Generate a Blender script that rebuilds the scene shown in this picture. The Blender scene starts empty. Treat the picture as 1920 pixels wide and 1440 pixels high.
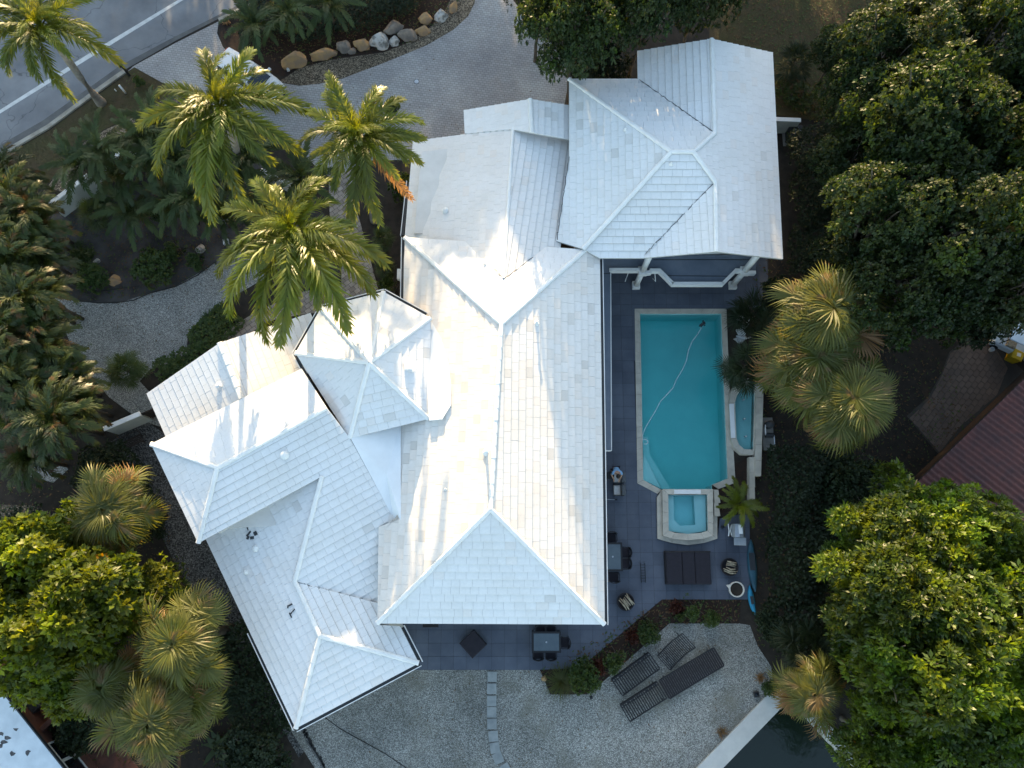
import bpy, bmesh, math, random
import numpy as np
from mathutils import Vector, Matrix, noise
from mathutils.geometry import tessellate_polygon

R = math.radians
PI = math.pi
rnd = random.Random(7)
scene = bpy.context.scene
COL = scene.collection

# ------------------------------------------------------------------ camera
CAM_H, FOC, TILT = 42.0, 1450.0, R(12.27)
cam_d = bpy.data.cameras.new("camera")
cam_d.sensor_width = 36.0
cam_d.lens = FOC / 1920.0 * 36.0
cam_d.clip_start = 0.5
cam_d.clip_end = 2000.0
cam = bpy.data.objects.new("camera", cam_d)
COL.objects.link(cam)
cam.location = (0, 0, CAM_H)
cam.rotation_euler = (TILT, 0, 0)
scene.camera = cam

# ------------------------------------------------------------------ light
SUN_EL, SUN_AZ = R(10.0), R(-4.0)
world = bpy.data.worlds.new("World")
scene.world = world
world.use_nodes = True
wn = world.node_tree
wn.nodes.clear()
wo = wn.nodes.new("ShaderNodeOutputWorld")
wb = wn.nodes.new("ShaderNodeBackground")
ws = wn.nodes.new("ShaderNodeTexSky")
ws.sky_type = 'NISHITA'
ws.sun_disc = False
ws.sun_elevation = SUN_EL
ws.sun_rotation = SUN_AZ % (2 * PI)
ws.altitude = 0
ws.air_density = 1.0
ws.dust_density = 1.0
ws.ozone_density = 0.6
wb.inputs["Strength"].default_value = 0.15
wn.links.new(ws.outputs[0], wb.inputs["Color"])
wn.links.new(wb.outputs[0], wo.inputs["Surface"])
sun_d = bpy.data.lights.new("sun", 'SUN')
sun_d.energy = 3.6
sun_d.angle = R(0.5)
sun_d.color = (1.0, 0.74, 0.42)
sun = bpy.data.objects.new("sun", sun_d)
COL.objects.link(sun)
SUN_DIR = Vector((math.sin(SUN_AZ) * math.cos(SUN_EL), math.cos(SUN_AZ) * math.cos(SUN_EL), math.sin(SUN_EL)))
sun.rotation_euler = SUN_DIR.to_track_quat('Z', 'Y').to_euler()
sun.location = (0, 60, 60)
vs = scene.view_settings
vs.view_transform = 'Standard'
vs.look = 'None'
vs.gamma = 1.0
vs.use_curve_mapping = False
vs.use_white_balance = True
vs.white_balance_temperature = 6620
vs.exposure = 2.10
scene.cycles.max_bounces = 6
scene.cycles.diffuse_bounces = 3
scene.cycles.transparent_max_bounces = 12
scene.cycles.sample_clamp_indirect = 4.0

# ------------------------------------------------------------------ geometry helpers
cT, sT = math.cos(TILT), math.sin(TILT)


def ray(px, py):
    x, y = (px - 960.0) / FOC, (720.0 - py) / FOC
    return Vector((x, y * cT + sT, y * sT - cT))


def at(px, py, z=0.0):
    """world point seen at photo pixel px, py when it lies at height z"""
    d = ray(px, py)
    return Vector((0, 0, CAM_H)) + d * ((z - CAM_H) / d.z)


def plane3(a, b, c):
    n = (b - a).cross(c - a).normalized()
    if n.z < 0:
        n = -n
    return n, n.dot(a)


def on(px, py, pl):
    n, d = pl
    o = Vector((0, 0, CAM_H))
    r = ray(px, py)
    return o + r * ((d - n.dot(o)) / n.dot(r))


def gpoly(pts, z=0.0):
    return [at(p[0], p[1], z) for p in pts]


class MB:
    def __init__(s):
        s.v, s.f = [], []

    def add(s, vs_, fs):
        o = len(s.v)
        s.v += [tuple(v) for v in vs_]
        s.f += [tuple(i + o for i in f) for f in fs]
        return s

    def box(s, c, d, rz=0.0, taper=1.0, rx=0.0, ry=0.0):
        hx, hy, hz = d[0] / 2, d[1] / 2, d[2] / 2
        m = Matrix.Translation(c) @ Matrix.Rotation(rz, 4, 'Z') @ Matrix.Rotation(ry, 4, 'Y') @ Matrix.Rotation(rx, 4, 'X')
        vs_ = []
        for sx, sy, sz in ((-1, -1, -1), (1, -1, -1), (1, 1, -1), (-1, 1, -1), (-1, -1, 1), (1, -1, 1), (1, 1, 1), (-1, 1, 1)):
            t = taper if sz > 0 else 1.0
            vs_.append(m @ Vector((sx * hx * t, sy * hy * t, sz * hz)))
        return s.add(vs_, [(0, 3, 2, 1), (4, 5, 6, 7), (0, 1, 5, 4), (1, 2, 6, 5), (2, 3, 7, 6), (3, 0, 4, 7)])

    def bbox(s, c, d, rz=0.0, b=0.02):
        """box with chamfered top edges"""
        x, y, z = d[0] / 2, d[1] / 2, d[2]
        m = Matrix.Translation(c) @ Matrix.Rotation(rz, 4, 'Z')
        rings = [(x, y, -z / 2), (x, y, z / 2 - b), (x - b, y - b, z / 2)]
        vs_ = []
        for (a, q, h) in rings:
            for sx, sy in ((-1, -1), (1, -1), (1, 1), (-1, 1)):
                vs_.append(m @ Vector((sx * a, sy * q, h)))
        fs = [(3, 2, 1, 0), (8, 9, 10, 11)]
        for k in (0, 4):
            for i in range(4):
                j = (i + 1) % 4
                fs.append((k + i, k + j, k + 4 + j, k + 4 + i))
        return s.add(vs_, fs)

    def prism(s, poly, z0, z1):
        n = len(poly)
        vs_ = [(p[0], p[1], z0) for p in poly] + [(p[0], p[1], z1) for p in poly]
        a = sum(poly[i][0] * poly[(i + 1) % n][1] - poly[(i + 1) % n][0] * poly[i][1] for i in range(n))
        fs = []
        up = tuple(range(n, 2 * n))
        fs.append(up if a > 0 else up[::-1])
        dn = tuple(range(n))
        fs.append(dn[::-1] if a > 0 else dn)
        for i in range(n):
            j = (i + 1) % n
            q = (i, j, j + n, i + n)
            fs.append(q if a > 0 else q[::-1])
        return s.add(vs_, fs)

    def sheet(s, pts):
        pts = [Vector(p) for p in pts]
        nz = sum(pts[i].x * pts[(i + 1) % len(pts)].y - pts[(i + 1) % len(pts)].x * pts[i].y for i in range(len(pts)))
        f = tuple(range(len(pts)))
        return s.add(pts, [f if nz > 0 else f[::-1]])

    def tube(s, pts, r, n=6, cap=True):
        pts = [Vector(p) for p in pts]
        k = len(pts)
        rs = r if isinstance(r, (list, tuple)) else [r] * k
        vs_, fs = [], []
        ref = Vector((0, 0, 1))
        for i in range(k):
            t = (pts[min(i + 1, k - 1)] - pts[max(i - 1, 0)])
            t = t.normalized() if t.length > 1e-9 else Vector((0, 0, 1))
            rr = ref if abs(t.dot(ref)) < 0.95 else Vector((1, 0, 0))
            a = t.cross(rr).normalized()
            b = t.cross(a).normalized()
            for j in range(n):
                th = 2 * PI * j / n
                vs_.append(pts[i] + (a * math.cos(th) + b * math.sin(th)) * rs[i])
        for i in range(k - 1):
            for j in range(n):
                j2 = (j + 1) % n
                fs.append((i * n + j, i * n + j2, (i + 1) * n + j2, (i + 1) * n + j))
        if cap:
            fs.append(tuple(range(n))[::-1])
            fs.append(tuple(range((k - 1) * n, k * n)))
        return s.add(vs_, fs)

    def lathe(s, prof, n=16, c=(0, 0, 0)):
        vs_, fs = [], []
        k = len(prof)
        for (r, z) in prof:
            for j in range(n):
                th = 2 * PI * j / n
                vs_.append((c[0] + r * math.cos(th), c[1] + r * math.sin(th), c[2] + z))
        for i in range(k - 1):
            for j in range(n):
                j2 = (j + 1) % n
                fs.append((i * n + j, i * n + j2, (i + 1) * n + j2, (i + 1) * n + j))
        fs.append(tuple(range(n))[::-1])
        fs.append(tuple(range((k - 1) * n, k * n)))
        return s.add(vs_, fs)

    def build(s, name, mat, parent=None, smooth=False, world=False):
        return mesh_obj(name, s.v, s.f, mat, parent, smooth, world)


def wloc(o):
    p = Vector((0, 0, 0))
    while o is not None:
        p += o.location
        o = o.parent
    return p


def mesh_obj(name, v, f, mat, parent=None, smooth=False, world=False):
    if world and parent is not None:
        q = wloc(parent)
        v = [(p[0] - q.x, p[1] - q.y, p[2] - q.z) for p in v]
    me = bpy.data.meshes.new(name)
    me.from_pydata([tuple(p) for p in v], [], f)
    me.update()
    if mat is not None:
        me.materials.append(mat)
    if smooth:
        me.polygons.foreach_set("use_smooth", [True] * len(me.polygons))
    return link(name, me, parent)


def link(name, me, parent=None):
    o = bpy.data.objects.new(name, me)
    COL.objects.link(o)
    if parent is not None:
        o.parent = parent
    return o


def tag(o, label=None, cat=None, group=None, kind=None):
    if label:
        o["label"] = label
    if cat:
        o["category"] = cat
    if group:
        o["group"] = group
    if kind:
        o["kind"] = kind
    return o


def thing(name, label, cat, loc=(0, 0, 0), rz=0.0, group=None):
    o = bpy.data.objects.new(name, None)
    o.empty_display_size = 0.3
    COL.objects.link(o)
    o.location = loc
    o.rotation_euler = (0, 0, rz)
    return tag(o, label, cat, group)


def struct(name, mb, mat):
    o = mb.build(name, mat)
    o["kind"] = "structure"
    return o


def copy_tree(o, parent=None):
    c = o.copy()
    COL.objects.link(c)
    c.parent = parent
    for ch in list(o.children):
        copy_tree(ch, c)
    return c


# polygon clipping: any polygon against a convex one (2D)
def clip(subject, convex):
    out = [tuple(p) for p in subject]
    n = len(convex)
    for i in range(n):
        ax, ay = convex[i]
        bx, by = convex[(i + 1) % n]
        inp, out = out, []
        if not inp:
            break

        def side(p):
            return (bx - ax) * (p[1] - ay) - (by - ay) * (p[0] - ax)
        for k in range(len(inp)):
            p, q = inp[k - 1], inp[k]
            sp, sq = side(p), side(q)
            if (sp < 0) != (sq < 0):
                t = sp / (sp - sq)
                out.append((p[0] + (q[0] - p[0]) * t, p[1] + (q[1] - p[1]) * t))
            if sq >= 0:
                out.append(q)
    res = []
    for p in out:
        if not res or (abs(p[0] - res[-1][0]) + abs(p[1] - res[-1][1])) > 1e-4:
            res.append(p)
    if len(res) > 1 and (abs(res[0][0] - res[-1][0]) + abs(res[0][1] - res[-1][1])) < 1e-4:
        res.pop()
    return res if len(res) > 2 else []


def area2(p):
    return 0.5 * sum(p[i][0] * p[(i + 1) % len(p)][1] - p[(i + 1) % len(p)][0] * p[i][1] for i in range(len(p)))


# ------------------------------------------------------------------ materials
MATS = {}


def nodes(name):
    m = bpy.data.materials.new(name)
    m.use_nodes = True
    nt = m.node_tree
    nt.nodes.clear()
    out = nt.nodes.new("ShaderNodeOutputMaterial")
    b = nt.nodes.new("ShaderNodeBsdfPrincipled")
    nt.links.new(b.outputs[0], out.inputs["Surface"])
    MATS[name] = m
    return m, nt, b, out


def N(nt, kind, **kw):
    n = nt.nodes.new(kind)
    for k, v in kw.items():
        if hasattr(n, k):
            setattr(n, k, v)
        else:
            n.inputs[k].default_value = v
    return n


def mixc(nt, fac, a, b, blend='MIX'):
    m = nt.nodes.new("ShaderNodeMix")
    m.data_type = 'RGBA'
    m.blend_type = blend
    for sock, val in ((m.inputs[0], fac), (m.inputs[6], a), (m.inputs[7], b)):
        if hasattr(val, "is_linked") or hasattr(val, "links"):
            nt.links.new(val, sock)
        elif isinstance(val, (int, float)):
            sock.default_value = val
        else:
            sock.default_value = tuple(val) + ((1.0,) if len(val) == 3 else ())
    return m.outputs[2]


def ramp(nt, fac, stops):
    r = nt.nodes.new("ShaderNodeValToRGB")
    e = r.color_ramp.elements
    while len(e) < len(stops):
        e.new(0.5)
    for i, (p, c) in enumerate(stops):
        e[i].position = p
        e[i].color = tuple(c) + (1.0,) if len(c) == 3 else c
    nt.links.new(fac, r.inputs[0])
    return r.outputs[0]


def position(nt, scale=(1, 1, 1), rz=0.0, obj=False):
    mp = nt.nodes.new("ShaderNodeMapping")
    mp.inputs["Scale"].default_value = scale
    mp.inputs["Rotation"].default_value = (0, 0, rz)
    if obj:
        tc = nt.nodes.new("ShaderNodeTexCoord")
        nt.links.new(tc.outputs["Object"], mp.inputs[0])
    else:
        g = nt.nodes.new("ShaderNodeNewGeometry")
        nt.links.new(g.outputs["Position"], mp.inputs[0])
    return mp.outputs[0]


def bump(nt, b, height, strength=0.3, dist=0.02):
    bp = nt.nodes.new("ShaderNodeBump")
    bp.inputs["Strength"].default_value = strength
    bp.inputs["Distance"].default_value = dist
    nt.links.new(height, bp.inputs["Height"])
    nt.links.new(bp.outputs[0], b.inputs["Normal"])


def noise_t(nt, vec, scale, detail=4.0, rough=0.6):
    n = nt.nodes.new("ShaderNodeTexNoise")
    n.inputs["Scale"].default_value = scale
    n.inputs["Detail"].default_value = detail
    n.inputs["Roughness"].default_value = rough
    nt.links.new(vec, n.inputs["Vector"])
    return n.outputs["Fac"]


def mat_plain(name, c, c2=None, scale=4.0, rough=0.6, metal=0.0, spec=0.4, bmp=0.0, bscale=40.0, obj=True, lo=0.35, hi=0.65, objrand=0.0):
    m, nt, b, out = nodes(name)
    vec = position(nt, obj=obj)
    if c2 is None:
        c2 = tuple(x * 0.82 for x in c)
    f = noise_t(nt, vec, scale, 5.0)
    col = ramp(nt, f, [(lo, c), (hi, c2)])
    if objrand:
        oi = nt.nodes.new("ShaderNodeObjectInfo")
        mr = N(nt, "ShaderNodeMapRange")
        nt.links.new(oi.outputs["Random"], mr.inputs[0])
        mr.inputs[3].default_value = 1.0 - objrand
        mr.inputs[4].default_value = 1.0
        col = mixc(nt, 1.0, col, mr.outputs[0], 'MULTIPLY')
    nt.links.new(col, b.inputs["Base Color"])
    b.inputs["Roughness"].default_value = rough
    b.inputs["Metallic"].default_value = metal
    b.inputs["Specular IOR Level"].default_value = spec
    if bmp:
        bump(nt, b, noise_t(nt, vec, bscale, 3.0), bmp, 0.02)
    return m


def mat_leaf(name, c1, c2, trans=0.35, rough=0.5, tcol=None, scale=0.6, spec=0.35, dead=None, tint=False):
    m, nt, b, out = nodes(name)
    vec = position(nt)
    f = noise_t(nt, vec, scale, 3.0)
    col = ramp(nt, f, [(0.35, c1), (0.65, c2)])
    if dead:
        f2 = noise_t(nt, vec, 1.3, 2.0)
        k = ramp(nt, f2, [(0.56, (0, 0, 0)), (0.66, (1, 1, 1))])
        col = mixc(nt, k, col, dead)
    oi = nt.nodes.new("ShaderNodeObjectInfo")
    mr = N(nt, "ShaderNodeMapRange")
    nt.links.new(oi.outputs["Random"], mr.inputs[0])
    mr.inputs[3].default_value = 0.72
    mr.inputs[4].default_value = 1.2
    col = mixc(nt, 1.0, col, mr.outputs[0], 'MULTIPLY')
    if tint:
        ta = nt.nodes.new("ShaderNodeAttribute")
        ta.attribute_name = "tint"
        col = mixc(nt, 1.0, col, ta.outputs["Color"], 'MULTIPLY')
    nt.links.new(col, b.inputs["Base Color"])
    b.inputs["Roughness"].default_value = rough
    b.inputs["Specular IOR Level"].default_value = spec
    tr = nt.nodes.new("ShaderNodeBsdfTranslucent")
    tc = mixc(nt, 1.0, col, tcol or (2.2, 1.9, 0.55), 'MULTIPLY')
    nt.links.new(tc, tr.inputs["Color"])
    mx = nt.nodes.new("ShaderNodeMixShader")
    mx.inputs[0].default_value = trans
    nt.links.new(b.outputs[0], mx.inputs[1])
    nt.links.new(tr.outputs[0], mx.inputs[2])
    nt.links.new(mx.outputs[0], out.inputs["Surface"])
    return m


def mat_gravel(name, dark, light, scale=11.0, tint=None, rough=0.9):
    m, nt, b, out = nodes(name)
    vec = position(nt)
    v = nt.nodes.new("ShaderNodeTexVoronoi")
    v.inputs["Scale"].default_value = scale
    nt.links.new(vec, v.inputs["Vector"])
    sep = nt.nodes.new("ShaderNodeSeparateColor")
    nt.links.new(v.outputs["Color"], sep.inputs[0])
    col = ramp(nt, sep.outputs[0], [(0.0, dark), (0.55, tuple((a + c) / 2 for a, c in zip(dark, light))), (0.95, light)])
    edge = ramp(nt, v.outputs["Distance"], [(0.25, (1, 1, 1)), (0.75, (0.35, 0.35, 0.35))])
    col = mixc(nt, 0.8, col, edge, 'MULTIPLY')
    big = noise_t(nt, vec, 0.28, 7.0, 0.65)
    patch = ramp(nt, big, [(0.32, (0.62, 0.63, 0.62)), (0.5, (0.95, 0.95, 0.93)), (0.68, (1.2, 1.18, 1.14))])
    col = mixc(nt, 1.0, col, patch, 'MULTIPLY')
    if tint:
        f = noise_t(nt, vec, 0.5, 3.0)
        k = ramp(nt, f, [(0.5, (0, 0, 0)), (0.72, (0.7, 0.7, 0.7))])
        col = mixc(nt, k, col, tint)
    nt.links.new(col, b.inputs["Base Color"])
    b.inputs["Roughness"].default_value = rough
    b.inputs["Specular IOR Level"].default_value = 0.2
    bump(nt, b, v.outputs["Distance"], 0.7, 0.03)
    return m


def mat_paver(name, c1, c2, mortar, w=0.2, h=0.1, rz=0.0, obj=False):
    m, nt, b, out = nodes(name)
    vec = position(nt, rz=rz, obj=obj)
    br = nt.nodes.new("ShaderNodeTexBrick")
    br.inputs["Scale"].default_value = 1.0
    br.inputs["Brick Width"].default_value = w
    br.inputs["Row Height"].default_value = h
    br.inputs["Mortar Size"].default_value = 0.012
    br.inputs["Color1"].default_value = c1 + (1,)
    br.inputs["Color2"].default_value = c2 + (1,)
    br.inputs["Mortar"].default_value = mortar + (1,)
    nt.links.new(vec, br.inputs["Vector"])
    big = noise_t(nt, vec, 0.25, 5.0)
    patch = ramp(nt, big, [(0.3, (0.78, 0.78, 0.82)), (0.5, (0.95, 0.95, 0.97)), (0.72, (1.3, 1.3, 1.3))])
    col = mixc(nt, 1.0, br.outputs["Color"], patch, 'MULTIPLY')
    nt.links.new(col, b.inputs["Base Color"])
    b.inputs["Roughness"].default_value = 0.85
    bump(nt, b, br.outputs["Fac"], -0.3, 0.01)
    return m


# roof tile: per tile tint in the point attribute, fine grain and streaks
m, nt, b, out = nodes("roof_tile_white")
at_n = nt.nodes.new("ShaderNodeAttribute")
at_n.attribute_name = "tint"
vec = position(nt)
f = noise_t(nt, vec, 9.0, 5.0)
g = ramp(nt, f, [(0.3, (0.93, 0.93, 0.93)), (0.7, (1.0, 1.0, 1.0))])
f2 = noise_t(nt, vec, 0.45, 4.0)
g2 = ramp(nt, f2, [(0.35, (0.95, 0.94, 0.92)), (0.6, (1.0, 1.0, 1.0))])
c = mixc(nt, 1.0, at_n.outputs["Color"], g, 'MULTIPLY')
c = mixc(nt, 1.0, c, g2, 'MULTIPLY')
nt.links.new(c, b.inputs["Base Color"])
b.inputs["Roughness"].default_value = 0.55
b.inputs["Specular IOR Level"].default_value = 0.3
bump(nt, b, noise_t(nt, vec, 60.0, 2.0), 0.15, 0.01)

mat_plain("roof_deck", (0.46, 0.46, 0.44), (0.36, 0.36, 0.34), 3.0, 0.9, obj=False)
mat_plain("white_cap", (0.80, 0.80, 0.77), (0.72, 0.72, 0.69), 2.0, 0.5, obj=False)
mat_plain("white_membrane", (0.80, 0.82, 0.82), (0.74, 0.76, 0.76), 1.2, 0.35, obj=False)
mat_plain("white_paint", (0.78, 0.78, 0.76), (0.70, 0.70, 0.68), 1.5, 0.5, obj=False)
mat_plain("stucco", (0.72, 0.70, 0.66), (0.64, 0.62, 0.58), 1.0, 0.85, obj=False, bmp=0.2)
mat_plain("garden_wall_stucco", (0.52, 0.54, 0.50), (0.40, 0.43, 0.40), 0.9, 0.85, obj=False, bmp=0.2)
mat_plain("gutter_dark", (0.035, 0.04, 0.045), None, 3.0, 0.6)
mat_plain("soil", (0.020, 0.016, 0.012), (0.038, 0.029, 0.021), 2.2, 0.95, obj=False, bmp=0.5, bscale=14.0)
mat_plain("mulch", (0.034, 0.017, 0.010), (0.018, 0.012, 0.009), 5.0, 0.95, obj=False, bmp=0.6, bscale=18.0)
mat_plain("bed_sand", (0.075, 0.070, 0.066), (0.030, 0.026, 0.024), 0.9, 0.95, obj=False, bmp=0.5, bscale=22.0)
mat_plain("dry_lawn", (0.060, 0.055, 0.018), (0.075, 0.050, 0.026), 0.7, 0.95, obj=False, bmp=0.8, bscale=30.0)
mat_plain("far_ground", (0.040, 0.045, 0.018), (0.026, 0.024, 0.014), 0.25, 0.95, obj=False)
mat_plain("asphalt", (0.24, 0.245, 0.25), (0.165, 0.17, 0.18), 0.45, 0.9, obj=False, bmp=0.3, bscale=60.0)
mat_plain("road_paint", (0.62, 0.62, 0.60), (0.50, 0.50, 0.48), 3.0, 0.7, obj=False)
mat_plain("concrete", (0.30, 0.29, 0.27), (0.20, 0.195, 0.18), 1.4, 0.85, obj=False, bmp=0.2)
mat_plain("gutter_concrete", (0.13, 0.13, 0.125), (0.09, 0.09, 0.09), 1.2, 0.9, obj=False)
mat_plain("kerb_concrete", (0.36, 0.34, 0.29), (0.24, 0.22, 0.18), 1.6, 0.85, obj=False)
mat_plain("seawall_cap", (0.50, 0.50, 0.47), (0.42, 0.42, 0.40), 1.5, 0.8, obj=False, bmp=0.2)
mat_paver("driveway_paver", (0.37, 0.355, 0.33), (0.31, 0.29, 0.27), (0.18, 0.175, 0.165), 0.24, 0.15, R(8))
mat_gravel("gravel_white", (0.19, 0.186, 0.174), (0.58, 0.565, 0.525), 26.0)
mat_gravel("gravel_grey", (0.16, 0.16, 0.148), (0.52, 0.515, 0.48), 26.0, tint=(0.17, 0.16, 0.125))
mat_gravel("gravel_dark", (0.03, 0.03, 0.032), (0.22, 0.22, 0.215), 18.0)  # darker, coarser gravel for the west path
mat_gravel("gravel_tan", (0.05, 0.04, 0.03), (0.40, 0.32, 0.23), 18.0)
mat_plain("patio_tile", (0.066, 0.080, 0.110), (0.102, 0.118, 0.150), 0.55, 0.6, obj=False, objrand=0.16)
mat_plain("patio_joint", (0.05, 0.055, 0.065), None, 2.0, 0.9, obj=False)
mat_plain("walk_paver", (0.31, 0.26, 0.215), (0.41, 0.365, 0.32), 2.5, 0.85, obj=False, objrand=0.4)
mat_plain("drive_paver", (0.17, 0.12, 0.09), (0.13, 0.095, 0.075), 1.2, 0.9, obj=False, objrand=0.2)
mat_plain("walk_joint", (0.07, 0.06, 0.05), None, 2.0, 0.95, obj=False)
mat_plain("stepping_stone", (0.32, 0.34, 0.33), (0.23, 0.25, 0.25), 2.5, 0.85, obj=False, objrand=0.2)
mat_plain("coping", (0.56, 0.51, 0.42), (0.44, 0.40, 0.33), 1.8, 0.75, obj=False, objrand=0.10, bmp=0.15)
mat_plain("plaster_pool", (0.50, 0.84, 0.80), (0.45, 0.78, 0.75), 0.8, 0.8, obj=False)
mat_plain("plaster_spa", (0.55, 0.84, 0.80), (0.48, 0.78, 0.75), 0.9, 0.8, obj=False)
mat_plain("black_metal", (0.012, 0.013, 0.016), None, 6.0, 0.45)
mat_plain("black_wicker", (0.018, 0.016, 0.020), (0.010, 0.009, 0.011), 30.0, 0.7)
mat_plain("dark_cushion", (0.022, 0.020, 0.028), (0.016, 0.015, 0.021), 6.0, 0.9)
mat_plain("white_cushion", (0.60, 0.58, 0.55), None, 5.0, 0.9)
mat_plain("grey_cushion", (0.09, 0.10, 0.11), None, 5.0, 0.9)
mat_plain("glass_table", (0.085, 0.115, 0.135), (0.07, 0.095, 0.115), 2.0, 0.12, spec=0.6)
mat_plain("steel", (0.42, 0.44, 0.46), (0.34, 0.36, 0.38), 5.0, 0.35, metal=0.7)
mat_plain("driftwood", (0.42, 0.36, 0.26), (0.20, 0.16, 0.11), 7.0, 0.85)
mat_plain("pot_white", (0.60, 0.57, 0.50), (0.50, 0.47, 0.42), 4.0, 0.7)
mat_plain("kayak_blue", (0.02, 0.22, 0.36), (0.015, 0.18, 0.30), 3.0, 0.35)
mat_plain("board_teal", (0.035, 0.11, 0.15), (0.025, 0.08, 0.11), 3.0, 0.4)
mat_plain("hose_white", (0.62, 0.72, 0.74), None, 5.0, 0.5)
mat_plain("palm_trunk", (0.26, 0.235, 0.20), (0.17, 0.15, 0.125), 3.0, 0.9, bmp=0.4, bscale=12.0)
mat_plain("sabal_trunk", (0.10, 0.075, 0.05), (0.05, 0.038, 0.026), 4.0, 0.95, bmp=0.6, bscale=14.0)
mat_plain("bark", (0.075, 0.06, 0.045), (0.13, 0.115, 0.095), 3.0, 0.95, bmp=0.5, bscale=14.0)
mat_plain("crownshaft", (0.10, 0.15, 0.04), (0.14, 0.16, 0.05), 2.0, 0.45)
mat_plain("rachis", (0.16, 0.18, 0.06), (0.12, 0.13, 0.04), 2.0, 0.5)
mat_plain("rock_tan", (0.40, 0.25, 0.11), (0.27, 0.19, 0.12), 1.8, 0.9, bmp=0.5, bscale=6.0, lo=0.4, hi=0.6)
mat_plain("rock_grey", (0.27, 0.22, 0.17), (0.16, 0.14, 0.12), 1.8, 0.9, bmp=0.5, bscale=6.0, lo=0.4, hi=0.6)
mat_plain("rock_white", (0.48, 0.46, 0.42), (0.16, 0.15, 0.13), 3.0, 0.9, bmp=0.5, bscale=6.0, lo=0.45, hi=0.62)
mat_plain("car_white", (0.72, 0.73, 0.74), (0.70, 0.71, 0.72), 1.0, 0.25, spec=0.6)
mat_plain("car_glass", (0.012, 0.018, 0.028), None, 1.0, 0.06, spec=0.7)
mat_plain("rubber", (0.015, 0.015, 0.016), None, 8.0, 0.8)
mat_plain("lamp_clear", (0.55, 0.57, 0.58), None, 4.0, 0.15)
mat_plain("lamp_red", (0.35, 0.02, 0.02), None, 4.0, 0.2)
mat_plain("brick_red_wall", (0.17, 0.075, 0.055), (0.11, 0.055, 0.045), 2.5, 0.9, obj=False, bmp=0.3)
mat_plain("neighbour_roof_white", (0.62, 0.68, 0.72), (0.50, 0.56, 0.60), 1.4, 0.6, obj=False)
mat_plain("roof_stain", (0.05, 0.05, 0.055), (0.12, 0.12, 0.125), 6.0, 0.9, obj=False)
mat_plain("terracotta", (0.15, 0.055, 0.045), (0.085, 0.042, 0.040), 1.5, 0.75, obj=False)
mat_plain("neighbour_wall_dark", (0.05, 0.035, 0.03), (0.03, 0.022, 0.02), 2.0, 0.9, obj=False)
mat_plain("wood_fence", (0.26, 0.12, 0.05), (0.17, 0.075, 0.03), 4.0, 0.8)
mat_plain("wood_dark", (0.05, 0.035, 0.028), (0.03, 0.022, 0.018), 6.0, 0.8)
mat_plain("window_glass", (0.010, 0.014, 0.02), None, 2.0, 0.08, spec=0.6)
mat_plain("bin_yellow", (0.62, 0.42, 0.02), (0.50, 0.34, 0.02), 4.0, 0.5)
mat_plain("skin", (0.42, 0.26, 0.18), (0.38, 0.22, 0.15), 8.0, 0.55)
mat_plain("shirt_blue", (0.22, 0.42, 0.66), (0.18, 0.36, 0.58), 9.0, 0.9)
mat_plain("trousers", (0.028, 0.030, 0.045), None, 9.0, 0.9)
mat_plain("hair", (0.018, 0.012, 0.009), None, 20.0, 0.5)
mat_plain("shoe", (0.10, 0.09, 0.085), None, 9.0, 0.7)
mat_plain("statue_white", (0.66, 0.68, 0.68), (0.52, 0.54, 0.54), 6.0, 0.7)
mat_plain("balcony_floor", (0.125, 0.155, 0.20), (0.155, 0.185, 0.23), 1.6, 0.7, obj=False)
mat_plain("edging", (0.018, 0.018, 0.018), None, 4.0, 0.7)

LF = {}
LF['royal'] = mat_leaf("leaf_royal", (0.100, 0.140, 0.012), (0.140, 0.158, 0.016), 0.42, 0.36, spec=0.5)
LF['sabal'] = mat_leaf("leaf_sabal", (0.084, 0.104, 0.020), (0.118, 0.122, 0.026), 0.38, 0.45, spec=0.4, dead=(0.16, 0.115, 0.045))
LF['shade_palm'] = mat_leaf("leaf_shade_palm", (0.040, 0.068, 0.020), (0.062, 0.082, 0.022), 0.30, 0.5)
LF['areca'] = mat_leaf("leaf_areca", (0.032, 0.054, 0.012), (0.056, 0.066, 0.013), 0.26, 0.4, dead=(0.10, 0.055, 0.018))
LF['bright'] = mat_leaf("leaf_bright", (0.080, 0.126, 0.014), (0.120, 0.146, 0.016), 0.40, 0.45, tint=True)
LF['mango'] = mat_leaf("leaf_mango", (0.046, 0.092, 0.014), (0.084, 0.114, 0.015), 0.38, 0.42, spec=0.45, tint=True)
LF['dark'] = mat_leaf("leaf_dark", (0.017, 0.038, 0.011), (0.032, 0.047, 0.012), 0.30, 0.5, tint=True)
LF['hedge'] = mat_leaf("leaf_hedge", (0.014, 0.028, 0.010), (0.022, 0.034, 0.011), 0.2, 0.6)
LF['shrub'] = mat_leaf("leaf_shrub", (0.038, 0.070, 0.016), (0.055, 0.080, 0.02), 0.28, 0.5)
LF['red'] = mat_leaf("leaf_red", (0.085, 0.022, 0.014), (0.06, 0.022, 0.014), 0.25, 0.5)
LF['pale'] = mat_leaf("leaf_pale", (0.17, 0.19, 0.14), (0.12, 0.14, 0.10), 0.2, 0.6)
LF['litter'] = mat_leaf("leaf_litter_brown", (0.085, 0.050, 0.026), (0.13, 0.075, 0.035), 0.1, 0.8)
LF['dry'] = mat_leaf("leaf_dry", (0.21, 0.12, 0.05), (0.28, 0.15, 0.06), 0.3, 0.6)


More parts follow.
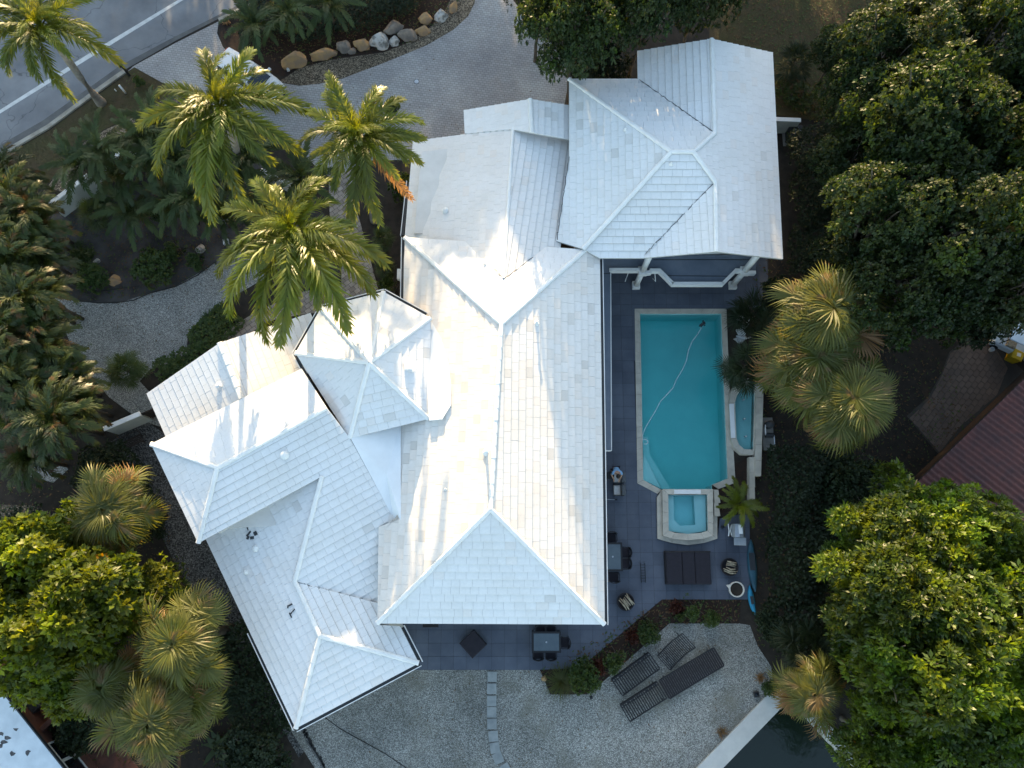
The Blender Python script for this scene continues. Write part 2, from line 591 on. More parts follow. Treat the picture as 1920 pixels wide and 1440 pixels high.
def water_mat(name, dens, col):
    m, nt, b, out = nodes(name)
    nt.nodes.remove(b)
    tr = nt.nodes.new("ShaderNodeBsdfTransparent")
    gl = nt.nodes.new("ShaderNodeBsdfGlossy")
    gl.inputs["Roughness"].default_value = 0.03
    fr = nt.nodes.new("ShaderNodeFresnel")
    fr.inputs["IOR"].default_value = 1.33
    mx = nt.nodes.new("ShaderNodeMixShader")
    nt.links.new(fr.outputs[0], mx.inputs[0])
    nt.links.new(tr.outputs[0], mx.inputs[1])
    nt.links.new(gl.outputs[0], mx.inputs[2])
    nt.links.new(mx.outputs[0], out.inputs["Surface"])
    bp = nt.nodes.new("ShaderNodeBump")
    bp.inputs["Strength"].default_value = 0.4
    bp.inputs["Distance"].default_value = 0.03
    nt.links.new(noise_t(nt, position(nt), 3.0, 3.0), bp.inputs["Height"])
    nt.links.new(bp.outputs[0], gl.inputs["Normal"])
    va = nt.nodes.new("ShaderNodeVolumeAbsorption")
    va.inputs["Color"].default_value = col + (1,)
    va.inputs["Density"].default_value = dens
    nt.links.new(va.outputs[0], out.inputs["Volume"])
    return m


m = MATS["asphalt"]
nt = m.node_tree
b = [n for n in nt.nodes if n.type == 'BSDF_PRINCIPLED'][0]
src = b.inputs["Base Color"].links[0].from_socket
vo = nt.nodes.new("ShaderNodeTexVoronoi")
vo.feature = 'DISTANCE_TO_EDGE'
vo.inputs["Scale"].default_value = 0.22
wv = nt.nodes.new("ShaderNodeVectorMath")
wv.operation = 'ADD'
nz = nt.nodes.new("ShaderNodeTexNoise")
nz.inputs["Scale"].default_value = 1.2
nt.links.new(position(nt), nz.inputs["Vector"])
nt.links.new(position(nt), wv.inputs[0])
nt.links.new(nz.outputs["Color"], wv.inputs[1])
nt.links.new(wv.outputs[0], vo.inputs["Vector"])
ck = ramp(nt, vo.outputs["Distance"], [(0.0, (0.55, 0.55, 0.55)), (0.006, (1, 1, 1))])
pt_ = ramp(nt, noise_t(nt, position(nt), 0.12, 3.0), [(0.45, (0.86, 0.86, 0.86)), (0.62, (1.12, 1.12, 1.12))])
nt.links.new(mixc(nt, 1.0, mixc(nt, 1.0, src, ck, 'MULTIPLY'), pt_, 'MULTIPLY'), b.inputs["Base Color"])
water_mat("pool_water", 0.60, (0.04, 0.80, 0.82))
water_mat("spa_water", 0.60, (0.10, 0.76, 0.84))
m, nt, b, out = nodes("canal_water")
b.inputs["Base Color"].default_value = (0.010, 0.018, 0.012, 1)
b.inputs["Roughness"].default_value = 0.08
b.inputs["Specular IOR Level"].default_value = 0.5
bump(nt, b, noise_t(nt, position(nt), 2.6, 4.0), 0.30, 0.06)
M_ = MATS
# ------------------------------------------------------------------ setting: ground, water basins, road
POOL_IN = [(1200, 588), (1352.5, 588), (1357.5, 720), (1364.5, 897), (1335, 909), (1335, 919), (1241, 919), (1206, 900), (1203, 720)]
POOL_OUT = [(1190, 579), (1362, 579), (1367.5, 720), (1379, 905), (1347, 917), (1347, 930), (1233, 926), (1195, 906), (1192, 720)]
SPA_IN = [(1253, 927), (1326, 927), (1327, 995), (1315, 999), (1290, 1001), (1266, 999), (1254, 995)]
SPA_OUT = [(1242, 917), (1337, 917), (1337, 1004), (1320, 1010), (1290, 1013), (1260, 1010), (1243, 1004)]
SPA_STEP = [(1232, 932), (1242, 924), (1345, 924), (1345, 1010), (1320, 1018), (1290, 1022), (1260, 1018), (1233, 1010)]
POND_IN = [(1378, 755), (1381, 822), (1386, 834), (1395, 842), (1412, 843), (1415, 722), (1402, 722), (1390, 729), (1382, 741)]
POND_OUT = [(1368, 755), (1371, 823), (1377, 840), (1391, 852), (1413, 853), (1431, 715), (1400, 709), (1380, 718), (1370, 736)]
CORN, AF, BF = at(1485, 1307), at(900, 1880), at(2080, 1966)


def holed(name, outer, holes, mat, z):
    polys = [[Vector((p[0], p[1], 0)) for p in outer]] + [[Vector((p[0], p[1], 0)) for p in h] for h in holes]
    tris = tessellate_polygon(polys)
    flat = [p for q in polys for p in q]
    fs = []
    for t in tris:
        a, b_, c_ = (flat[i] for i in t)
        cr = (b_.x - a.x) * (c_.y - a.y) - (b_.y - a.y) * (c_.x - a.x)
        fs.append(tuple(t) if cr > 0 else tuple(t)[::-1])
    return mesh_obj(name, [(p.x, p.y, z) for p in flat], fs, mat)


water_tri = [(CORN.x, CORN.y), (BF.x, BF.y), (AF.x, AF.y)]
spa_hole = [tuple(at(p[0], p[1], 0.45).xy) for p in SPA_IN]
pond_hole = [tuple(at(p[0], p[1], 0.45).xy) for p in POND_IN]
pool_hole = [tuple(at(p[0], p[1], 0.06).xy) for p in POOL_IN]
g = holed("ground", [(-260, -260), (260, -260), (260, 260), (-260, 260)], [pool_hole, spa_hole, pond_hole, water_tri], M_["soil"], 0.0)
g["kind"] = "structure"


def sheet(name, pts, mat, z):
    return struct(name, MB().sheet(gpoly(pts, z)), M_[mat])


# road
sheet("road", [(-900, 800), (-300, 455), (0, 272), (80, 226), (162, 168), (225, 123), (325, 70), (470, -2), (900, -190), (1500, -470),
               (900, -900), (-1400, -500)], "asphalt", 0.010)
sheet("road_line", [(-500, 500), (0, 213), (176, 104), (350, -4), (600, -150), (598, -156), (347, -8), (172, 97), (0, 206), (-500, 490)], "road_paint", 0.016)
# far-side road line pair beyond the frame is left to the asphalt; gutter pan and kerb on the near side
sheet("road_gutter", [(-900, 800), (-300, 455), (0, 272), (80, 226), (162, 168), (225, 123), (325, 70), (470, -2), (900, -190),
                      (910, -180), (482, 0), (410, 35), (330, 76), (232, 132), (172, 175), (90, 236), (0, 289), (-300, 472), (-890, 815)], "gutter_concrete", 0.020)
kb = MB()
kline = [(-890, 812), (-300, 470), (0, 288), (90, 236), (172, 175), (217, 143), (236, 130)]
kin = [(-886, 819), (-297, 476), (3, 294), (93, 242), (176, 181), (221, 149), (240, 136)]
k2 = [(410, 36), (482, 1), (900, -184), (1500, -465)]
k2i = [(412, 42), (485, 7), (904, -177), (1504, -458)]
for a_, b_ in ((kline, kin), (k2, k2i)):
    kb.prism([at(*p) for p in a_] + [at(*p) for p in b_[::-1]], 0.0, 0.12)
struct("kerb", kb, M_["kerb_concrete"])
# verge lawn
sheet("verge_lawn", [(-890, 822), (-297, 478), (3, 296), (93, 244), (176, 183), (221, 151), (252, 126), (335, 172), (300, 190), (250, 220),
                     (200, 240), (150, 270), (110, 320), (85, 350), (30, 330), (-300, 560), (-800, 900)], "dry_lawn", 0.006)
sheet("dry_lawn", [(1330, -60), (1660, -60), (1640, 60), (1600, 130), (1560, 230), (1448, 215), (1440, 110), (1330, 90)], "dry_lawn", 0.006)
# driveway
DRIVE = [(238, 135), (250, 124), (330, 80), (410, 40), (407, 62), (418, 88), (440, 112), (480, 136), (520, 154), (560, 161), (600, 157), (640, 148), (720, 118),
         (800, 85), (850, 56), (878, 30), (890, 6), (895, -120), (960, -120), (962, 0), (1000, 50), (1050, 95), (1075, 150), (1085, 260), (1060, 300), (880, 300), (757, 300),
         (700, 300), (668, 318), (612, 330), (580, 300), (540, 262), (470, 232), (400, 205), (335, 172), (252, 126)]
sheet("driveway", DRIVE, "driveway_paver", 0.028)
# drain in the driveway
d_ = at(781, 153, 0.03)
dr = thing("drain_cover", "round metal drain cover set in the grey driveway pavers", "drain cover", d_)
MB().lathe([(0.14, 0.0), (0.14, 0.012), (0.02, 0.016)], 16).build("cover", M_["steel"], dr)
MB().lathe([(0.18, 0.0), (0.18, 0.006), (0.14, 0.006)], 16).build("rim", M_["gutter_concrete"], dr)

# planting beds and gravel
sheet("mulch_bed", [(412, 38), (482, 3), (900, -180), (890, 0), (860, 40), (800, 78), (700, 116), (600, 146), (540, 146), (480, 126), (430, 96), (412, 66)], "mulch", 0.010)
sheet("gravel_border", [(548, 137), (560, 128), (620, 112), (720, 98), (770, 78), (810, 48), (835, 18), (850, -10), (893, -10), (889, 12), (876, 34), (848, 58),
                        (800, 87), (720, 120), (640, 150), (600, 158), (560, 161), (522, 153)], "gravel_tan", 0.016)
sheet("gravel_strip", [(335, 172), (345, 192), (300, 212), (255, 240), (205, 268), (160, 300), (135, 340), (118, 360), (88, 352), (112, 318), (150, 272), (200, 242), (250, 220), (300, 190)], "gravel_tan", 0.012)
sheet("garden_bed", [(118, 365), (185, 315), (330, 240), (470, 300), (560, 330), (620, 420), (640, 520), (560, 540), (440, 480), (380, 512), (330, 537), (270, 555), (220, 570),
                     (150, 567), (100, 556), (60, 480)], "bed_sand", 0.008)
sheet("gravel_patch", [(100, 558), (150, 566), (220, 569), (270, 553), (330, 536), (385, 505), (425, 478), (470, 470), (500, 520), (430, 560), (378, 596), (352, 625),
                       (350, 662), (320, 680), (282, 692), (262, 715), (285, 740), (300, 800), (270, 790), (245, 775), (205, 745), (170, 705), (130, 640), (112, 590)], "gravel_white", 0.016)
sheet("gravel_path", [(205, 830), (270, 785), (330, 830), (372, 1000), (400, 1010), (590, 1390), (560, 1420), (520, 1350), (440, 1200), (390, 1140), (330, 1060), (270, 940), (240, 870)], "gravel_dark", 0.012)
sheet("gravel_yard", [(520, 1330), (640, 1240), (740, 1240), (1012, 1240), (1032, 1302), (1100, 1302), (1115, 1292), (1255, 1169), (1386, 1169), (1406, 1172), (1420, 1210), (1446, 1250),
                      (1452, 1292), (1310, 1438), (1100, 1640), (700, 1640), (590, 1440)], "gravel_grey", 0.014)
sheet("tan_path", [(-60, 945), (0, 946), (60, 948), (95, 962), (100, 985), (60, 992), (0, 985), (-60, 985)], "gravel_tan", 0.010)
sheet("pale_gravel_patch", [(25, 845), (60, 850), (85, 870), (118, 868), (128, 880), (100, 905), (60, 895), (30, 870)], "gravel_white", 0.010)
sheet("neighbour_drive", [(1700, 780), (1740, 745), (1765, 700), (1780, 660), (1810, 636), (1845, 634), (1870, 650), (1990, 760), (1930, 900), (1800, 860), (1758, 850)], "walk_joint", 0.012)
sheet("south_bed", [(1241, 1124), (1390, 1124), (1386, 1169), (1255, 1169), (1115, 1292), (1100, 1302), (1032, 1302), (1012, 1256), (1088, 1252)], "mulch", 0.020)
sheet("pool_side_bed", [(1379, 870), (1405, 855), (1405, 955), (1350, 962), (1347, 917), (1379, 905)], "mulch", 0.014)

# canal
struct("canal_water", MB().sheet([(CORN.x, CORN.y + .3, -1.1), (BF.x + .3, BF.y, -1.1), (AF.x - .3, AF.y, -1.1)]), M_["canal_water"])
sw = MB()
A0, A1 = at(1307, 1440, 0.15), at(1458, 1284, 0.15)
da = (A0 - A1).normalized()
cw = at(1349, 1440, 0.15)
ce = at(1483, 1309, 0.15)
sw.prism([A1, A1 + da * 40, cw + da * 33, ce], -2.0, 0.15)
B0, B1 = at(1524, 1350, 0.15), at(1583, 1415, 0.15)
db = (B1 - B0).normalized()
nb = Vector((-db.y, db.x, 0))
if nb.x < 0:
    nb = -nb
sw.prism([ce + nb * 0.02, ce + db * 1.2 + nb * 0.02, B1 + db * 30, B1 + db * 30 + nb * 0.55, ce + db * 0.6 + nb * 0.55], -2.0, 0.14)
seawall = sw.build("seawall", M_["seawall_cap"])
tag(seawall, "pale concrete seawall cap along the dark canal water at the bottom", "seawall")

# ------------------------------------------------------------------ patio of dark tiles
PATIO = [(1090, 470), (1440, 470), (1440, 579), (1190, 579), (1192, 720), (1195, 905), (1233, 922), (1232, 1010), (1260, 1018), (1290, 1022), (1320, 1018), (1345, 1010),
         (1350, 972), (1405, 960), (1408, 1124), (1241, 1124), (1088, 1252), (1012, 1256), (735, 1256), (735, 1110), (1090, 1110)]
patio = struct("patio", MB().prism(gpoly(PATIO, 0.0), -0.02, 0.030), M_["patio_joint"])


def tile_field(parent, region, size, gap, z0, z1, mat, piece, stuff, limit, rz=0.0, bond=0.0, jig=0.0):
    """lay single tiles over a region (world polygon); the largest get an object each, the rest one mesh"""
    ca, sa = math.cos(rz), math.sin(rz)
    loc = [(p[0] * ca + p[1] * sa, -p[0] * sa + p[1] * ca) for p in region]
    x0, x1 = min(p[0] for p in loc), max(p[0] for p in loc)
    y0, y1 = min(p[1] for p in loc), max(p[1] for p in loc)
    out_ = []
    j = 0
    y = y0
    while y < y1:
        x = x0 - (size[0] * bond if j % 2 else 0)
        while x < x1:
            r = [(x + gap, y + gap), (x + size[0] - gap, y + gap), (x + size[0] - gap, y + size[1] - gap), (x + gap, y + size[1] - gap)]
            c_ = clip(loc, r)
            if c_ and abs(area2(c_)) > 0.12 * size[0] * size[1]:
                out_.append([(p[0] * ca - p[1] * sa, p[0] * sa + p[1] * ca) for p in c_])
            x += size[0]
        y += size[1]
        j += 1
    out_.sort(key=lambda p: -abs(area2(p)))
    rest = MB()
    for k, p in enumerate(out_):
        dz = rnd.uniform(-jig, jig)
        if k < limit:
            cx, cy = sum(q[0] for q in p) / len(p), sum(q[1] for q in p) / len(p)
            o = MB().prism([(q[0] - cx, q[1] - cy) for q in p], z0, z1 + dz).build(piece, mat, parent)
            o.location = (cx, cy, 0)
        else:
            rest.prism(p, z0, z1 + dz)
    if rest.v:
        o = rest.build(stuff, mat, parent)
        o["kind"] = "stuff"
    return len(out_)


tile_field(patio, [p.xy for p in gpoly(PATIO, 0.05)], (0.655, 0.655), 0.006, 0.0, 0.046, M_["patio_tile"], "patio_tile", "patio_tiles", 298, jig=0.002)

# walkway of tumbled pavers
WALK = [(616, 326), (664, 318), (672, 405), (690, 470), (707, 535), (716, 565), (640, 580), (560, 590), (510, 600), (440, 640), (412, 640), (425, 618), (480, 585), (560, 548), (640, 535),
        (640, 490), (625, 437), (618, 400)]
walk = struct("walkway", MB().prism(gpoly(WALK, 0.0), -0.02, 0.034), M_["walk_joint"])
tile_field(walk, [p.xy for p in gpoly(WALK, 0.05)], (0.34, 0.25), 0.011, 0.0, 0.05, M_["walk_paver"], "paver", "pavers", 290, rz=R(38), bond=0.5, jig=0.006)
# pavers of the neighbour's curved drive
ND = [(1706, 784), (1744, 748), (1768, 700), (1783, 662), (1812, 640), (1845, 638), (1868, 654), (1890, 690), (1870, 740), (1800, 800), (1762, 848)]
nd = [o for o in scene.objects if o.name == "neighbour_drive"][0]
tile_field(nd, [p.xy for p in gpoly(ND, 0.05)], (0.42, 0.28), 0.010, 0.0, 0.03, M_["drive_paver"], "paver", "pavers", 200, rz=R(50), bond=0.5, jig=0.004)

# landscape edging (black strip) on the west gravel
ed = thing("landscape_edging", "black landscape edging curving between garden bed and white gravel", "edging", at(220, 568))
MB().tube([at(p[0], p[1], 0.05) for p in ((106, 556), (120, 553), (150, 564), (185, 568), (220, 567), (250, 563), (280, 550), (330, 537), (370, 516), (400, 494), (430, 476))], 0.028, 5).build("edging_strip", M_["edging"], ed, world=True)
MB().tube([at(p[0], p[1], 0.05) for p in ((120, 532), (140, 540), (160, 550), (180, 553), (190, 546), (230, 540), (262, 536))], 0.02, 5).build("edging_strip", M_["edging"], ed, world=True)
ed2 = thing("landscape_edging", "dark edging line crossing the grey gravel south of the rotated wing", "edging", at(680, 1390))
MB().tube([at(p[0], p[1], 0.03) for p in ((610, 1346), (640, 1368), (680, 1390), (720, 1412), (765, 1442), (800, 1470))], 0.020, 5).build("edging_strip", M_["edging"], ed2, world=True)
ed3 = thing("landscape_edging", "rough dark edging of broken stones beside the wing corner", "edging", at(590, 1400))
e3 = MB()
for i in range(34):
    t = i / 33.0
    p = at(568 + 42 * t + rnd.uniform(-2, 2), 1366 + 76 * t, 0.03)
    e3.box(p, (rnd.uniform(.08, .2), rnd.uniform(.06, .13), 0.08), rnd.uniform(0, 3))
e3.build("edging_stones", M_["edging"], ed3, world=True)
MB().tube([at(573, 1388, 0.05), at(590, 1412, 0.05), at(612, 1450, 0.05)], 0.04, 5).build("edging_strip", M_["gutter_concrete"], ed3, world=True)

# stepping stones
for i, (x, y, a) in enumerate(((923, 1268.5, 0), (922, 1291, 0), (922, 1314, -1), (922, 1335, 0), (922.5, 1357, 1), (925, 1380, 4), (928, 1402, 9), (934, 1421, 22), (948, 1442, 32))):
    p = at(x, y, 0.03)
    o = MB().bbox((0, 0, 0.0), (0.49, 0.51, 0.10), 0, 0.012).build("stepping_stone", M_["stepping_stone"])
    o.location = p
    o.rotation_euler = (0, 0, R(a))
    tag(o, ("pale square stepping stone, %s in the row across the gravel" % ("first below the patio edge", "second from the patio", "third from the patio", "fourth from the patio",
        "fifth from the patio", "sixth from the patio", "seventh from the patio, slightly turned", "eighth from the patio", "last, cut by the frame edge")[i]),
        "stepping stone", "stepping stones in the gravel yard")

# ------------------------------------------------------------------ pool, spa, fountain pond
pool = thing("swimming_pool", "long turquoise swimming pool with stone coping beside the white house", "pool", at(1280, 750))


def wpts(px, z, zp=None):
    return [Vector((q.x, q.y, z)) for q in (at(p[0], p[1], zp if zp is not None else z) for p in px)]


def basin(poly, z1, z0):
    mb = MB()
    n = len(poly)
    v_ = [(p[0], p[1], z1) for p in poly] + [(p[0], p[1], z0) for p in poly]
    mb.add(v_, [(i, (i + 1) % n, (i + 1) % n + n, i + n) for i in range(n)] + [tuple(range(n, 2 * n))])
    return mb


def grow(poly, d):
    c_ = Vector((sum(p[0] for p in poly) / len(poly), sum(p[1] for p in poly) / len(poly), 0))
    o_ = []
    for p in poly:
        v_ = Vector((p[0] - c_.x, p[1] - c_.y, 0))
        o_.append(c_ + v_ * (1 + d / v_.length))
    return o_


pin = wpts(POOL_IN, 0, 0.06)
basin(pin, 0.04, -1.45).build("basin", M_["plaster_pool"], pool, world=True)
MB().prism(grow(pin, 0.03), -1.47, -0.10).build("water", M_["pool_water"], pool, world=True)
MB().prism(wpts([(1207, 850), (1240, 916), (1206, 899)], 0, -0.3), -1.44, -0.38).build("step", M_["plaster_pool"], pool, world=True)
MB().prism(wpts([(1205, 818), (1216, 818), (1219, 852), (1258, 916), (1241, 916), (1207, 850)], 0, -0.6), -1.43, -0.72).build("step", M_["plaster_pool"], pool, world=True)


def stones(parent, inner, outer, z0, z1, zp, name, skip=(), L=0.62):
    n = len(inner)
    for i in range(n):
        if i in skip:
            continue
        a, b_ = at(*inner[i], zp), at(*inner[(i + 1) % n], zp)
        c_, d2 = at(*outer[(i + 1) % n], zp), at(*outer[i], zp)
        k = max(1, int(round(((a - b_).length + (c_ - d2).length) / 2 / L)))
        for q in range(k):
            g_ = 0.005 / max(0.2, (a - b_).length / k)
            t0, t1 = (q + g_) / k, (q + 1 - g_) / k
            MB().prism([a.lerp(b_, t0), a.lerp(b_, t1), d2.lerp(c_, t1), d2.lerp(c_, t0)], z0, z1 + rnd.uniform(-.003, .003)).build(name, M_["coping"], parent, world=True)


stones(pool, POOL_IN, POOL_OUT, 0.0, 0.075, 0.06, "coping_stone", skip=(4, 5))
spa = thing("hot_tub", "square raised spa with a curved stone step at the pool's end", "hot tub", at(1290, 975))
sin_ = wpts(SPA_IN, 0, 0.45)
basin(sin_, 0.44, -0.45).build("basin", M_["plaster_spa"], spa, world=True)
MB().prism(grow(sin_, 0.02), -0.47, 0.34).build("water", M_["spa_water"], spa, world=True)
# bench: shallow ledge round a deeper well
led = wpts([(1253, 927), (1326, 927), (1327, 995), (1290, 1001), (1254, 995)], 0, 0.1)
well = wpts([(1263, 930), (1301, 930), (1304, 984), (1275, 986), (1264, 974)], 0, 0.1)
lb = MB()
n5 = 5
lb.add([(p.x, p.y, 0.06) for p in led] + [(p.x, p.y, 0.06) for p in well] + [(p.x, p.y, -0.44) for p in well],
       [(i, (i + 1) % n5, (i + 1) % n5 + n5, i + n5) for i in range(n5)] + [(i + n5, (i + 1) % n5 + n5, (i + 1) % n5 + 10, i + 10) for i in range(n5)])
lb.build("bench", M_["plaster_spa"], spa, world=True)
stones(spa, SPA_IN, SPA_OUT, 0.0, 0.45, 0.45, "wall_stone", L=0.6)
MB().prism(wpts([(1264, 918), (1314, 918), (1314, 926), (1264, 926)], 0, 0.46), 0.30, 0.462).build("spillway", M_["white_paint"], spa, world=True)
SO2 = [(1242, 917), (1242, 917), (1337, 917), (1337, 1004), (1320, 1010), (1290, 1013), (1260, 1010), (1243, 1004)]
stones(spa, SO2, SPA_STEP, 0.0, 0.20, 0.20, "step_stone", L=0.7, skip=(1,))
pond = thing("fountain_pond", "small rounded raised fountain basin against the pool's right edge", "fountain", at(1398, 785))
pn = wpts(POND_IN, 0, 0.45)
basin(pn, 0.44, -0.1).build("basin", M_["plaster_spa"], pond, world=True)
MB().prism(grow(pn, 0.02), -0.12, 0.34).build("water", M_["spa_water"], pond, world=True)
stones(pond, POND_IN, POND_OUT, 0.0, 0.45, 0.45, "rim_stone", L=0.5)
MB().prism(wpts([(1367.5, 757), (1376, 757), (1379, 821), (1371, 821)], 0, 0.47), 0.40, 0.47).build("spillway", M_["white_paint"], pond, world=True)
for (x, y) in ((1395, 749), (1396, 785), (1399, 818)):
    p = at(x, y, 0.3)
    MB().lathe([(0.05, -0.25), (0.05, 0.02), (0.02, 0.05)], 8, p).build("fountain_nozzle", M_["white_paint"], pond, world=True)
pw = thing("garden_wall", "beige stone wall along the right side of the fountain basin", "wall", at(1420, 800))
for i in range(6):
    t0, t1 = i / 6.0, (i + 1) / 6.0
    y0, y1 = 716 + 177 * t0, 716 + 177 * t1 - 0.4
    MB().prism(wpts([(1417 - 1 * t0, y0), (1432 - 5 * t0, y0), (1432 - 5 * t1, y1), (1417 - 1 * t1, y1)], 0, 0.6), 0.0, 0.60).build("wall_stone", M_["coping"], pw, world=True)
for i in range(3):
    y0, y1 = 857 + 28.5 * i, 857 + 28.5 * (i + 1) - 0.4
    MB().prism(wpts([(1405, y0), (1415, y0), (1416, y1), (1405, y1)], 0, 0.45), 0.0, 0.45).build("wall_stone", M_["coping"], pw, world=True)
for i in range(2):
    y0, y1 = 918 + 25 * i, 918 + 25 * (i + 1) - 0.4
    MB().prism(wpts([(1339, y0), (1347, y0), (1351, y1), (1340, y1)], 0, 0.40), 0.0, 0.38).build("wall_stone", M_["coping"], pw, world=True)

# ------------------------------------------------------------------ the house
HB = at(940, 800)
house = thing("white_house", "large white house with tiled hip roofs, a turret and a rotated wing", "house", (HB.x, HB.y, 0))
TILES = []          # (pixel area, verts, faces, tint, roof part)
CAPS = []
COURSE, TLEN = 0.365, 0.50


def W(px, py, z):
    return at(px, py, z)


def roof_face(parent, plane, outline, eave, thick=0.10, tint=(1, 1, 1), stain=0.06, step=0.046):
    n, d = plane
    pts = [on(p[0], p[1], plane) for p in outline]
    e0, e1 = on(*eave[0], plane), on(*eave[1], plane)
    u = (e1 - e0).normalized()
    v = n.cross(u)
    if v.z < 0:
        v = -v
        u = -u
    o = e0
    P2 = [((p - o).dot(u), (p - o).dot(v)) for p in pts]
    if area2(P2) < 0:
        P2 = P2[::-1]
        pts = pts[::-1]
    # deck slab
    k = len(pts)
    top = [p + n * -0.004 for p in pts]
    bot = [p - Vector((0, 0, thick)) for p in pts]
    mb = MB().add(top + bot, [tuple(range(k)), tuple(range(2 * k - 1, k - 1, -1))] + [(i + k, (i + 1) % k + k, (i + 1) % k, i) for i in range(k)])
    parent["_v"].append(mb)
    x0, x1 = min(p[0] for p in P2), max(p[0] for p in P2)
    y0, y1 = min(p[1] for p in P2), max(p[1] for p in P2)
    r2 = random.Random(int(abs(x1 * 977 + y1 * 131)) + 5)
    y = y0 - 0.02
    j = 0
    while y < y1:
        x = x0 - (0.5 if j % 2 else 0.0) * TLEN - r2.uniform(0, 0.12)
        while x < x1:
            ln = TLEN * r2.choice((0.8, 1.0, 1.0, 1.15))
            gp = 0.0035
            rr = [(x + gp, y + 0.014), (x + ln - gp, y + 0.014), (x + ln - gp, y + COURSE), (x + gp, y + COURSE)]
            c_ = clip(P2, rr)
            if c_ and abs(area2(c_)) > 0.004:
                lift = r2.uniform(-0.002, 0.002)
                vt, vb = [], []
                for (a, b_) in c_:
                    w = 0.010 + step * (1 - (b_ - y) / COURSE) + lift
                    q = o + u * a + v * b_
                    vt.append(q + n * w)
                    vb.append(q - n * 0.012)
                m_ = len(c_)
                fs = [tuple(range(m_))] + [(i + m_, (i + 1) % m_ + m_, (i + 1) % m_, i) for i in range(m_)]
                s = r2.uniform(0.965, 1.0)
                tn = [0.78 * s, 0.78 * s, 0.765 * s]
                z_ = r2.random()
                if z_ < stain * .35:
                    q_ = r2.uniform(0.82, 0.93)
                    tn = [0.77 * q_, 0.76 * q_, 0.73 * q_]
                elif z_ < stain * 1.6:
                    q_ = r2.uniform(0.95, 1.0)
                    tn = [0.79 * q_, 0.765 * q_, 0.73 * q_]
                tn = [a * b_ for a, b_ in zip(tn, tint)]
                dep = CAM_H - vt[0].z
                TILES.append((abs(area2(c_)) / dep ** 2, vt + vb, fs, tn, parent))
            x += ln
        y += COURSE
        j += 1


def new_roof():
    return {"_v": []}


def finish_roof(r, mat="roof_deck"):
    mb = MB()
    for q in r["_v"]:
        mb.add(q.v, q.f)
    o = mb.build("roof", M_[mat], house, world=True)
    r["obj"] = o
    return o


def cap_line(r, a, b_, lift=0.045, rad=0.125):
    CAPS.append((r, a, b_, lift, rad))


# -- main roof
zR = 6.8
N1, S1 = W(940, 608, zR), W(920, 955, zR)
E2, W2 = W(1133, 1170, 4.7), W(708, 1168, 4.7)
pME, pMS, pMW = plane3(N1, S1, E2), plane3(S1, E2, W2), plane3(N1, S1, W2)
W0, NE0 = on(759, 446, pMW), on(1097, 469, pME)
pMN = plane3(N1, W0, NE0)
rm = new_roof()
roof_face(rm, pME, [(940, 608), (1097, 469), (1124, 484), (1133, 1170), (920, 955)], [(1124, 484), (1133, 1170)], stain=0.16, tint=(.98, .945, .905))
roof_face(rm, pMS, [(920, 955), (1133, 1170), (708, 1168)], [(1133, 1170), (708, 1168)], stain=0.03)
roof_face(rm, pMW, [(940, 608), (920, 955), (708, 1168), (711, 988), (751, 972), (751, 800), (800, 690), (757, 565), (759, 446)], [(759, 446), (708, 1168)], stain=0.22, tint=(.98, .93, .875))
roof_face(rm, pMN, [(940, 608), (759, 446), (1097, 469)], [(759, 446), (1097, 469)], stain=0.02)
for a_, b_ in ((N1, S1), (S1, E2), (S1, W2), (N1, W0), (N1, NE0)):
    cap_line(rm, a_, b_)
# -- garage roofs
rg = new_roof()
R1, R2 = W(962, 240, 5.12), W(944, 522, 5.8)
pGW = plane3(R1, R2, W(757, 445, 3.4))
pGE = plane3(R1, R2, W(1060, 300, 4.50))
roof_face(rg, pGW, [(775, 265), (962, 240), (944, 522), (905, 485), (757, 475)], [(775, 265), (757, 470)], tint=(1, .98, .965), stain=0.05)
roof_face(rg, pGE, [(962, 240), (1069, 255), (1069, 300), (1050, 470), (1000, 490), (944, 522)], [(1069, 255), (1043, 452)], tint=(1, .985, .97), stain=0.05)
cap_line(rg, R1, R2, rad=.09)
G1_, G2_ = W(994, 186, 5.58), W(997, 249, 5.58)
pG2W = plane3(G1_, G2_, W(870, 207, 4.12))
pG2E = plane3(G1_, G2_, W(1067, 198, 4.95))
roof_face(rg, pG2W, [(870, 207), (994, 186), (997, 249), (960, 243), (872, 251)], [(870, 207), (872, 251)])
roof_face(rg, pG2E, [(994, 186), (1069, 198), (1069, 262), (997, 249)], [(1069, 198), (1069, 262)])
cap_line(rg, G1_, G2_)
# -- north-east two-storey block
zN, zG, zB = 5.25, 6.55, 6.97
rn = new_roof()
BW, BE = W(1258, 285, zB), W(1300, 285, zB)
gN, gS = W(1334, 73, zG), W(1343, 472, zG)
pNE = plane3(gN, W(1448, 99, zN), W(1467, 486, zN))
gA, gB = on(1340, 250, pNE), on(1341.5, 342, pNE)
BE2 = on(1300, 285, pNE)
pNW = plane3(BW, W(1067, 149, zN), W(1067, 300, zN))
pNN = plane3(BW, BE, W(1067, 149, zN))
pNS = plane3(BW, BE, W(1124, 484, zN))
pGN = plane3(gN, gA, W(1195, 96, zN))
pGS = plane3(gS, gB, W(1208, 484, zN))
roof_face(rn, pNW, [(1067, 149), (1258, 285), (1093, 467), (1043, 452), (1067, 300)], [(1067, 149), (1067, 300)], stain=0.05, tint=(.985, 1, 1))
roof_face(rn, pNN, [(1067, 149), (1196, 149), (1340, 250), (1300, 285), (1258, 285)], [(1067, 149), (1196, 149)], stain=0.02)
roof_face(rn, pNS, [(1258, 285), (1300, 285), (1341.5, 342), (1208, 477), (1207, 484), (1124, 484), (1093, 467)], [(1207, 484), (1124, 484)], stain=0.02)
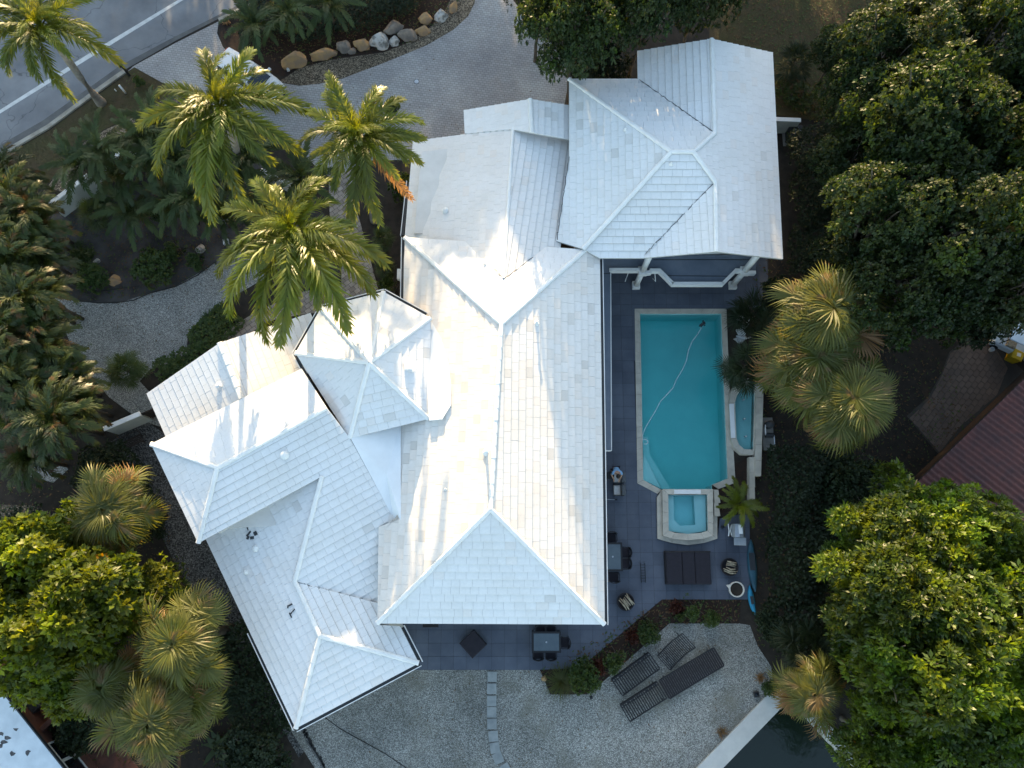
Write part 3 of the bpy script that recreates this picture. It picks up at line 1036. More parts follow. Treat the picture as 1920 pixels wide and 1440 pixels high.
roof_face(rn, pGN, [(1195, 96), (1334, 73), (1340, 250), (1196, 149)], [(1195, 96), (1196, 149)], stain=0.02)
roof_face(rn, pGS, [(1341.5, 342), (1343, 472), (1207, 484), (1208, 477)], [(1207, 484), (1205, 440)], stain=0.02)
roof_face(rn, pNE, [(1334, 73), (1448, 99), (1467, 486), (1343, 472), (1341.5, 342), (1300, 285), (1340, 250)], [(1448, 99), (1467, 486)], tint=(1, .985, .97), stain=0.05)
for a_, b_ in ((on(1067, 149, pNW), BW), (BW, on(1093, 467, pNW)), (BW, BE2), (BE2, gA), (BE2, gB), (gN, gA), (gB, gS)):
    cap_line(rn, a_, b_)
# -- turret
rt = new_roof()
AP = W(692, 680, 6.85)
TV = [(719, 548, 5.4), (603, 578, 5.4), (555, 662, 5.4), (656, 821, 5.6), (804, 785, 5.5), (807, 597, 5.5)]
TW = [W(*p) for p in TV]
for i in range(6):
    j = (i + 1) % 6
    roof_face(rt, plane3(AP, TW[i], TW[j]), [(692, 680), TV[i][:2], TV[j][:2]], [TV[i][:2], TV[j][:2]], stain=0.05)
    cap_line(rt, AP, TW[i])
# -- rotated wing
rs = new_roof()
zs = 6.1
K0, K1 = W(408, 877, zs), W(613, 765, zs)
J0, J1 = W(553, 1090, 4.45), W(600, 1192, 4.45)
pSE = plane3(K0, K1, J0)
SC = on(372, 1018, pSE)
WC = W(284, 833, SC.z)
pSW = plane3(K0, SC, WC)
pSN = plane3(K0, K1, WC)
roof_face(rs, pSE, [(408, 877), (613, 765), (656, 821), (738, 972), (717, 990), (714, 1131), (709, 1131), (553, 1090), (604, 893), (372, 1018)], [(372, 1018), (604, 893)], stain=0.01)
roof_face(rs, pSW, [(284, 833), (408, 877), (372, 1018)], [(284, 833), (372, 1018)], stain=0.01, step=.02)
roof_face(rs, pSN, [(284, 833), (408, 877), (613, 765), (566, 692)], [(284, 833), (566, 692)], stain=0.01)
H0 = on(604, 893, pSE)
for a_, b_ in ((K0, WC), (K0, K1), (K0, SC)):
    cap_line(rs, a_, b_)
pLW = plane3(J0, J1, W(388, 1012, 3.7))
LW = on(555, 1365, pLW)
LE = W(785, 1243, LW.z)
pLS = plane3(J1, LW, LE)
pLN = plane3(J0, J1, LE)
roof_face(rs, pLW, [(386, 1009), (603, 891), (553, 1090), (600, 1192), (555, 1365)], [(386, 1009), (555, 1365)], stain=0.01)
roof_face(rs, pLS, [(600, 1192), (785, 1243), (555, 1365)], [(785, 1243), (555, 1365)], stain=0.01)
roof_face(rs, pLN, [(553, 1090), (709, 1131), (712, 1172), (750, 1174), (785, 1243), (600, 1192)], [(750, 1174), (785, 1243)], stain=0.01)
for a_, b_ in ((H0, J0), (J0, J1), (J1, LE), (J1, LW)):
    cap_line(rs, a_, b_)
C0, C1 = W(412, 643, 4.9), W(450, 740, 4.9)
pCW = plane3(C0, C1, W(275, 738, 3.7))
pCE = plane3(C0, C1, W(583, 588, 3.8))
roof_face(rs, pCW, [(275, 738), (412, 643), (457, 758), (316, 830)], [(275, 738), (316, 830)], stain=0.02, step=.012)
roof_face(rs, pCE, [(412, 643), (582, 587), (604, 640), (576, 700), (457, 758)], [(582, 587), (604, 640)], stain=0.02)
cap_line(rs, C0, on(453, 748, pCW), rad=0.17)

for r_ in (rm, rg, rn, rt, rs):
    finish_roof(r_)

# tiles: the 300 that show largest are objects, the rest one mesh
order = sorted(range(len(TILES)), key=lambda i: -TILES[i][0])


def tile_mesh(name, items, parent):
    v_, f_, col_ = [], [], []
    q = wloc(parent)
    for (_, vv, ff, tn, _r) in items:
        o = len(v_)
        v_ += [(p.x - q.x, p.y - q.y, p.z - q.z) for p in vv]
        f_ += [tuple(i + o for i in f) for f in ff]
        col_ += [tuple(tn) + (1.0,)] * len(vv)
    me = bpy.data.meshes.new(name)
    me.from_pydata(v_, [], f_)
    me.update()
    ca_ = me.color_attributes.new("tint", 'FLOAT_COLOR', 'POINT')
    ca_.data.foreach_set("color", np.array(col_, dtype=np.float32).ravel())
    me.materials.append(M_["roof_tile_white"])
    return link(name, me, parent)


for i in order[:298]:
    tile_mesh("roof_tile", [TILES[i]], TILES[i][4]["obj"])
rest = tile_mesh("roof_tiles", [TILES[i] for i in order[298:]], house)
rest["kind"] = "stuff"
print("roof tiles", len(TILES))

# ridge and hip caps: half round pieces that overlap
prof = [(math.cos(a), math.sin(a)) for a in (R(-8), R(30), R(65), R(115), R(150), R(188))]
cv, cf = [], []
for (x, s) in ((-0.5, 1.0), (0.5, 0.86)):
    cv += [(x, p[0] * s, p[1] * s) for p in prof]
cf = [(i, i + 1, i + 7, i + 6) for i in range(5)] + [tuple(range(5, -1, -1)), tuple(range(6, 12))]
cap_me = bpy.data.meshes.new("ridge_cap")
cap_me.from_pydata(cv, [], [f[::-1] for f in cf])
cap_me.update()
cap_me.materials.append(M_["white_cap"])
ncap = 0
for (r_, a, b_, lift, rad) in CAPS:
    L = (b_ - a).length
    k = max(1, int(round(L / 0.58)))
    d = (b_ - a).normalized()
    if d.z > 0.05:
        a, b_, d = b_, a, -d
    side = Vector((0, 0, 1)).cross(d).normalized()
    up = d.cross(side).normalized()
    base = wloc(r_["obj"])
    for i in range(k):
        c_ = a.lerp(b_, (i + 0.5) / k)
        o = link("ridge_cap", cap_me, r_["obj"])
        mt = Matrix((d, side, up)).transposed().to_4x4()
        sc_ = Matrix.Diagonal((-L / k * 1.02, rad * rnd.uniform(.97, 1.03), rad * 0.75, 1))
        sc_[1][1] *= -1
        o.matrix_local = Matrix.Translation(c_ - base + up * (lift - 0.01 + rnd.uniform(-.005, .005))) @ mt @ sc_
        ncap += 1
print("caps", ncap)


# valley pans and cricket in smooth white membrane
def plan_z(pl, px, py, dz):
    return on(px, py, pl) + Vector((0, 0, dz))


def slab(poly3, th=0.12):
    k = len(poly3)
    c_ = sum((p for p in poly3), Vector()) / k
    v_ = [c_] + list(poly3) + [p - Vector((0, 0, th)) for p in poly3]
    a = area2([(p.x, p.y) for p in poly3])
    fs = []
    for i in range(k):
        j = (i + 1) % k
        f1, f2 = (0, 1 + i, 1 + j), (1 + i, 1 + k + i, 1 + k + j, 1 + j)
        fs += [f1, f2] if a > 0 else [f1[::-1], f2[::-1]]
    return MB().add(v_, fs)


cr = [plan_z(pMW, 809, 602, .06), plan_z(pMW, 827, 635, .07), plan_z(pMW, 840, 680, .08), plan_z(pMW, 846, 722, .10), plan_z(pMW, 846, 760, .12), plan_z(pMW, 830, 787, .20), plan_z(pMW, 806, 790, .30), plan_z(pMW, 802, 720, .24), plan_z(pMW, 802, 662, .16)]
slab(cr, 0.25).build("cricket", M_["white_membrane"], house, world=True)
pn_ = [plan_z(pSE, 657, 821, 0.03), plan_z(pMW, 752, 794, .12), plan_z(pMW, 752, 975, .06), plan_z(pSE, 738, 972, .05)]
slab(pn_, 0.12).build("valley_pan", M_["white_membrane"], house, world=True)

# valley seams: narrow recessed strips of grey flashing; the tall block's west strip draws an eave's shadow gap
for (p0, p1, pl) in (((1198, 150), (1338, 249), pNN), ((1339, 343), (1209, 477), pNS), ((555, 1091), (708, 1131), pSE), ((1067, 295), (1044, 450), pNW), ((944, 524), (906, 478), pMN), ((946, 523), (1000, 482), pMN)):
    q0, q1 = on(*p0, pl), on(*p1, pl)
    n_ = max(4, int((q1 - q0).length / .35))
    sm = MB()
    for i in range(n_):
        c0, c1 = q0.lerp(q1, i / n_), q0.lerp(q1, (i + 1) / n_)
        jt = Vector((rnd.uniform(-.03, .03), rnd.uniform(-.03, .03), 0))
        sm.tube([c0 + Vector((0, 0, .05)) + jt, c1 + Vector((0, 0, .05)) - jt], rnd.uniform(.012, .024), 5)
    sm.build("seam_gap_strip", M_["gutter_concrete"], house, world=True)

# walls under the roofs
def wall_block(px, z, zt, f=0.9):
    pts = [at(p[0], p[1], z) for p in px]
    c_ = sum((p for p in pts), Vector()) / len(pts)
    MB().prism([c_ + (p - c_) * f for p in pts], 0.0, zt).build("wall", M_["stucco"], house, world=True)


wall_block([(757, 470), (1124, 484), (1133, 1170), (708, 1168), (712, 990), (757, 600)], 4.7, 4.62)
wall_block([(780, 275), (872, 262), (1060, 262), (1062, 440), (765, 440)], 4.2, 3.85, .93)
wall_block([(1085, 165), (1205, 165), (1205, 110), (1440, 112), (1450, 440), (1120, 455), (1085, 440)], 5.2, 5.15, .96)
wall_block([(719, 560), (612, 585), (566, 664), (660, 815), (800, 785), (800, 600)], 5.2, 5.25, .9)
wall_block([(300, 838), (566, 705), (720, 985), (378, 1005)], 4.6, 4.55, .9)
kq0, kq1 = SC + Vector((.30, .45, 0)), H0 + Vector((-.20, .40, 0))
kd = kq1 - kq0
MB().box(((kq0.x + kq1.x) / 2, (kq0.y + kq1.y) / 2, (SC.z - .12 + 3.6) / 2), (kd.length - .3, .12, SC.z - .12 - 3.6), math.atan2(kd.y, kd.x)).build("wall", M_["stucco"], house, world=True)
wall_block([(400, 1012), (590, 915), (710, 1100), (772, 1238), (560, 1348)], 3.6, 3.55, .9)
wall_block([(285, 740), (412, 655), (580, 596), (600, 640), (330, 810)], 3.6, 3.55, .9)

# glazed doors and windows on the walls below the eaves
def openings(px, z, f, i0, i1, spots, zt):
    pts = [at(p[0], p[1], z) for p in px]
    c_ = sum((p for p in pts), Vector()) / len(pts)
    q0, q1 = c_ + (pts[i0] - c_) * f, c_ + (pts[i1] - c_) * f
    dd = (q1 - q0).normalized()
    s_ = Vector((dd.y, -dd.x, 0))
    if s_.dot(q0 - c_) < 0:
        s_ = -s_
    an = math.atan2(dd.y, dd.x)
    for (t, w, z0, z1, nm) in spots:
        p = q0.lerp(q1, t)
        p = Vector((p.x, p.y, (z0 + z1) / 2)) + s_ * .02
        fr = MB()
        for (k, zz, l, hh) in ((0, (z1 - z0) / 2, w + .1, .1), (0, -(z1 - z0) / 2, w + .1, .1), (-w / 2, 0, .08, z1 - z0), (w / 2, 0, .08, z1 - z0), (0, 0, .06, z1 - z0)):
            fr.box(p + dd * k + Vector((0, 0, zz)), (l, .10, hh), an)
        fo = fr.build(nm, M_["white_paint"], house, world=True)
        for k in (-1, 1):
            MB().box(p + dd * k * w / 4, (w / 2 - .08, .04, z1 - z0 - .08), an).build("pane", M_["window_glass"], fo, world=True)


MAINW = [(757, 470), (1124, 484), (1133, 1170), (708, 1168), (712, 990), (757, 600)]
openings(MAINW, 4.7, .9, 1, 2, [(.2, 2.2, .1, 2.25, "glass_door"), (.4, 2.2, .1, 2.25, "glass_door"), (.62, 2.2, .1, 2.25, "glass_door"), (.85, 1.6, 1.0, 2.3, "window"), (.2, 1.6, 3.0, 4.1, "window"), (.42, 1.6, 3.0, 4.1, "window"), (.66, 1.6, 3.0, 4.1, "window")], 4.7)
openings(MAINW, 4.7, .9, 2, 3, [(.2, 2.4, .1, 2.25, "glass_door"), (.5, 2.4, .1, 2.25, "glass_door"), (.2, 1.6, 3.0, 4.1, "window"), (.5, 1.6, 3.0, 4.1, "window")], 4.7)
openings([(400, 1012), (590, 915), (710, 1100), (772, 1238), (560, 1348)], 3.6, .9, 3, 4, [(.3, 1.6, 1.0, 2.4, "window"), (.7, 1.6, 1.0, 2.4, "window")], 3.5)
openings([(1085, 165), (1205, 165), (1205, 110), (1440, 112), (1450, 440), (1120, 455), (1085, 440)], 5.2, .96, 4, 5, [(.3, 2.4, 2.6, 4.6, "glass_door"), (.65, 2.0, 2.6, 4.6, "glass_door")], 5.2)

# gutters: dark channel with a white lip along the eaves
def gutter(a, b_, out_, z0=-0.06):
    d = (b_ - a).normalized()
    s = Vector((d.y, -d.x, 0)).normalized()
    if s.dot(out_) < 0:
        s = -s
    mb, lip = MB(), MB()
    ang = math.atan2(d.y, d.x)
    tilt = -math.asin(d.z)
    L = (b_ - a).length
    c_ = (a + b_) / 2
    mb.box(c_ + s * 0.085 + Vector((0, 0, z0 - 0.05)), (L, 0.15, 0.05), ang, ry=tilt)
    lip.box(c_ + s * 0.175 + Vector((0, 0, z0 - 0.03)), (L + .1, 0.035, 0.12), ang, ry=tilt)
    g_ = mb.build("gutter", M_["gutter_dark"], house, world=True)
    lip.build("gutter_lip", M_["white_paint"], g_, world=True)


cen = W(600, 1100, 3.7)
gutter(LW, LE, Vector((1, -1, 0)))
gutter(LE, on(752, 1178, pLN), Vector((1, 0, 0)))
gutter(LW, on(470, 1186, pLW), Vector((-1, 0, 0)))
gutter(TW[1], TW[0], Vector((-1, 1, 0)))
gutter(TW[2], TW[1], Vector((-1, 1, 0)))
gutter(W(555, 662, 5.4), W(606, 757, 5.53), Vector((-1, -1, 0)))
gutter(TW[0], W(797, 591, 5.48), Vector((1, 1, 0)))
gutter(on(1124, 486, pME), E2, Vector((1, 0, 0)))
gutter(on(757, 565, pMW), W0, Vector((-1, 0, 0)))
gutter(on(757, 440, pGW), on(768, 340, pGW), Vector((-1, 0, 0)))
dwn = thing("downpipe_box", "white rainwater head on the wall beside the garage eave", "rainwater head", at(748, 515, 3.0))
MB().box((0, 0, 0), (0.16, 0.55, 0.3)).build("box", M_["white_paint"], dwn)
MB().tube([(0, -0.1, -0.15), (0, -0.1, -3.0)], 0.05, 6).build("pipe", M_["white_paint"], dwn)

# roof vents and small roof pieces
def vent(px, py, pl, label, h=0.3, r=0.05, cap=True, group="vent pipes on the white roof", box=False):
    p = on(px, py, pl)
    t = thing("roof_vent", label, "roof vent", p, 0, group)
    if box:
        MB().bbox((0, 0, 0.1), (0.36, 0.36, 0.3), 0.1).build("hood", M_["white_cap"], t)
        MB().box((0, 0, 0.02), (0.5, 0.5, 0.06)).build("flashing", M_["white_cap"], t)
    else:
        MB().tube([(0, 0, -0.1), (0, 0, h)], r, 10).build("pipe", M_["white_cap"], t, True)
        MB().lathe([(r * 2.6, 0.03), (r * 2.2, 0.06), (r * 1.1, 0.12)], 10).build("flashing", M_["white_cap"], t)
        if cap:
            MB().lathe([(r * 1.6, h), (r * 1.7, h + .05), (r * 0.4, h + .09)], 10).build("cap", M_["white_cap"], t)


vent(1006, 607, pME, "white vent pipe on the east slope near the roof's north end", .32)
vent(912, 849, pMW, "white vent pipe close to the main ridge, casting a long shadow", .55, .07)
vent(909, 496, pMN, "small grey pipe on the bright north hip", .2, .045, False)
vent(835, 918, pMW, "thin pipe stub in the middle of the west slope", .15, .03, False)
vent(766, 688, plane3(AP, TW[4], TW[5]), "square white box vent on the turret's east side", box=True)
vent(534, 853, pSE, "short round vent low on the rotated wing's slope", .16, .09)
vent(412, 725, pCW, "white vent stub on the lowest west roof", .25, .07)
vent(1258, 309, pNS, "small vent just below the short ridge of the tall block", .12, .04)
vent(1172, 244, pNW, "small vent on the tall block's west slope", .12, .04)
vent(836, 396, pGW, "small pale vent on the garage slope", .15, .08)
vent(480, 1028, pLW, "white stub beside the broken tiles on the lower wing", .12, .07)
vent(462, 1073, pLW, "lone tiny vent on the lower wing's long slope", .14, .05)

# dark gaps of broken tiles on the lower wing: fallen scraps of slate grey underlay
for nm, lab, pts in (("broken_tile_scraps", "dark broken tile scraps by the overhanging eave of the wing", ((468, 1000, .32, .1, .9), (474, 1008, .2, .14, .2), (480, 1000, .16, .2, .5), (466, 1008, .16, .12, 1.2), (464, 985, .05, .5, .35))),
                    ("broken_tile_scraps", "dark bird-like scraps of broken tile on the lower wing", ((545, 1134, .28, .08, .5), (541, 1138, .06, .1, .1), (550, 1146, .3, .06, .9), (546, 1153, .06, .26, .5)))):
    p0 = on(pts[0][0], pts[0][1], pLW)
    t = thing(nm, lab, "broken tiles", p0)
    for (x, y, a, b_, rz) in pts:
        p = on(x, y, pLW) + pLW[0] * 0.075
        MB().box(p, (a, b_, 0.03), rz, taper=.8).build("scrap", M_["gutter_dark"], t, world=True)

# balcony slab with white parapet along the east side
zb = 2.45
bal = MB()
BALC = [(1112, 478), (1420, 478), (1417, 507), (1398, 506), (1379, 506), (1354, 533), (1260, 533), (1234, 505), (1205, 505), (1144, 505), (1146, 844), (1120, 844)]
bw = [at(p[0], p[1], zb) for p in BALC]
bal.prism(bw, zb - 0.22, zb)
balcony = bal.build("balcony", M_["balcony_floor"], house, world=True)


def parapet(px, h=0.18, w=0.17):
    for i in range(len(px) - 1):
        a, b_ = at(*px[i], zb), at(*px[i + 1], zb)
        d = (b_ - a)
        MB().box((a + b_) / 2 + Vector((0, 0, h / 2 - 0.12)), (d.length + (0.02 if i % 2 else 0.1), w, h + 0.2), math.atan2(d.y, d.x)).build("parapet", M_["white_paint"], balcony, world=True)


parapet([(1144, 507), (1201, 507)])
parapet([(1219, 508), (1236, 508), (1261, 533), (1354, 533), (1379, 508), (1397, 508)])
parapet([(1414, 512), (1398, 512)])
parapet([(1204, 513), (1219, 511)])
lipm = MB()
for a_, b_ in (((1145, 506), (1146.5, 845)), ((1146, 845), (1131, 845))):
    p, q = at(*a_, zb), at(*b_, zb)
    lipm.box((p + q) / 2 + Vector((0, 0, -.06)), ((q - p).length, 0.05, 0.16), math.atan2((q - p).y, (q - p).x))
lipm.build("slab_edge", M_["white_paint"], balcony, world=True)
seam = MB()
for (x0, y0, x1, y1) in ((1225, 487, 1412, 487), (1252, 517, 1368, 518), (1130, 513, 1144, 513)):
    p, q = at(x0, y0, zb), at(x1, y1, zb)
    seam.box((p + q) / 2 + Vector((0, 0, 0.006)), ((q - p).length, 0.035, 0.016), math.atan2((q - p).y, (q - p).x))
seam.build("floor_seam", M_["gutter_dark"], balcony, world=True)
for (bx, tx) in ((1191.5, 1208), (1372, 1398)):
    p = at(bx, 537, 0.0)
    c_ = MB()
    c_.tube([(p.x, p.y, 0.3), (p.x, p.y, zb - 0.1)], 0.165, 14)
    co = c_.build("column", M_["white_paint"], house, True, world=True)
    MB().box((p.x, p.y, 0.16), (0.42, 0.42, 0.34)).build("column_base", M_["white_paint"], co, world=True)
    c2 = MB()
    c2.tube([(p.x, p.y, zb + 0.02), (p.x, p.y, 5.2)], 0.165, 14)
    c2.build("column", M_["white_paint"], house, True, world=True)
    MB().box((p.x, p.y, zb - 0.02), (0.46, 0.46, 0.3)).build("column_base", M_["white_paint"], co, world=True)
for (x, y, a) in ((1146, 515, 225), (1178, 512, 250), (1228, 512, 290)):
    p = at(x, y, zb - 0.15)
    d = Vector((math.cos(R(a)), math.sin(R(a)), 0))
    MB().tube([p, p + d * 0.32 + Vector((0, 0, -0.5)), p + d * 0.05 + Vector((0, 0, -0.75))], 0.022, 5).build("bracket", M_["white_paint"], house, world=True)
# ------------------------------------------------------------------ vegetation generators
def np_mesh(name, V, F4, mat, F3=None, smooth=False):
    """V (n,3), F4 (k,4), F3 (m,3)"""
    me = bpy.data.meshes.new(name)
    F4 = np.asarray(F4, dtype=np.int32).reshape(-1, 4)
    F3 = np.zeros((0, 3), np.int32) if F3 is None else np.asarray(F3, dtype=np.int32).reshape(-1, 3)
    me.vertices.add(len(V))
    me.vertices.foreach_set("co", np.asarray(V, dtype=np.float32).ravel())
    loops = np.concatenate([F4.ravel(), F3.ravel()])
    me.loops.add(len(loops))
    me.loops.foreach_set("vertex_index", loops)
    np_ = len(F4) + len(F3)
    me.polygons.add(np_)
    st = np.concatenate([np.arange(len(F4)) * 4, len(F4) * 4 + np.arange(len(F3)) * 3]).astype(np.int32)
    me.polygons.foreach_set("loop_start", st)
    try:
        me.polygons.foreach_set("loop_total", np.concatenate([np.full(len(F4), 4), np.full(len(F3), 3)]).astype(np.int32))
    except Exception:
        pass
    me.update(calc_edges=True)
    me.validate()
    if mat:
        me.materials.append(mat)
    return me


def crown_mesh(name, seed, lobes, n_ros, leaf, width, per, mat, up=0.35, inner=0.25, lift=(10, 65), flush=1.9):
    """leaf rosettes spread through the volume of several lobes; lobes: (x,y,z,r)"""
    g = np.random.default_rng(seed)
    lob = np.array(lobes, float)
    w = lob[:, 3] ** 2
    idx = g.choice(len(lob), n_ros * 3, p=w / w.sum())
    d = g.normal(size=(n_ros * 3, 3))
    d[:, 2] = d[:, 2] * 0.8 + 0.35
    d /= np.linalg.norm(d, axis=1)[:, None]
    rad = np.where(g.random(n_ros * 3) < inner, g.uniform(0.35, 0.85, n_ros * 3), g.uniform(0.85, 1.06, n_ros * 3))
    p = lob[idx, :3] + d * (rad * lob[idx, 3])[:, None]
    # drop what sits deep inside another lobe
    dist = np.linalg.norm(p[:, None, :] - lob[None, :, :3], axis=2) / lob[None, :, 3]
    dist[np.arange(len(p)), idx] = 9
    keep = (dist.min(axis=1) > 0.72) & (p[:, 2] > 0.1)
    # clumps and gaps
    ph = g.uniform(0, 6.28, 6)
    fr = g.uniform(1.2, 2.4, 6)
    cl = np.sin(p[:, 0] * fr[0] + ph[0]) + np.sin(p[:, 1] * fr[1] + ph[1]) + np.sin(p[:, 2] * fr[2] + ph[2]) + np.sin((p[:, 0] + p[:, 1]) * fr[3] + ph[3])
    keep &= (cl > -1.2 + g.uniform(-.6, .6, len(p)))
    p, d = p[keep][:n_ros], d[keep][:n_ros]
    n = d + g.normal(size=d.shape) * 0.3
    n[:, 2] += up
    n /= np.linalg.norm(n, axis=1)[:, None]
    m_ = len(p)
    a = np.cross(n, np.array([0.3, 0.9, 0.2]))
    a /= np.linalg.norm(a, axis=1)[:, None]
    b_ = np.cross(n, a)
    th = (np.arange(per)[None, :] * (2 * PI / per) * 1.0 + g.uniform(0, 6.28, (m_, 1)) + g.uniform(-.35, .35, (m_, per)))
    el = np.radians(g.uniform(lift[0], lift[1], (m_, per)))
    tdir = a[:, None, :] * np.cos(th)[..., None] + b_[:, None, :] * np.sin(th)[..., None]
    dirn = tdir * np.cos(el)[..., None] + n[:, None, :] * np.sin(el)[..., None]
    side = np.cross(dirn, n[:, None, :])
    side /= (np.linalg.norm(side, axis=2)[..., None] + 1e-6)
    L = leaf * g.uniform(0.65, 1.2, (m_, per))[..., None] * g.uniform(.6, 1.3, (m_, 1))[..., None]
    base = p[:, None, :] + dirn * L * 0.12
    mid = p[:, None, :] + dirn * L * 0.58
    droop = np.array([0, 0, -1.0]) * (L * 0.12)
    tip = p[:, None, :] + dirn * L + droop
    wv = side * (width * g.uniform(0.8, 1.2, (m_, per)))[..., None]
    V = np.stack([base, mid + wv, tip, mid - wv], axis=2).reshape(-1, 3)
    F = np.arange(len(V)).reshape(-1, 4)
    me = np_mesh(name, V, F, mat)
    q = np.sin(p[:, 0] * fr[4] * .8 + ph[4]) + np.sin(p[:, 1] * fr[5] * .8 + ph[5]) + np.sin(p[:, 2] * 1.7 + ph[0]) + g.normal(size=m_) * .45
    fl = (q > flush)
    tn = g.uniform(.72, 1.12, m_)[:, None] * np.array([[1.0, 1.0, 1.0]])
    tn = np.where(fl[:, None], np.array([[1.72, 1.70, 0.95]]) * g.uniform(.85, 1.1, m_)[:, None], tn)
    br = g.random(m_) < .003
    tn = np.where(br[:, None], np.array([[2.2, 0.9, .8]]), tn)
    tv = np.concatenate([np.repeat(tn, per * 4, axis=0), np.ones((m_ * per * 4, 1))], axis=1)
    if len(me.vertices) == len(tv):
        ca_ = me.color_attributes.new("tint", 'FLOAT_COLOR', 'POINT')
        ca_.data.foreach_set("color", tv.astype(np.float32).ravel())
    return me


def trunk_mesh(name, h, r, limbs, seed, mat):
    r_ = random.Random(seed)
    mb = MB()
    top = Vector((r_.uniform(-.3, .3), r_.uniform(-.3, .3), h))
    mb.tube([(0, 0, -0.1), (0.02, 0, 0.25), (0.0, 0.05, h * 0.5), top], [r * 1.5, r * 1.05, r * .85, r * .7], 8)
    for (x, y, z, q) in limbs:
        e = Vector((x, y, z))
        mb.tube([top - Vector((0, 0, .2)), top.lerp(e, .5) + Vector((0, 0, -.15)), e, e + Vector((x * .18, y * .18, q * .55))], [r * .55, r * .4, r * .22, r * .06], 6)
    me = bpy.data.meshes.new(name)
    me.from_pydata(mb.v, [], mb.f)
    me.update()
    me.materials.append(mat)
    me.polygons.foreach_set("use_smooth", [True] * len(me.polygons))
    return me


def lobes_for(seed, R0, n, zc):
    r_ = random.Random(seed)
    L = [(0, 0, zc - R0 * .1, R0 * 0.55)]
    for i in range(n * 3 + 6):
        a = i * 2.39996 + r_.uniform(-.25, .25)
        f = math.sqrt((i + .7) / (n * 3 + 6))
        q = R0 * f * r_.uniform(.72, .86)
        zz = zc + R0 * (.50 * (1 - f * f) - .12) + r_.uniform(-.12, .10) * R0
        L.append((q * math.cos(a), q * math.sin(a), zz + r_.choice((0, 0, .08, -.1)) * R0, R0 * r_.choice((.14, .18, .21, .25, .30))))
    return L
    for i in range(n):
        a = 2 * PI * i / n + r_.uniform(-.4, .4)
        q = R0 * r_.uniform(0.46, 0.68)
        L.append((q * math.cos(a), q * math.sin(a), zc + r_.uniform(-.9, .5) * R0 * 0.35, R0 * r_.uniform(.30, .46)))
    for i in range(max(2, n // 2)):
        a = r_.uniform(0, 6.28)
        q = R0 * r_.uniform(0.1, 0.4)
        L.append((q * math.cos(a), q * math.sin(a), zc + R0 * r_.uniform(.3, .5), R0 * r_.uniform(.24, .36)))
    return L


TREE = {}


def tree_template(key, seed, R0, zc, n_l, n_ros, leaf, width, per, mat, trunk_r=.2, **kw):
    L = lobes_for(seed, R0, n_l, zc)
    TREE[key] = (crown_mesh("crown", seed, L, n_ros, leaf, width, per, LF[mat], **kw),
                 trunk_mesh("trunk", zc * 0.55, trunk_r, [l for l in L[1:7]] + [(l[0] * 1.04, l[1] * 1.04, l[2] + l[3] * .7, l[3]) for l in L[9:24:3]], seed, M_["bark"]))


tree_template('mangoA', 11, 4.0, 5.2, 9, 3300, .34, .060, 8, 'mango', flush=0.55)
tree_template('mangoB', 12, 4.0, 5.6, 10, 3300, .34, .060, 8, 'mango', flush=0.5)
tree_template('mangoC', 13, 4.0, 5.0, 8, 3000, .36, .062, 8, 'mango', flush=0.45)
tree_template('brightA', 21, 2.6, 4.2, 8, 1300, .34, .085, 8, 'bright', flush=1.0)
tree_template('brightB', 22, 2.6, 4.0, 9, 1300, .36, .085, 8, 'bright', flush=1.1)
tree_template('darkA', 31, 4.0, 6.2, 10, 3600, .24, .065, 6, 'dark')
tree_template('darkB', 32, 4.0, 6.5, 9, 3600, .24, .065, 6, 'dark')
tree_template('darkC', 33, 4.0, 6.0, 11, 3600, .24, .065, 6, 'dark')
tree_template('shrubA', 41, 1.0, 0.75, 5, 420, .20, .045, 6, 'shrub', trunk_r=.05)
tree_template('shrubB', 42, 1.0, 0.75, 6, 420, .18, .05, 6, 'shrub', trunk_r=.05)
tree_template('hedgeA', 45, 1.6, 1.6, 7, 1000, .16, .05, 6, 'hedge', trunk_r=.08)
tree_template('red', 43, 0.6, 0.4, 4, 160, .2, .04, 6, 'red', trunk_r=.03)
tree_template('pale', 44, 0.45, 0.3, 3, 90, .16, .03, 7, 'pale', trunk_r=.03)


def tree(key, px, py, r_px, z, label, cat="tree", name="broadleaf_tree", group=None, zs=None, rz=None, R0=None):
    """px, py, r_px: crown in the photo; z: height of the crown's widest level"""
    cr_, tr_ = TREE[key]
    base = {'mango': 4.0, 'brigh': 2.6, 'darkA': 4.0, 'darkB': 4.0, 'darkC': 4.0, 'shrub': 1.0, 'hedge': 1.6, 'red': .6, 'pale': .45}.get(key[:5], 4.0)
    zc = {'mangoA': 5.2, 'mangoB': 5.6, 'mangoC': 5.0, 'brightA': 4.2, 'brightB': 4.0, 'darkA': 6.2, 'darkB': 6.5, 'darkC': 6.0, 'shrubA': .75, 'shrubB': .75, 'hedgeA': 1.6, 'red': .4, 'pale': .3}[key]
    p = at(px, py, z)
    rm_ = r_px * (CAM_H - z) / FOC * 1.14
    s = rm_ / base
    t = thing(name, label, cat, (p.x, p.y, 0), rnd.uniform(0, 6.28) if rz is None else rz, group)
    t.scale = (s, s, z / zc if zs is None else zs)
    link("crown", cr_, t)
    link("trunk" if base > 1.1 else "stem", tr_, t)
    return t


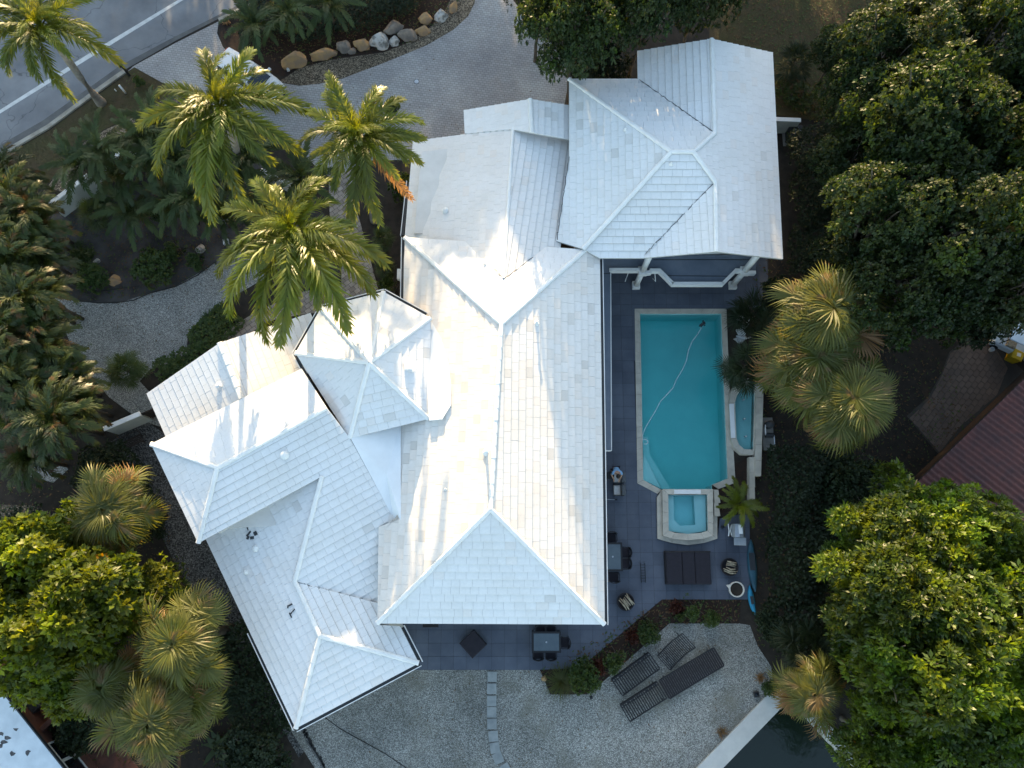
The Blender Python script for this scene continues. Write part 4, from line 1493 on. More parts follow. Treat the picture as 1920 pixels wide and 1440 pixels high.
# ---- palms
def feather_mesh(name, seed, L, a0, a1, n, wl, mat, plum=0.35, width=0.022, taper=0.9):
    """one pinnate frond along +x; a0 start elevation, a1 end elevation (deg)"""
    g = random.Random(seed)
    V, F4, F3 = [], [], []
    st = 14
    pts = [Vector((0, 0, 0))]
    for i in range(st):
        t = (i + .5) / st
        a = R(a0 + (a1 - a0) * t ** 1.15)
        pts.append(pts[-1] + Vector((math.cos(a), 0, math.sin(a))) * (L / st))

    def pos(t):
        q = t * st
        i = min(int(q), st - 1)
        f_ = q - i
        return pts[i].lerp(pts[i + 1], f_), (pts[i + 1] - pts[i]).normalized()
    # rachis: three sided
    for i, p in enumerate(pts):
        t = i / st
        w = 0.045 * (1 - t * .85)
        up = Vector((0, 0, 1))
        for q in ((0, w, 0), (0, -w, 0), (0, 0, -w * 1.2)):
            V.append(p + Vector(q))
        if i:
            b_ = (i - 1) * 3
            for k in range(3):
                F4.append((b_ + k, b_ + (k + 1) % 3, b_ + 3 + (k + 1) % 3, b_ + 3 + k))
    for i in range(n):
        t = 0.10 + 0.90 * (i + g.uniform(0, .6)) / n
        p, tg = pos(min(t, .995))
        ln = wl * (math.sin(PI * min(1, .12 + .80 * t)) ** .55) * g.uniform(.85, 1.12)
        for s in (-1, 1):
            fwd = R(g.uniform(28, 52) + 25 * t)
            lift = R(g.uniform(-30, 30) * (plum / .35) + 8)
            sd = Vector((0, s, 0))
            nz = Vector((-tg.z, 0, tg.x))
            d = (tg * math.sin(fwd) + sd * math.cos(fwd) * math.cos(lift) + nz * math.sin(lift) * math.cos(fwd)).normalized()
            d2 = (d + Vector((0, 0, -g.uniform(.2, .7)))).normalized()
            wv = d.cross(nz).normalized() * width
            o = len(V)
            m1, m2 = p + d * ln * .5, p + d * ln * .5 + d2 * ln * .5
            V += [p + wv * .5, p - wv * .5, m1 + wv, m1 - wv, m2]
            F4.append((o, o + 1, o + 3, o + 2))
            F3.append((o + 2, o + 3, o + 4))
    return np_mesh(name, np.array([tuple(v) for v in V]), F4, mat, F3)


def fan_mesh(name, seed, pet, Rf, segs, mat, spread=125, droop=0.8, width=0.035, pitch=0):
    """palmate leaf: petiole along +x, a fan of strips whose tips hang"""
    g = random.Random(seed)
    V, F4, F3 = [], [], []
    for i in range(4):
        t = i / 3.0
        p = Vector((pet * t, 0, 0.10 * math.sin(t * PI * .5)))
        for q in ((0, .022, 0), (0, -.022, 0), (0, 0, -.03)):
            V.append(p + Vector(q))
        if i:
            b_ = (i - 1) * 3
            for k in range(3):
                F4.append((b_ + k, b_ + (k + 1) % 3, b_ + 3 + (k + 1) % 3, b_ + 3 + k))
    hub = Vector((pet, 0, .10))
    PM = Matrix.Rotation(R(pitch), 3, 'Y')
    for i in range(segs):
        a = R(-spread + 2 * spread * (i + .5) / segs)
        c_ = math.cos(a)
        ln = Rf * (0.72 + 0.28 * c_) * g.uniform(.9, 1.08)
        off = Vector((max(0, c_) * .16 * Rf, 0, 0))
        d = Vector((math.cos(a), math.sin(a), g.uniform(.05, .22)))
        d = PM @ d
        off = PM @ off
        d.normalize()
        d2 = (d * 0.8 + Vector((0, 0, -droop * g.uniform(.6, 1.3)))).normalized()
        d1 = (d + Vector((0, 0, -.12))).normalized()
        wv = (PM @ Vector((-math.sin(a), math.cos(a), g.choice((-.5, .5))))).normalized() * width
        p0 = hub + off
        p1 = p0 + d * ln * .42
        p2 = p1 + d1 * ln * .30
        p3 = p2 + d2 * ln * .38
        o = len(V)
        V += [p0, p1 + wv, p1 - wv, p2 + wv * .75, p2 - wv * .75, p3]
        F3 += [(o, o + 2, o + 1), (o + 3, o + 4, o + 5)]
        F4.append((o + 1, o + 2, o + 4, o + 3))
    return np_mesh(name, np.array([tuple(v) for v in V]), F4, mat, F3)


ROY = [feather_mesh("frond", 100 + i, 3.9, a0, a1, 92, .74, LF['royal'], .55, .031) for i, (a0, a1) in enumerate(((58, -48), (48, -62), (34, -58), (18, -66), (70, -18)))]
ROYD = feather_mesh("frond", 120, 3.4, 10, -75, 50, .5, LF['dry'], .5, .024)
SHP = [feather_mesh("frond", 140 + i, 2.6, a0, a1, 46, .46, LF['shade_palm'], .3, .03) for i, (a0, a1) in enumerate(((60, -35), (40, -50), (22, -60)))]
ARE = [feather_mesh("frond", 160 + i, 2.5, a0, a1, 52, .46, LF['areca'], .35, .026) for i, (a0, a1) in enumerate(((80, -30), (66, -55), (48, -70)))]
SAB = [fan_mesh("frond", 180 + i, pe, 1.0, 36, LF['sabal'], 140, dr, .030, pi_) for i, (pe, dr, pi_) in enumerate(((.75, .7, 62), (1.0, .9, 50), (1.15, 1.2, 30), (.9, 1.0, 70)))]
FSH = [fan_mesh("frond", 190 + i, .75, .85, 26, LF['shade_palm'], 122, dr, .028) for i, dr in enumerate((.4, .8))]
FDRY = fan_mesh("dead_frond", 199, .9, 1.05, 22, LF['dry'], 75, 1.5, .03)
FHD = [fan_mesh("frond", 195 + i, .95, 1.1, 30, LF['hedge'], 122, dr, .034) for i, dr in enumerate((.4, .8))]


def put_frond(me, parent, loc, az, el=0.0, s=1.0, roll=0.0, name="frond"):
    o = link(name, me, parent)
    o.matrix_local = Matrix.Translation(loc) @ Matrix.Rotation(az, 4, 'Z') @ Matrix.Rotation(-el, 4, 'Y') @ Matrix.Rotation(roll, 4, 'X') @ Matrix.Scale(s, 4)
    return o


def royal_palm(hub, base, z, label, fronds, group, dry=()):
    b_ = at(base[0], base[1], 0)
    h = at(hub[0], hub[1], z)
    t = thing("royal_palm", label, "palm tree", b_, 0, group)
    top = h - b_
    sh = top * 0.80
    sh = Vector((top.x * .86, top.y * .86, top.z * .80))
    pts = [Vector((0, 0, -.1)), Vector((top.x * .01, top.y * .01, .25)), Vector((top.x * .06, top.y * .06, top.z * .12)), Vector((top.x * .28, top.y * .28, top.z * .36)),
           Vector((top.x * .6, top.y * .6, top.z * .6)), sh]
    tr = MB().tube(pts, [.34, .30, .215, .19, .20, .175], 14).build("trunk", M_["palm_trunk"], t, True)
    for k in range(9):
        q = .2 + .07 * k
        p = Vector((top.x * (q * 1.02), top.y * (q * 1.02), top.z * q))
    MB().tube([sh, sh.lerp(top, .5), top + Vector((0, 0, .1))], [.16, .15, .08], 12).build("crownshaft", M_["crownshaft"], t, True)
    r_ = random.Random(int(hub[0]))
    for i, (fx, fy, kind) in enumerate(fronds):
        dx, dy = fx - hub[0], -(fy - hub[1])
        # account for the lean of tall things away from the nadir
        az = math.atan2(dy, dx)
        reach = math.hypot(dx, dy) * (CAM_H - z) / FOC
        me = ROYD if kind == 'd' else ROY[kind]
        nat = {0: 2.9, 1: 2.75, 2: 2.9, 3: 2.8, 4: 2.3, 'd': 2.5}[kind]
        put_frond(me, t, top + Vector((0, 0, .05 + r_.uniform(-.1, .1))), az, 0, max(.55, min(1.5, reach / nat)), r_.uniform(-.35, .35))
    # young spear leaves and a second whorl
    for i in range(5):
        put_frond(ROY[4], t, top + Vector((0, 0, .1)), r_.uniform(0, 6.28), R(r_.uniform(8, 30)), r_.uniform(.42, .66))
    for i in range(9):
        put_frond(ROY[r_.choice((0, 1, 2))], t, top, i * .7 + r_.uniform(-.2, .2), R(r_.uniform(-10, 10)), r_.uniform(.7, .92), r_.uniform(-.5, .5))
    return t


GP = "tall royal palms beside the drive"
royal_palm((80, 52), (190, 193), 9.4, "royal palm leaning over the road with its grey trunk in full view",
           [(215, 108, 2), (110, 172, 3), (20, 135, 2), (-40, 90, 1), (175, -10, 1), (95, -70, 0), (-10, -30, 1), (-60, 20, 2), (150, 60, 1), (60, 130, 3), (30, -60, 1)], GP)
royal_palm((412, 198), (468, 338), 9.2, "royal palm with its lit crown nearest the white car",
           [(372, 88, 1), (465, 92, 0), (262, 230, 2), (575, 200, 2), (548, 275, 2), (360, 352, 3), (300, 180, 1), (432, 350, 3), (500, 300, 2), (300, 310, 2), (520, 165, 1), (390, 385, 3), (330, 260, 1)], GP)
royal_palm((675, 258), (704, 412), 9.0, "royal palm nearest the garage, one frond hanging dry and orange",
           [(618, 148, 1), (722, 172, 0), (780, 228, 1), (565, 258, 2), (592, 340, 2), (668, 402, 3), (780, 300, 2), (740, 330, 2), (755, 362, 'd'), (700, 395, 3), (640, 180, 4), (775, 260, 1), (620, 285, 1)], GP)
royal_palm((550, 432), (612, 574), 9.2, "royal palm with the widest crown, standing over the paved walk",
           [(478, 340, 1), (600, 345, 0), (706, 488, 1), (652, 598, 2), (540, 625, 2), (440, 570, 2), (418, 500, 2), (428, 395, 1), (690, 530, 2), (480, 600, 3), (620, 380, 1), (560, 560, 3), (600, 560, 2)], GP)


def feather_palm(px, py, z, base, label, n, s, meshes, name="feather_palm", group=None, trunk="sabal_trunk", tr=.11, cat="palm tree", els=(-5, 25)):
    h = at(px, py, z)
    b_ = at(base[0], base[1], 0) if base else Vector((h.x, h.y, 0))
    t = thing(name, label, cat, b_, 0, group)
    top = h - b_
    if z > .6:
        MB().tube([(0, 0, -.1), Vector((top.x * .3, top.y * .3, top.z * .5)), top], [tr * 1.3, tr, tr * .9], 8).build("trunk", M_[trunk], t, True)
    r_ = random.Random(int(px * 3 + py))
    for i in range(n):
        lay = i / max(1, n - 1)
        me = meshes[min(len(meshes) - 1, int((1 - lay) * len(meshes)))]
        put_frond(me, t, top + Vector((0, 0, r_.uniform(-.1, .1))), i * 2.4 + r_.uniform(-.2, .2), R(r_.uniform(*els)), s * r_.uniform(.8, 1.1), r_.uniform(-.3, .3))
    return t


def fan_palm(px, py, z, label, n, s, meshes, group=None, trunk_r=.19, name="fan_palm", low=-50, base=None):
    h = at(px, py, z)
    b_ = at(base[0], base[1], 0) if base else Vector((h.x, h.y, 0))
    t = thing(name, label, "palm tree", b_, 0, group)
    top = h - b_
    if meshes is SAB:
        s *= 1.27
    if z > .7:
        MB().tube([(0, 0, -.1), (top.x * .4, top.y * .4, z * .5), top], [trunk_r * 1.3, trunk_r, trunk_r * 1.1], 10).build("trunk", M_["sabal_trunk"], t, True)
    r_ = random.Random(int(px * 7 + py))
    if meshes is SAB:
        for i in range(r_.randint(1, 4)):
            put_frond(FDRY, t, top + Vector((0, 0, -.1)), r_.uniform(0, 6.28), R(r_.uniform(-60, 10)), s * r_.uniform(.8, 1.05), r_.uniform(-1, 1), "dead_frond")
    for i in range(n):
        q = (i + .5) / n
        el = 85 + (low - 85) * q ** .8
        me = meshes[0] if q < .35 else meshes[r_.randrange(len(meshes))]
        put_frond(me, t, top + Vector((0, 0, .2 - .25 * q)), i * 2.39996 + r_.uniform(-.5, .5), R(el + r_.uniform(-17, 17)), s * r_.uniform(.74, 1.12) * (0.8 + .2 * q), r_.uniform(-.4, .4))
    return t


GS = "cabbage palms in the planting round the house"
fan_palm(340, 1203, 6.2, "perfectly round golden cabbage palm crown beside the long wing", 64, 1.02, SAB, GS)
fan_palm(296, 1352, 6.0, "cabbage palm with orange dead leaves, lowest in the left corner group", 60, 1.08, SAB, GS)
fan_palm(205, 1285, 5.0, "shaded open-crowned cabbage palm left of the golden round one", 34, .98, SAB, GS)
fan_palm(365, 1310, 5.0, "half hidden cabbage palm squeezed between two larger crowns", 40, .9, SAB, GS)
fan_palm(212, 958, 5.4, "broad dull green cabbage palm beside the grey gravel path", 52, 1.08, SAB, GS)
fan_palm(1552, 592, 6.6, "tall cabbage palm with sunlit edge right of the pool, upper of two", 80, 1.24, SAB, GS)
fan_palm(1588, 757, 6.2, "lower of the two joined cabbage palms right of the pool", 78, 1.22, SAB, GS)
fan_palm(1518, 678, 5.6, "middle cabbage palm crown tucked between the two right of the pool", 70, 1.12, SAB, GS)
fan_palm(1520, 1298, 4.6, "golden cabbage palm standing on the seawall corner", 46, .84, SAB, GS, base=(1508, 1290))
fan_palm(236, 692, 1.6, "small round fan palm on the white gravel patch", 40, .78, FSH, None, .12)
fan_palm(716, 448, 1.6, "small fan palm between the walk and the garage wall", 30, .52, FSH, None, .1)
fan_palm(722, 505, 1.2, "dark little fan palm just below another beside the garage wall", 26, .48, FSH, None, .1)
feather_palm(1385, 945, 1.3, None, "small green palm beside the spa and the grill", 15, .40, ROY, "small_palm", None, tr=.07, els=(-15, 10))
fan_palm(1400, 688, 2.6, "dark feathery palm overhanging the pool's right edge", 30, .85, FHD, None, .12)
fan_palm(1408, 590, 2.2, "black-green palm shading the white statues", 28, .8, FHD, None, .12)
fan_palm(1515, 1215, 2.5, "deep shaded fan palm above the seawall corner palm", 28, .85, FHD, None, .14)
fan_palm(1590, 1240, 2.3, "dim fan palm between the hedge and the large bright tree", 26, .85, FHD, None, .14)
fan_palm(1488, 118, 1.4, "dusky palm behind the tall block's north-east corner", 24, .7, FHD, None, .1)
fan_palm(230, 1140, 3.0, "shade-green fan palm under the leafy trees", 26, .75, FSH, None, .12)
fan_palm(175, 400, 0.9, "strappy green palm below the white garden wall", 28, .66, FSH, None, .1)
fan_palm(40, 790, 2.6, "fan palm poking out at the frame's left edge", 28, .95, FSH, None, .14)

for i, (x, y, bx, by, z, lab) in enumerate(((190, 280, 262, 352, 4.2, "slim shaded feather palm leaning over the white garden wall"), (265, 258, 305, 330, 4.0, "shaded feather palm second from the wall's left part"),
                               (330, 300, 350, 365, 3.4, "shaded feather palm just under the lit palm's left fronds"), (360, 365, 372, 420, 3.0, "low shaded feather palm in the middle of the garden bed"),
                               (300, 235, 330, 310, 4.2, "shaded feather palm highest beside the gravel strip"), (225, 330, 262, 392, 2.4, "short shaded palm below the white wall"),
                               (500, 395, 510, 430, 2.6, "dark palm tucked under the widest royal palm"), (565, 335, 575, 360, 2.2, "little dark palm at the head of the paved walk"),
                               (540, 22, 560, 70, 3.6, "green feather palm in the top bed above the boulders"), (478, 45, 486, 90, 3.2, "feather palm nearest the road in the top bed"),
                               (620, 10, 630, 60, 3.2, "dim feather palm in the middle of the top bed"),
                               (285, 300, 318, 366, 3.2, "shaded palm between the wall and the lit palm's left fronds"), (400, 300, 415, 350, 3.2, "dark palm directly below the lit palm's hub"),
                               (440, 330, 452, 366, 2.8, "dark palm right of the lit palm's trunk foot"), (250, 395, 285, 430, 1.8, "small palm over the small white stone"),
                               (330, 380, 345, 420, 2.0, "small palm above the small bush in the bed"), (465, 290, 478, 330, 3.4, "dark palm by the drive under the lit palm's right fronds"),
                               (150, 310, 215, 370, 3.6, "palm bending over the wall's upper end"), (420, 400, 430, 425, 1.6, "little palm beside the white rock"))):
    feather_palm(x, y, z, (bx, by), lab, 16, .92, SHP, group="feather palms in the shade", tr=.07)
for i, (x, y, z, s, lab) in enumerate(((20, 370, 4.4, 1.0, "arching clumping palm at the upper end of the dark left mass"), (70, 430, 3.6, .95, "clumping palm beside the end of the white garden wall"),
                               (30, 500, 4.2, 1.05, "clumping palm at the left edge level with the paved branch"), (85, 560, 3.6, .95, "clumping palm touching the white gravel's upper corner"),
                               (20, 620, 4.2, 1.05, "clumping palm on the left frame edge below three others"), (85, 650, 3.4, 1.0, "clumping palm bordering the white gravel's left side"),
                               (40, 715, 4.0, 1.0, "clumping palm with pale midribs left of the small fan palm"), (130, 720, 3.0, .9, "clumping palm at the white gravel's lower tip"),
                               (110, 790, 4.2, 1.1, "broad drooping palm above the stucco side wall"), (60, 860, 3.0, .9, "clumping palm above the pale gravel scrap"),
                               (20, 330, 3.0, .9, "low clumping palm beside the verge lawn"), (55, 400, 4.4, .9, "clumping palm between the two nearest the garden wall"), (60, 470, 3.8, .9, "clumping palm left of the sandy bed"),
                               (90, 500, 3.2, .8, "clumping palm whose tips reach the sandy bed"), (50, 560, 4.4, .95, "clumping palm in the middle of the dark left mass"), (60, 620, 3.8, .9, "clumping palm between the gravel and the left edge"),
                               (110, 690, 3.0, .8, "clumping palm leaning over the gravel's left margin"), (5, 440, 4.6, .9, "clumping palm cut by the left edge, upper"), (5, 680, 4.6, .9, "clumping palm cut by the left edge, lower"),
                               (150, 760, 3.2, .85, "clumping palm over the top of the stucco wall stub"), (75, 770, 3.8, .9, "clumping palm between the broad drooping one and the left edge"))):
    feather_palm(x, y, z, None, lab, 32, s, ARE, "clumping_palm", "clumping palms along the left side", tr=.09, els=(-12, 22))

# ---- broadleaf trees
tree('brightA', 92, 1030, 80, 5.2, "small rounded tree with yellow-green top left of the shaded cabbage palm")
tree('brightB', 178, 1122, 88, 6.4, "bright leafy tree in the lower left, largest of its clump")
tree('brightA', 62, 1190, 92, 5.6, "leafy green tree above the neighbour's white roof corner")
tree('brightB', 10, 1120, 80, 5.0, "green tree cut by the left frame edge")
tree('brightA', 110, 1258, 80, 4.2, "dull green tree against the red-brown neighbour wall")
tree('brightB', 285, 1105, 60, 2.6, "low dark green tree beside the long wing's gravel path")
GT = "dark trees north of the garage"
tree('darkA', 1080, 52, 105, 7.6, "dark round tree beside the driveway's right edge", group=GT)
tree('darkB', 1215, -2, 95, 7.8, "dark tree directly above the tall block's notch", group=GT)
tree('darkC', 1318, -30, 95, 7.6, "dark tree nearest the dry lawn at the top edge", group=GT)
tree('darkA', 1010, -20, 75, 6.2, "dark tree cut by the top edge at the driveway mouth", group=GT)
tree('hedgeA', 1130, 125, 60, 2.6, "low dark bush in the tall block's notch", "bush", "bush")
GR = "trees massed in the upper right"
for i, (k, x, y, r, z, lab) in enumerate((('darkB', 1680, 95, 125, 8.0, "tree with lit leaf clusters nearest the dry lawn"), ('darkC', 1850, 95, 120, 8.6, "tree with golden tips in the upper right corner"),
                                          ('darkA', 1740, 220, 140, 9.6, "tallest tree of the upper right mass, its upper rim sunlit"), ('darkC', 1890, 290, 125, 9.0, "dark tree on the right frame edge below the corner"),
                                          ('darkB', 1665, 400, 120, 8.6, "dark tree beside the narrow hedge of the tall block"), ('darkC', 1790, 420, 140, 9.0, "deep green tree in the centre of the upper right mass"),
                                          ('darkA', 1690, 540, 110, 8.0, "dark tree overhanging the cabbage palms right of the pool"), ('darkB', 1880, 520, 120, 8.6, "dark tree above the neighbour's yellow bin"),
                                          ('darkC', 1615, 190, 80, 7.0, "slim dark tree between the lawn and the tall block"), ('darkA', 1800, 555, 80, 7.0, "lower dark tree on the edge of the curved drive"),
                                          ('darkB', 1600, 310, 85, 5.6, "low dark tree between the loose hedge and the tallest tree"), ('darkC', 1770, 70, 90, 7.4, "tree at the top edge between two larger crowns"),
                                          ('darkA', 1840, 200, 95, 7.8, "dark tree filling the gap under the golden-tipped one"), ('darkB', 1925, 420, 90, 8.0, "dark tree half cut by the right edge"),
                                          ('darkC', 1620, 480, 80, 6.0, "dark tree just above the upper cabbage palm"), ('darkA', 1730, 320, 100, 8.0, "dark tree tucked below the tallest crown"),
                                          ('darkB', 1570, 100, 60, 4.0, "small dark tree at the lawn's right margin"), ('darkC', 1930, 200, 90, 8.0, "dark tree cut by the right edge near the top"))):
    tree(k, x, y, r, z - .9, lab, group=GR)
GL = "large glossy trees in the lower right"
for i, (k, x, y, r, z, lab) in enumerate((('mangoA', 1690, 1010, 115, 6.4, "glossy tree at the corner of the red tiled roof"), ('mangoB', 1790, 1010, 105, 6.8, "glossy tree covering the red roof's lower edge"),
                                          ('mangoC', 1890, 1090, 115, 6.6, "glossy tree on the right edge below the red roof"), ('mangoA', 1670, 1110, 120, 7.4, "glossy tree with the sunniest crown beside the dark hedge"),
                                          ('mangoB', 1790, 1160, 135, 7.8, "glossy tree in the middle of the lower right mass"), ('mangoC', 1735, 1240, 125, 7.6, "glossy tree with yellow sunlit clusters above the canal corner"),
                                          ('mangoA', 1880, 1250, 120, 7.6, "bright glossy tree on the lower right frame edge"), ('mangoB', 1800, 1340, 125, 6.8, "green glossy tree just above the bottom right"),
                                          ('mangoC', 1665, 1390, 85, 5.0, "shaded glossy tree next to the canal wall"), ('mangoA', 1750, 1430, 95, 5.6, "shaded glossy tree cut by the bottom edge"),
                                          ('mangoB', 1900, 1410, 110, 6.4, "glossy tree in the bottom right corner"),
                                          ('mangoC', 1640, 1190, 80, 4.6, "low glossy tree beside the dim fan palm"), ('mangoA', 1840, 1060, 85, 6.0, "glossy tree squeezed between the roof-side crowns"),
                                          ('mangoB', 1640, 1045, 70, 4.4, "low glossy tree left of the roof corner"))):
    tree(k, x, y, r, z - .1, lab, group=GL)
for i in range(20):  # unseen tree row added north of the drive to shade the ground
    x = -62 + i * 8.8 if i < 15 else -50 + (i - 15) * 8.6
    t = thing("shade_caster_tree", "unseen tall tree added beyond the top edge to cast low-sun shade", "tree", (x, (54 if i < 15 else 64) + rnd.uniform(-2.5, 2.5), 0), rnd.choice((0, PI)) + rnd.uniform(-.35, .35), "unseen tall trees added to shade the ground")
    k = rnd.choice(('darkA', 'darkB', 'darkC'))
    t.scale = (2.25, 1.4, rnd.uniform(1.27, 1.40))
    link("crown", TREE[k][0], t)
    link("trunk", TREE[k][1], t)


for i in range(16):  # unseen low row added to stop sun passing under the tall crowns
    t = thing("shade_caster_bush", "unseen bush added beyond the top edge to block low sun under the crowns", "bush", (-64 + i * 8.6, 57 + rnd.uniform(-1, 1), 0), rnd.choice((0, PI)) + rnd.uniform(-.35, .35), "unseen bushes added to block low sun")
    k = rnd.choice(('darkA', 'darkB', 'darkC'))
    t.scale = (1.6, 1.2, rnd.uniform(.75, .95))
    link("crown", TREE[k][0], t)
    link("trunk", TREE[k][1], t)


# ---- hedges: clipped or loose strips of small leaves
def hedge(pts, w, h, label, seed, n_per=55, mat='hedge'):
    ps = [at(p[0], p[1], 0) for p in pts]
    g = np.random.default_rng(seed)
    V = []
    for a, b_ in zip(ps[:-1], ps[1:]):
        L = (b_ - a).length
        d = np.array((b_ - a).normalized())
        s = np.array((-d[1], d[0], 0))
        n = int(L * w * n_per * 1.6)
        tt, uu = g.uniform(-.03, 1.03, n), g.uniform(-1, 1, n)
        zz = h * (1 - .25 * np.abs(uu) ** 3) * (1 - .45 * g.random(n) ** 2) * (0.86 + .14 * np.sin(tt * L * 1.1 + uu * 2))
        c_ = np.array(a) + d * (tt * L)[:, None] + s * (uu * w / 2 * (1 + .12 * np.sin(tt * L * 1.7)))[:, None]
        c_[:, 2] = zz
        for k in range(4):
            th = g.uniform(0, 6.28, n)
            el = g.uniform(-.1, 1.0, n)
            dr_ = np.stack([np.cos(th) * np.cos(el), np.sin(th) * np.cos(el), np.sin(el)], 1)
            sd = np.stack([-np.sin(th), np.cos(th), g.uniform(-.3, .3, n)], 1)
            ln = g.uniform(.12, .22, n)[:, None]
            V.append(np.stack([c_, c_ + dr_ * ln * .55 + sd * .05, c_ + dr_ * ln, c_ + dr_ * ln * .55 - sd * .05], 1).reshape(-1, 3))
    V = np.concatenate(V)
    c0 = np.array(ps[0])
    V = V - np.array([c0[0], c0[1], 0])
    t = thing("hedge", label, "hedge", (c0[0], c0[1], 0))
    link("foliage", np_mesh("foliage", V, np.arange(len(V)).reshape(-1, 4), LF[mat]), t)
    st_ = MB()
    for a, b_ in zip(ps[:-1], ps[1:]):
        k = max(2, int((b_ - a).length / .8))
        for i in range(k):
            p = a.lerp(b_, (i + .5) / k) - Vector((c0[0], c0[1], 0))
            st_.tube([(p.x, p.y, -.05), (p.x + .05, p.y, h * .75)], [.05, .025], 5)
    st_.build("stems", M_["bark"], t)
    return t


hedge([(1478, 850), (1482, 1000), (1478, 1130), (1470, 1215)], 3.0, 2.7, "long dark hedge right of the patio, from the fountain to the seawall", 5)
hedge([(1548, 860), (1545, 980), (1540, 1100)], 2.0, 2.2, "second dark hedge strip behind the patio hedge, towards the red roof", 6)
hedge([(1505, 270), (1512, 350), (1515, 450), (1500, 540)], 2.6, 2.6, "black-green hedge along the tall block's east side", 7)
hedge([(1555, 250), (1560, 330), (1562, 430)], 1.8, 3.4, "loose taller hedge behind the one beside the tall block", 8)
hedge([(460, 45), (560, 56), (650, 44), (730, 18), (780, -14)], 2.4, 1.2, "dark groundcover hedge behind the boulders", 9)
hedge([(430, 1180), (470, 1280), (520, 1380)], 2.6, 1.2, "shadowed hedge strip beside the long wing", 10)
hedge([(215, 845), (262, 905), (300, 1010)], 1.6, 1.2, "dim hedge strip left of the west gravel path", 11)
hedge([(1455, 160), (1490, 190), (1540, 215)], 1.6, 1.0, "low reddish-dark hedge by the air conditioner", 12, mat='areca')
hedge([(372, 650), (410, 622), (440, 590)], 1.7, .7, "clipped green ground cover between white gravel and paved branch", 14, 70, 'shrub')
hedge([(300, 702), (340, 682), (378, 668)], 1.2, .6, "spiky low border along the lowest white roof", 15, 60, 'shrub')

# ---- shrubs
GB = "shrubs in the beds"
for (k, x, y, r, z, lab, cat, nm) in (
        ('shrubA', 328, 462, 26, .7, "yellow-green bush in the middle of the garden bed", "bush", "bush"), ('shrubB', 285, 500, 36, .8, "dark bush on the gravel edge of the garden bed", "bush", "bush"),
        ('shrubA', 140, 490, 34, .7, "leafy bush left of the sandy bed", "bush", "bush"), ('shrubB', 170, 520, 28, .6, "bush with pale leaves beside the tan rock", "bush", "bush"),
        ('shrubA', 365, 480, 26, .5, "loose low bush near the white rock", "bush", "bush"), ('shrubB', 300, 395, 24, .6, "small bush beneath the shaded feather palms", "bush", "bush"),
        ('shrubA', 735, 540, 24, 1.0, "yellowish bush in the corner between turret and garage", "bush", "bush"), ('shrubB', 755, 350, 26, .8, "dark bush at the garage's left eave", "bush", "bush"),
        ('shrubA', 782, 262, 12, .6, "tiny dark bush at the garage corner", "bush", "bush"), ('shrubB', 735, 200, 16, .8, "dark bush tip behind the third royal palm", "bush", "bush"),
        ('shrubA', 1300, 1138, 22, .5, "green shrub in the straight part of the south bed", "bush", "bush"), ('shrubB', 1335, 1160, 14, .4, "small green shrub near the bed's right end", "bush", "bush"),
        ('shrubA', 1270, 1160, 14, .4, "small green shrub at the bend of the south bed", "bush", "bush"), ('shrubB', 1215, 1188, 20, .5, "green shrub on the upper slanted part of the bed", "bush", "bush"),
        ('shrubA', 1155, 1228, 28, .7, "full green shrub at the middle of the slanted bed", "bush", "bush"), ('shrubB', 1095, 1270, 28, .8, "round green shrub beside the grass tuft", "bush", "bush"),
        ('red', 1187, 1193, 13, .4, "dark red plant between two green shrubs in the bed", "plant", "plant"), ('red', 1120, 1252, 13, .4, "red plant beside the round green shrub", "plant", "plant"),
        ('red', 1268, 1140, 12, .35, "red plant by the bed's straight edge", "plant", "plant"),
        ('pale', 1183, 1216, 9, .3, "pale silver plant on the slanted bed", "plant", "plant"), ('pale', 1302, 1158, 7, .3, "pale silver plant in the straight bed, left one", "plant", "plant"),
        ('pale', 1368, 1159, 9, .3, "pale silver plant at the bed's right end", "plant", "plant"), ('pale', 1132, 1260, 9, .25, "pale silver plant near the bed's lower tip", "plant", "plant"),
        ('pale', 1210, 1162, 17, .5, "grey twiggy plant, largest of the pale ones", "plant", "plant"), ('pale', 1242, 1160, 12, .4, "grey twiggy plant next to the largest pale one", "plant", "plant"),
        ('hedgeA', 1440, 1170, 30, 1.2, "dark bush at the lower end of the patio hedge", "bush", "bush"), ('hedgeA', 1600, 900, 60, 2.0, "dark bush in front of the red tiled roof", "bush", "bush"),
        ('hedgeA', 1620, 1130, 50, 2.4, "dark bush under the sunniest glossy tree", "bush", "bush"), ('hedgeA', 1455, 560, 40, 1.8, "black-green bush right of the pool's top", "bush", "bush"),
        ('hedgeA', 1850, 600, 50, 2.2, "dark bush beside the neighbour's white cart", "bush", "bush"),
        ('shrubA', 255, 150, 17, .4, "small dark shrub at the mailbox foot", "bush", "bush"), ('hedgeA', 190, 890, 50, 1.6, "dark bush above the dull cabbage palm", "bush", "bush"),
        ('hedgeA', 470, 1420, 60, 1.6, "dark bush at the bottom edge by the wing corner", "bush", "bush"), ('shrubB', 1445, 1290, 14, .4, "weedy shrub on the gravel by the seawall", "bush", "bush"),
        ('hedgeA', 30, 1000, 60, 1.2, "dark bush below the tan side path", "bush", "bush"), ('hedgeA', 150, 1360, 50, 1.4, "dark bush against the neighbour's window", "bush", "bush")):
    tree(k, x, y, r, z, lab, cat, nm, GB)


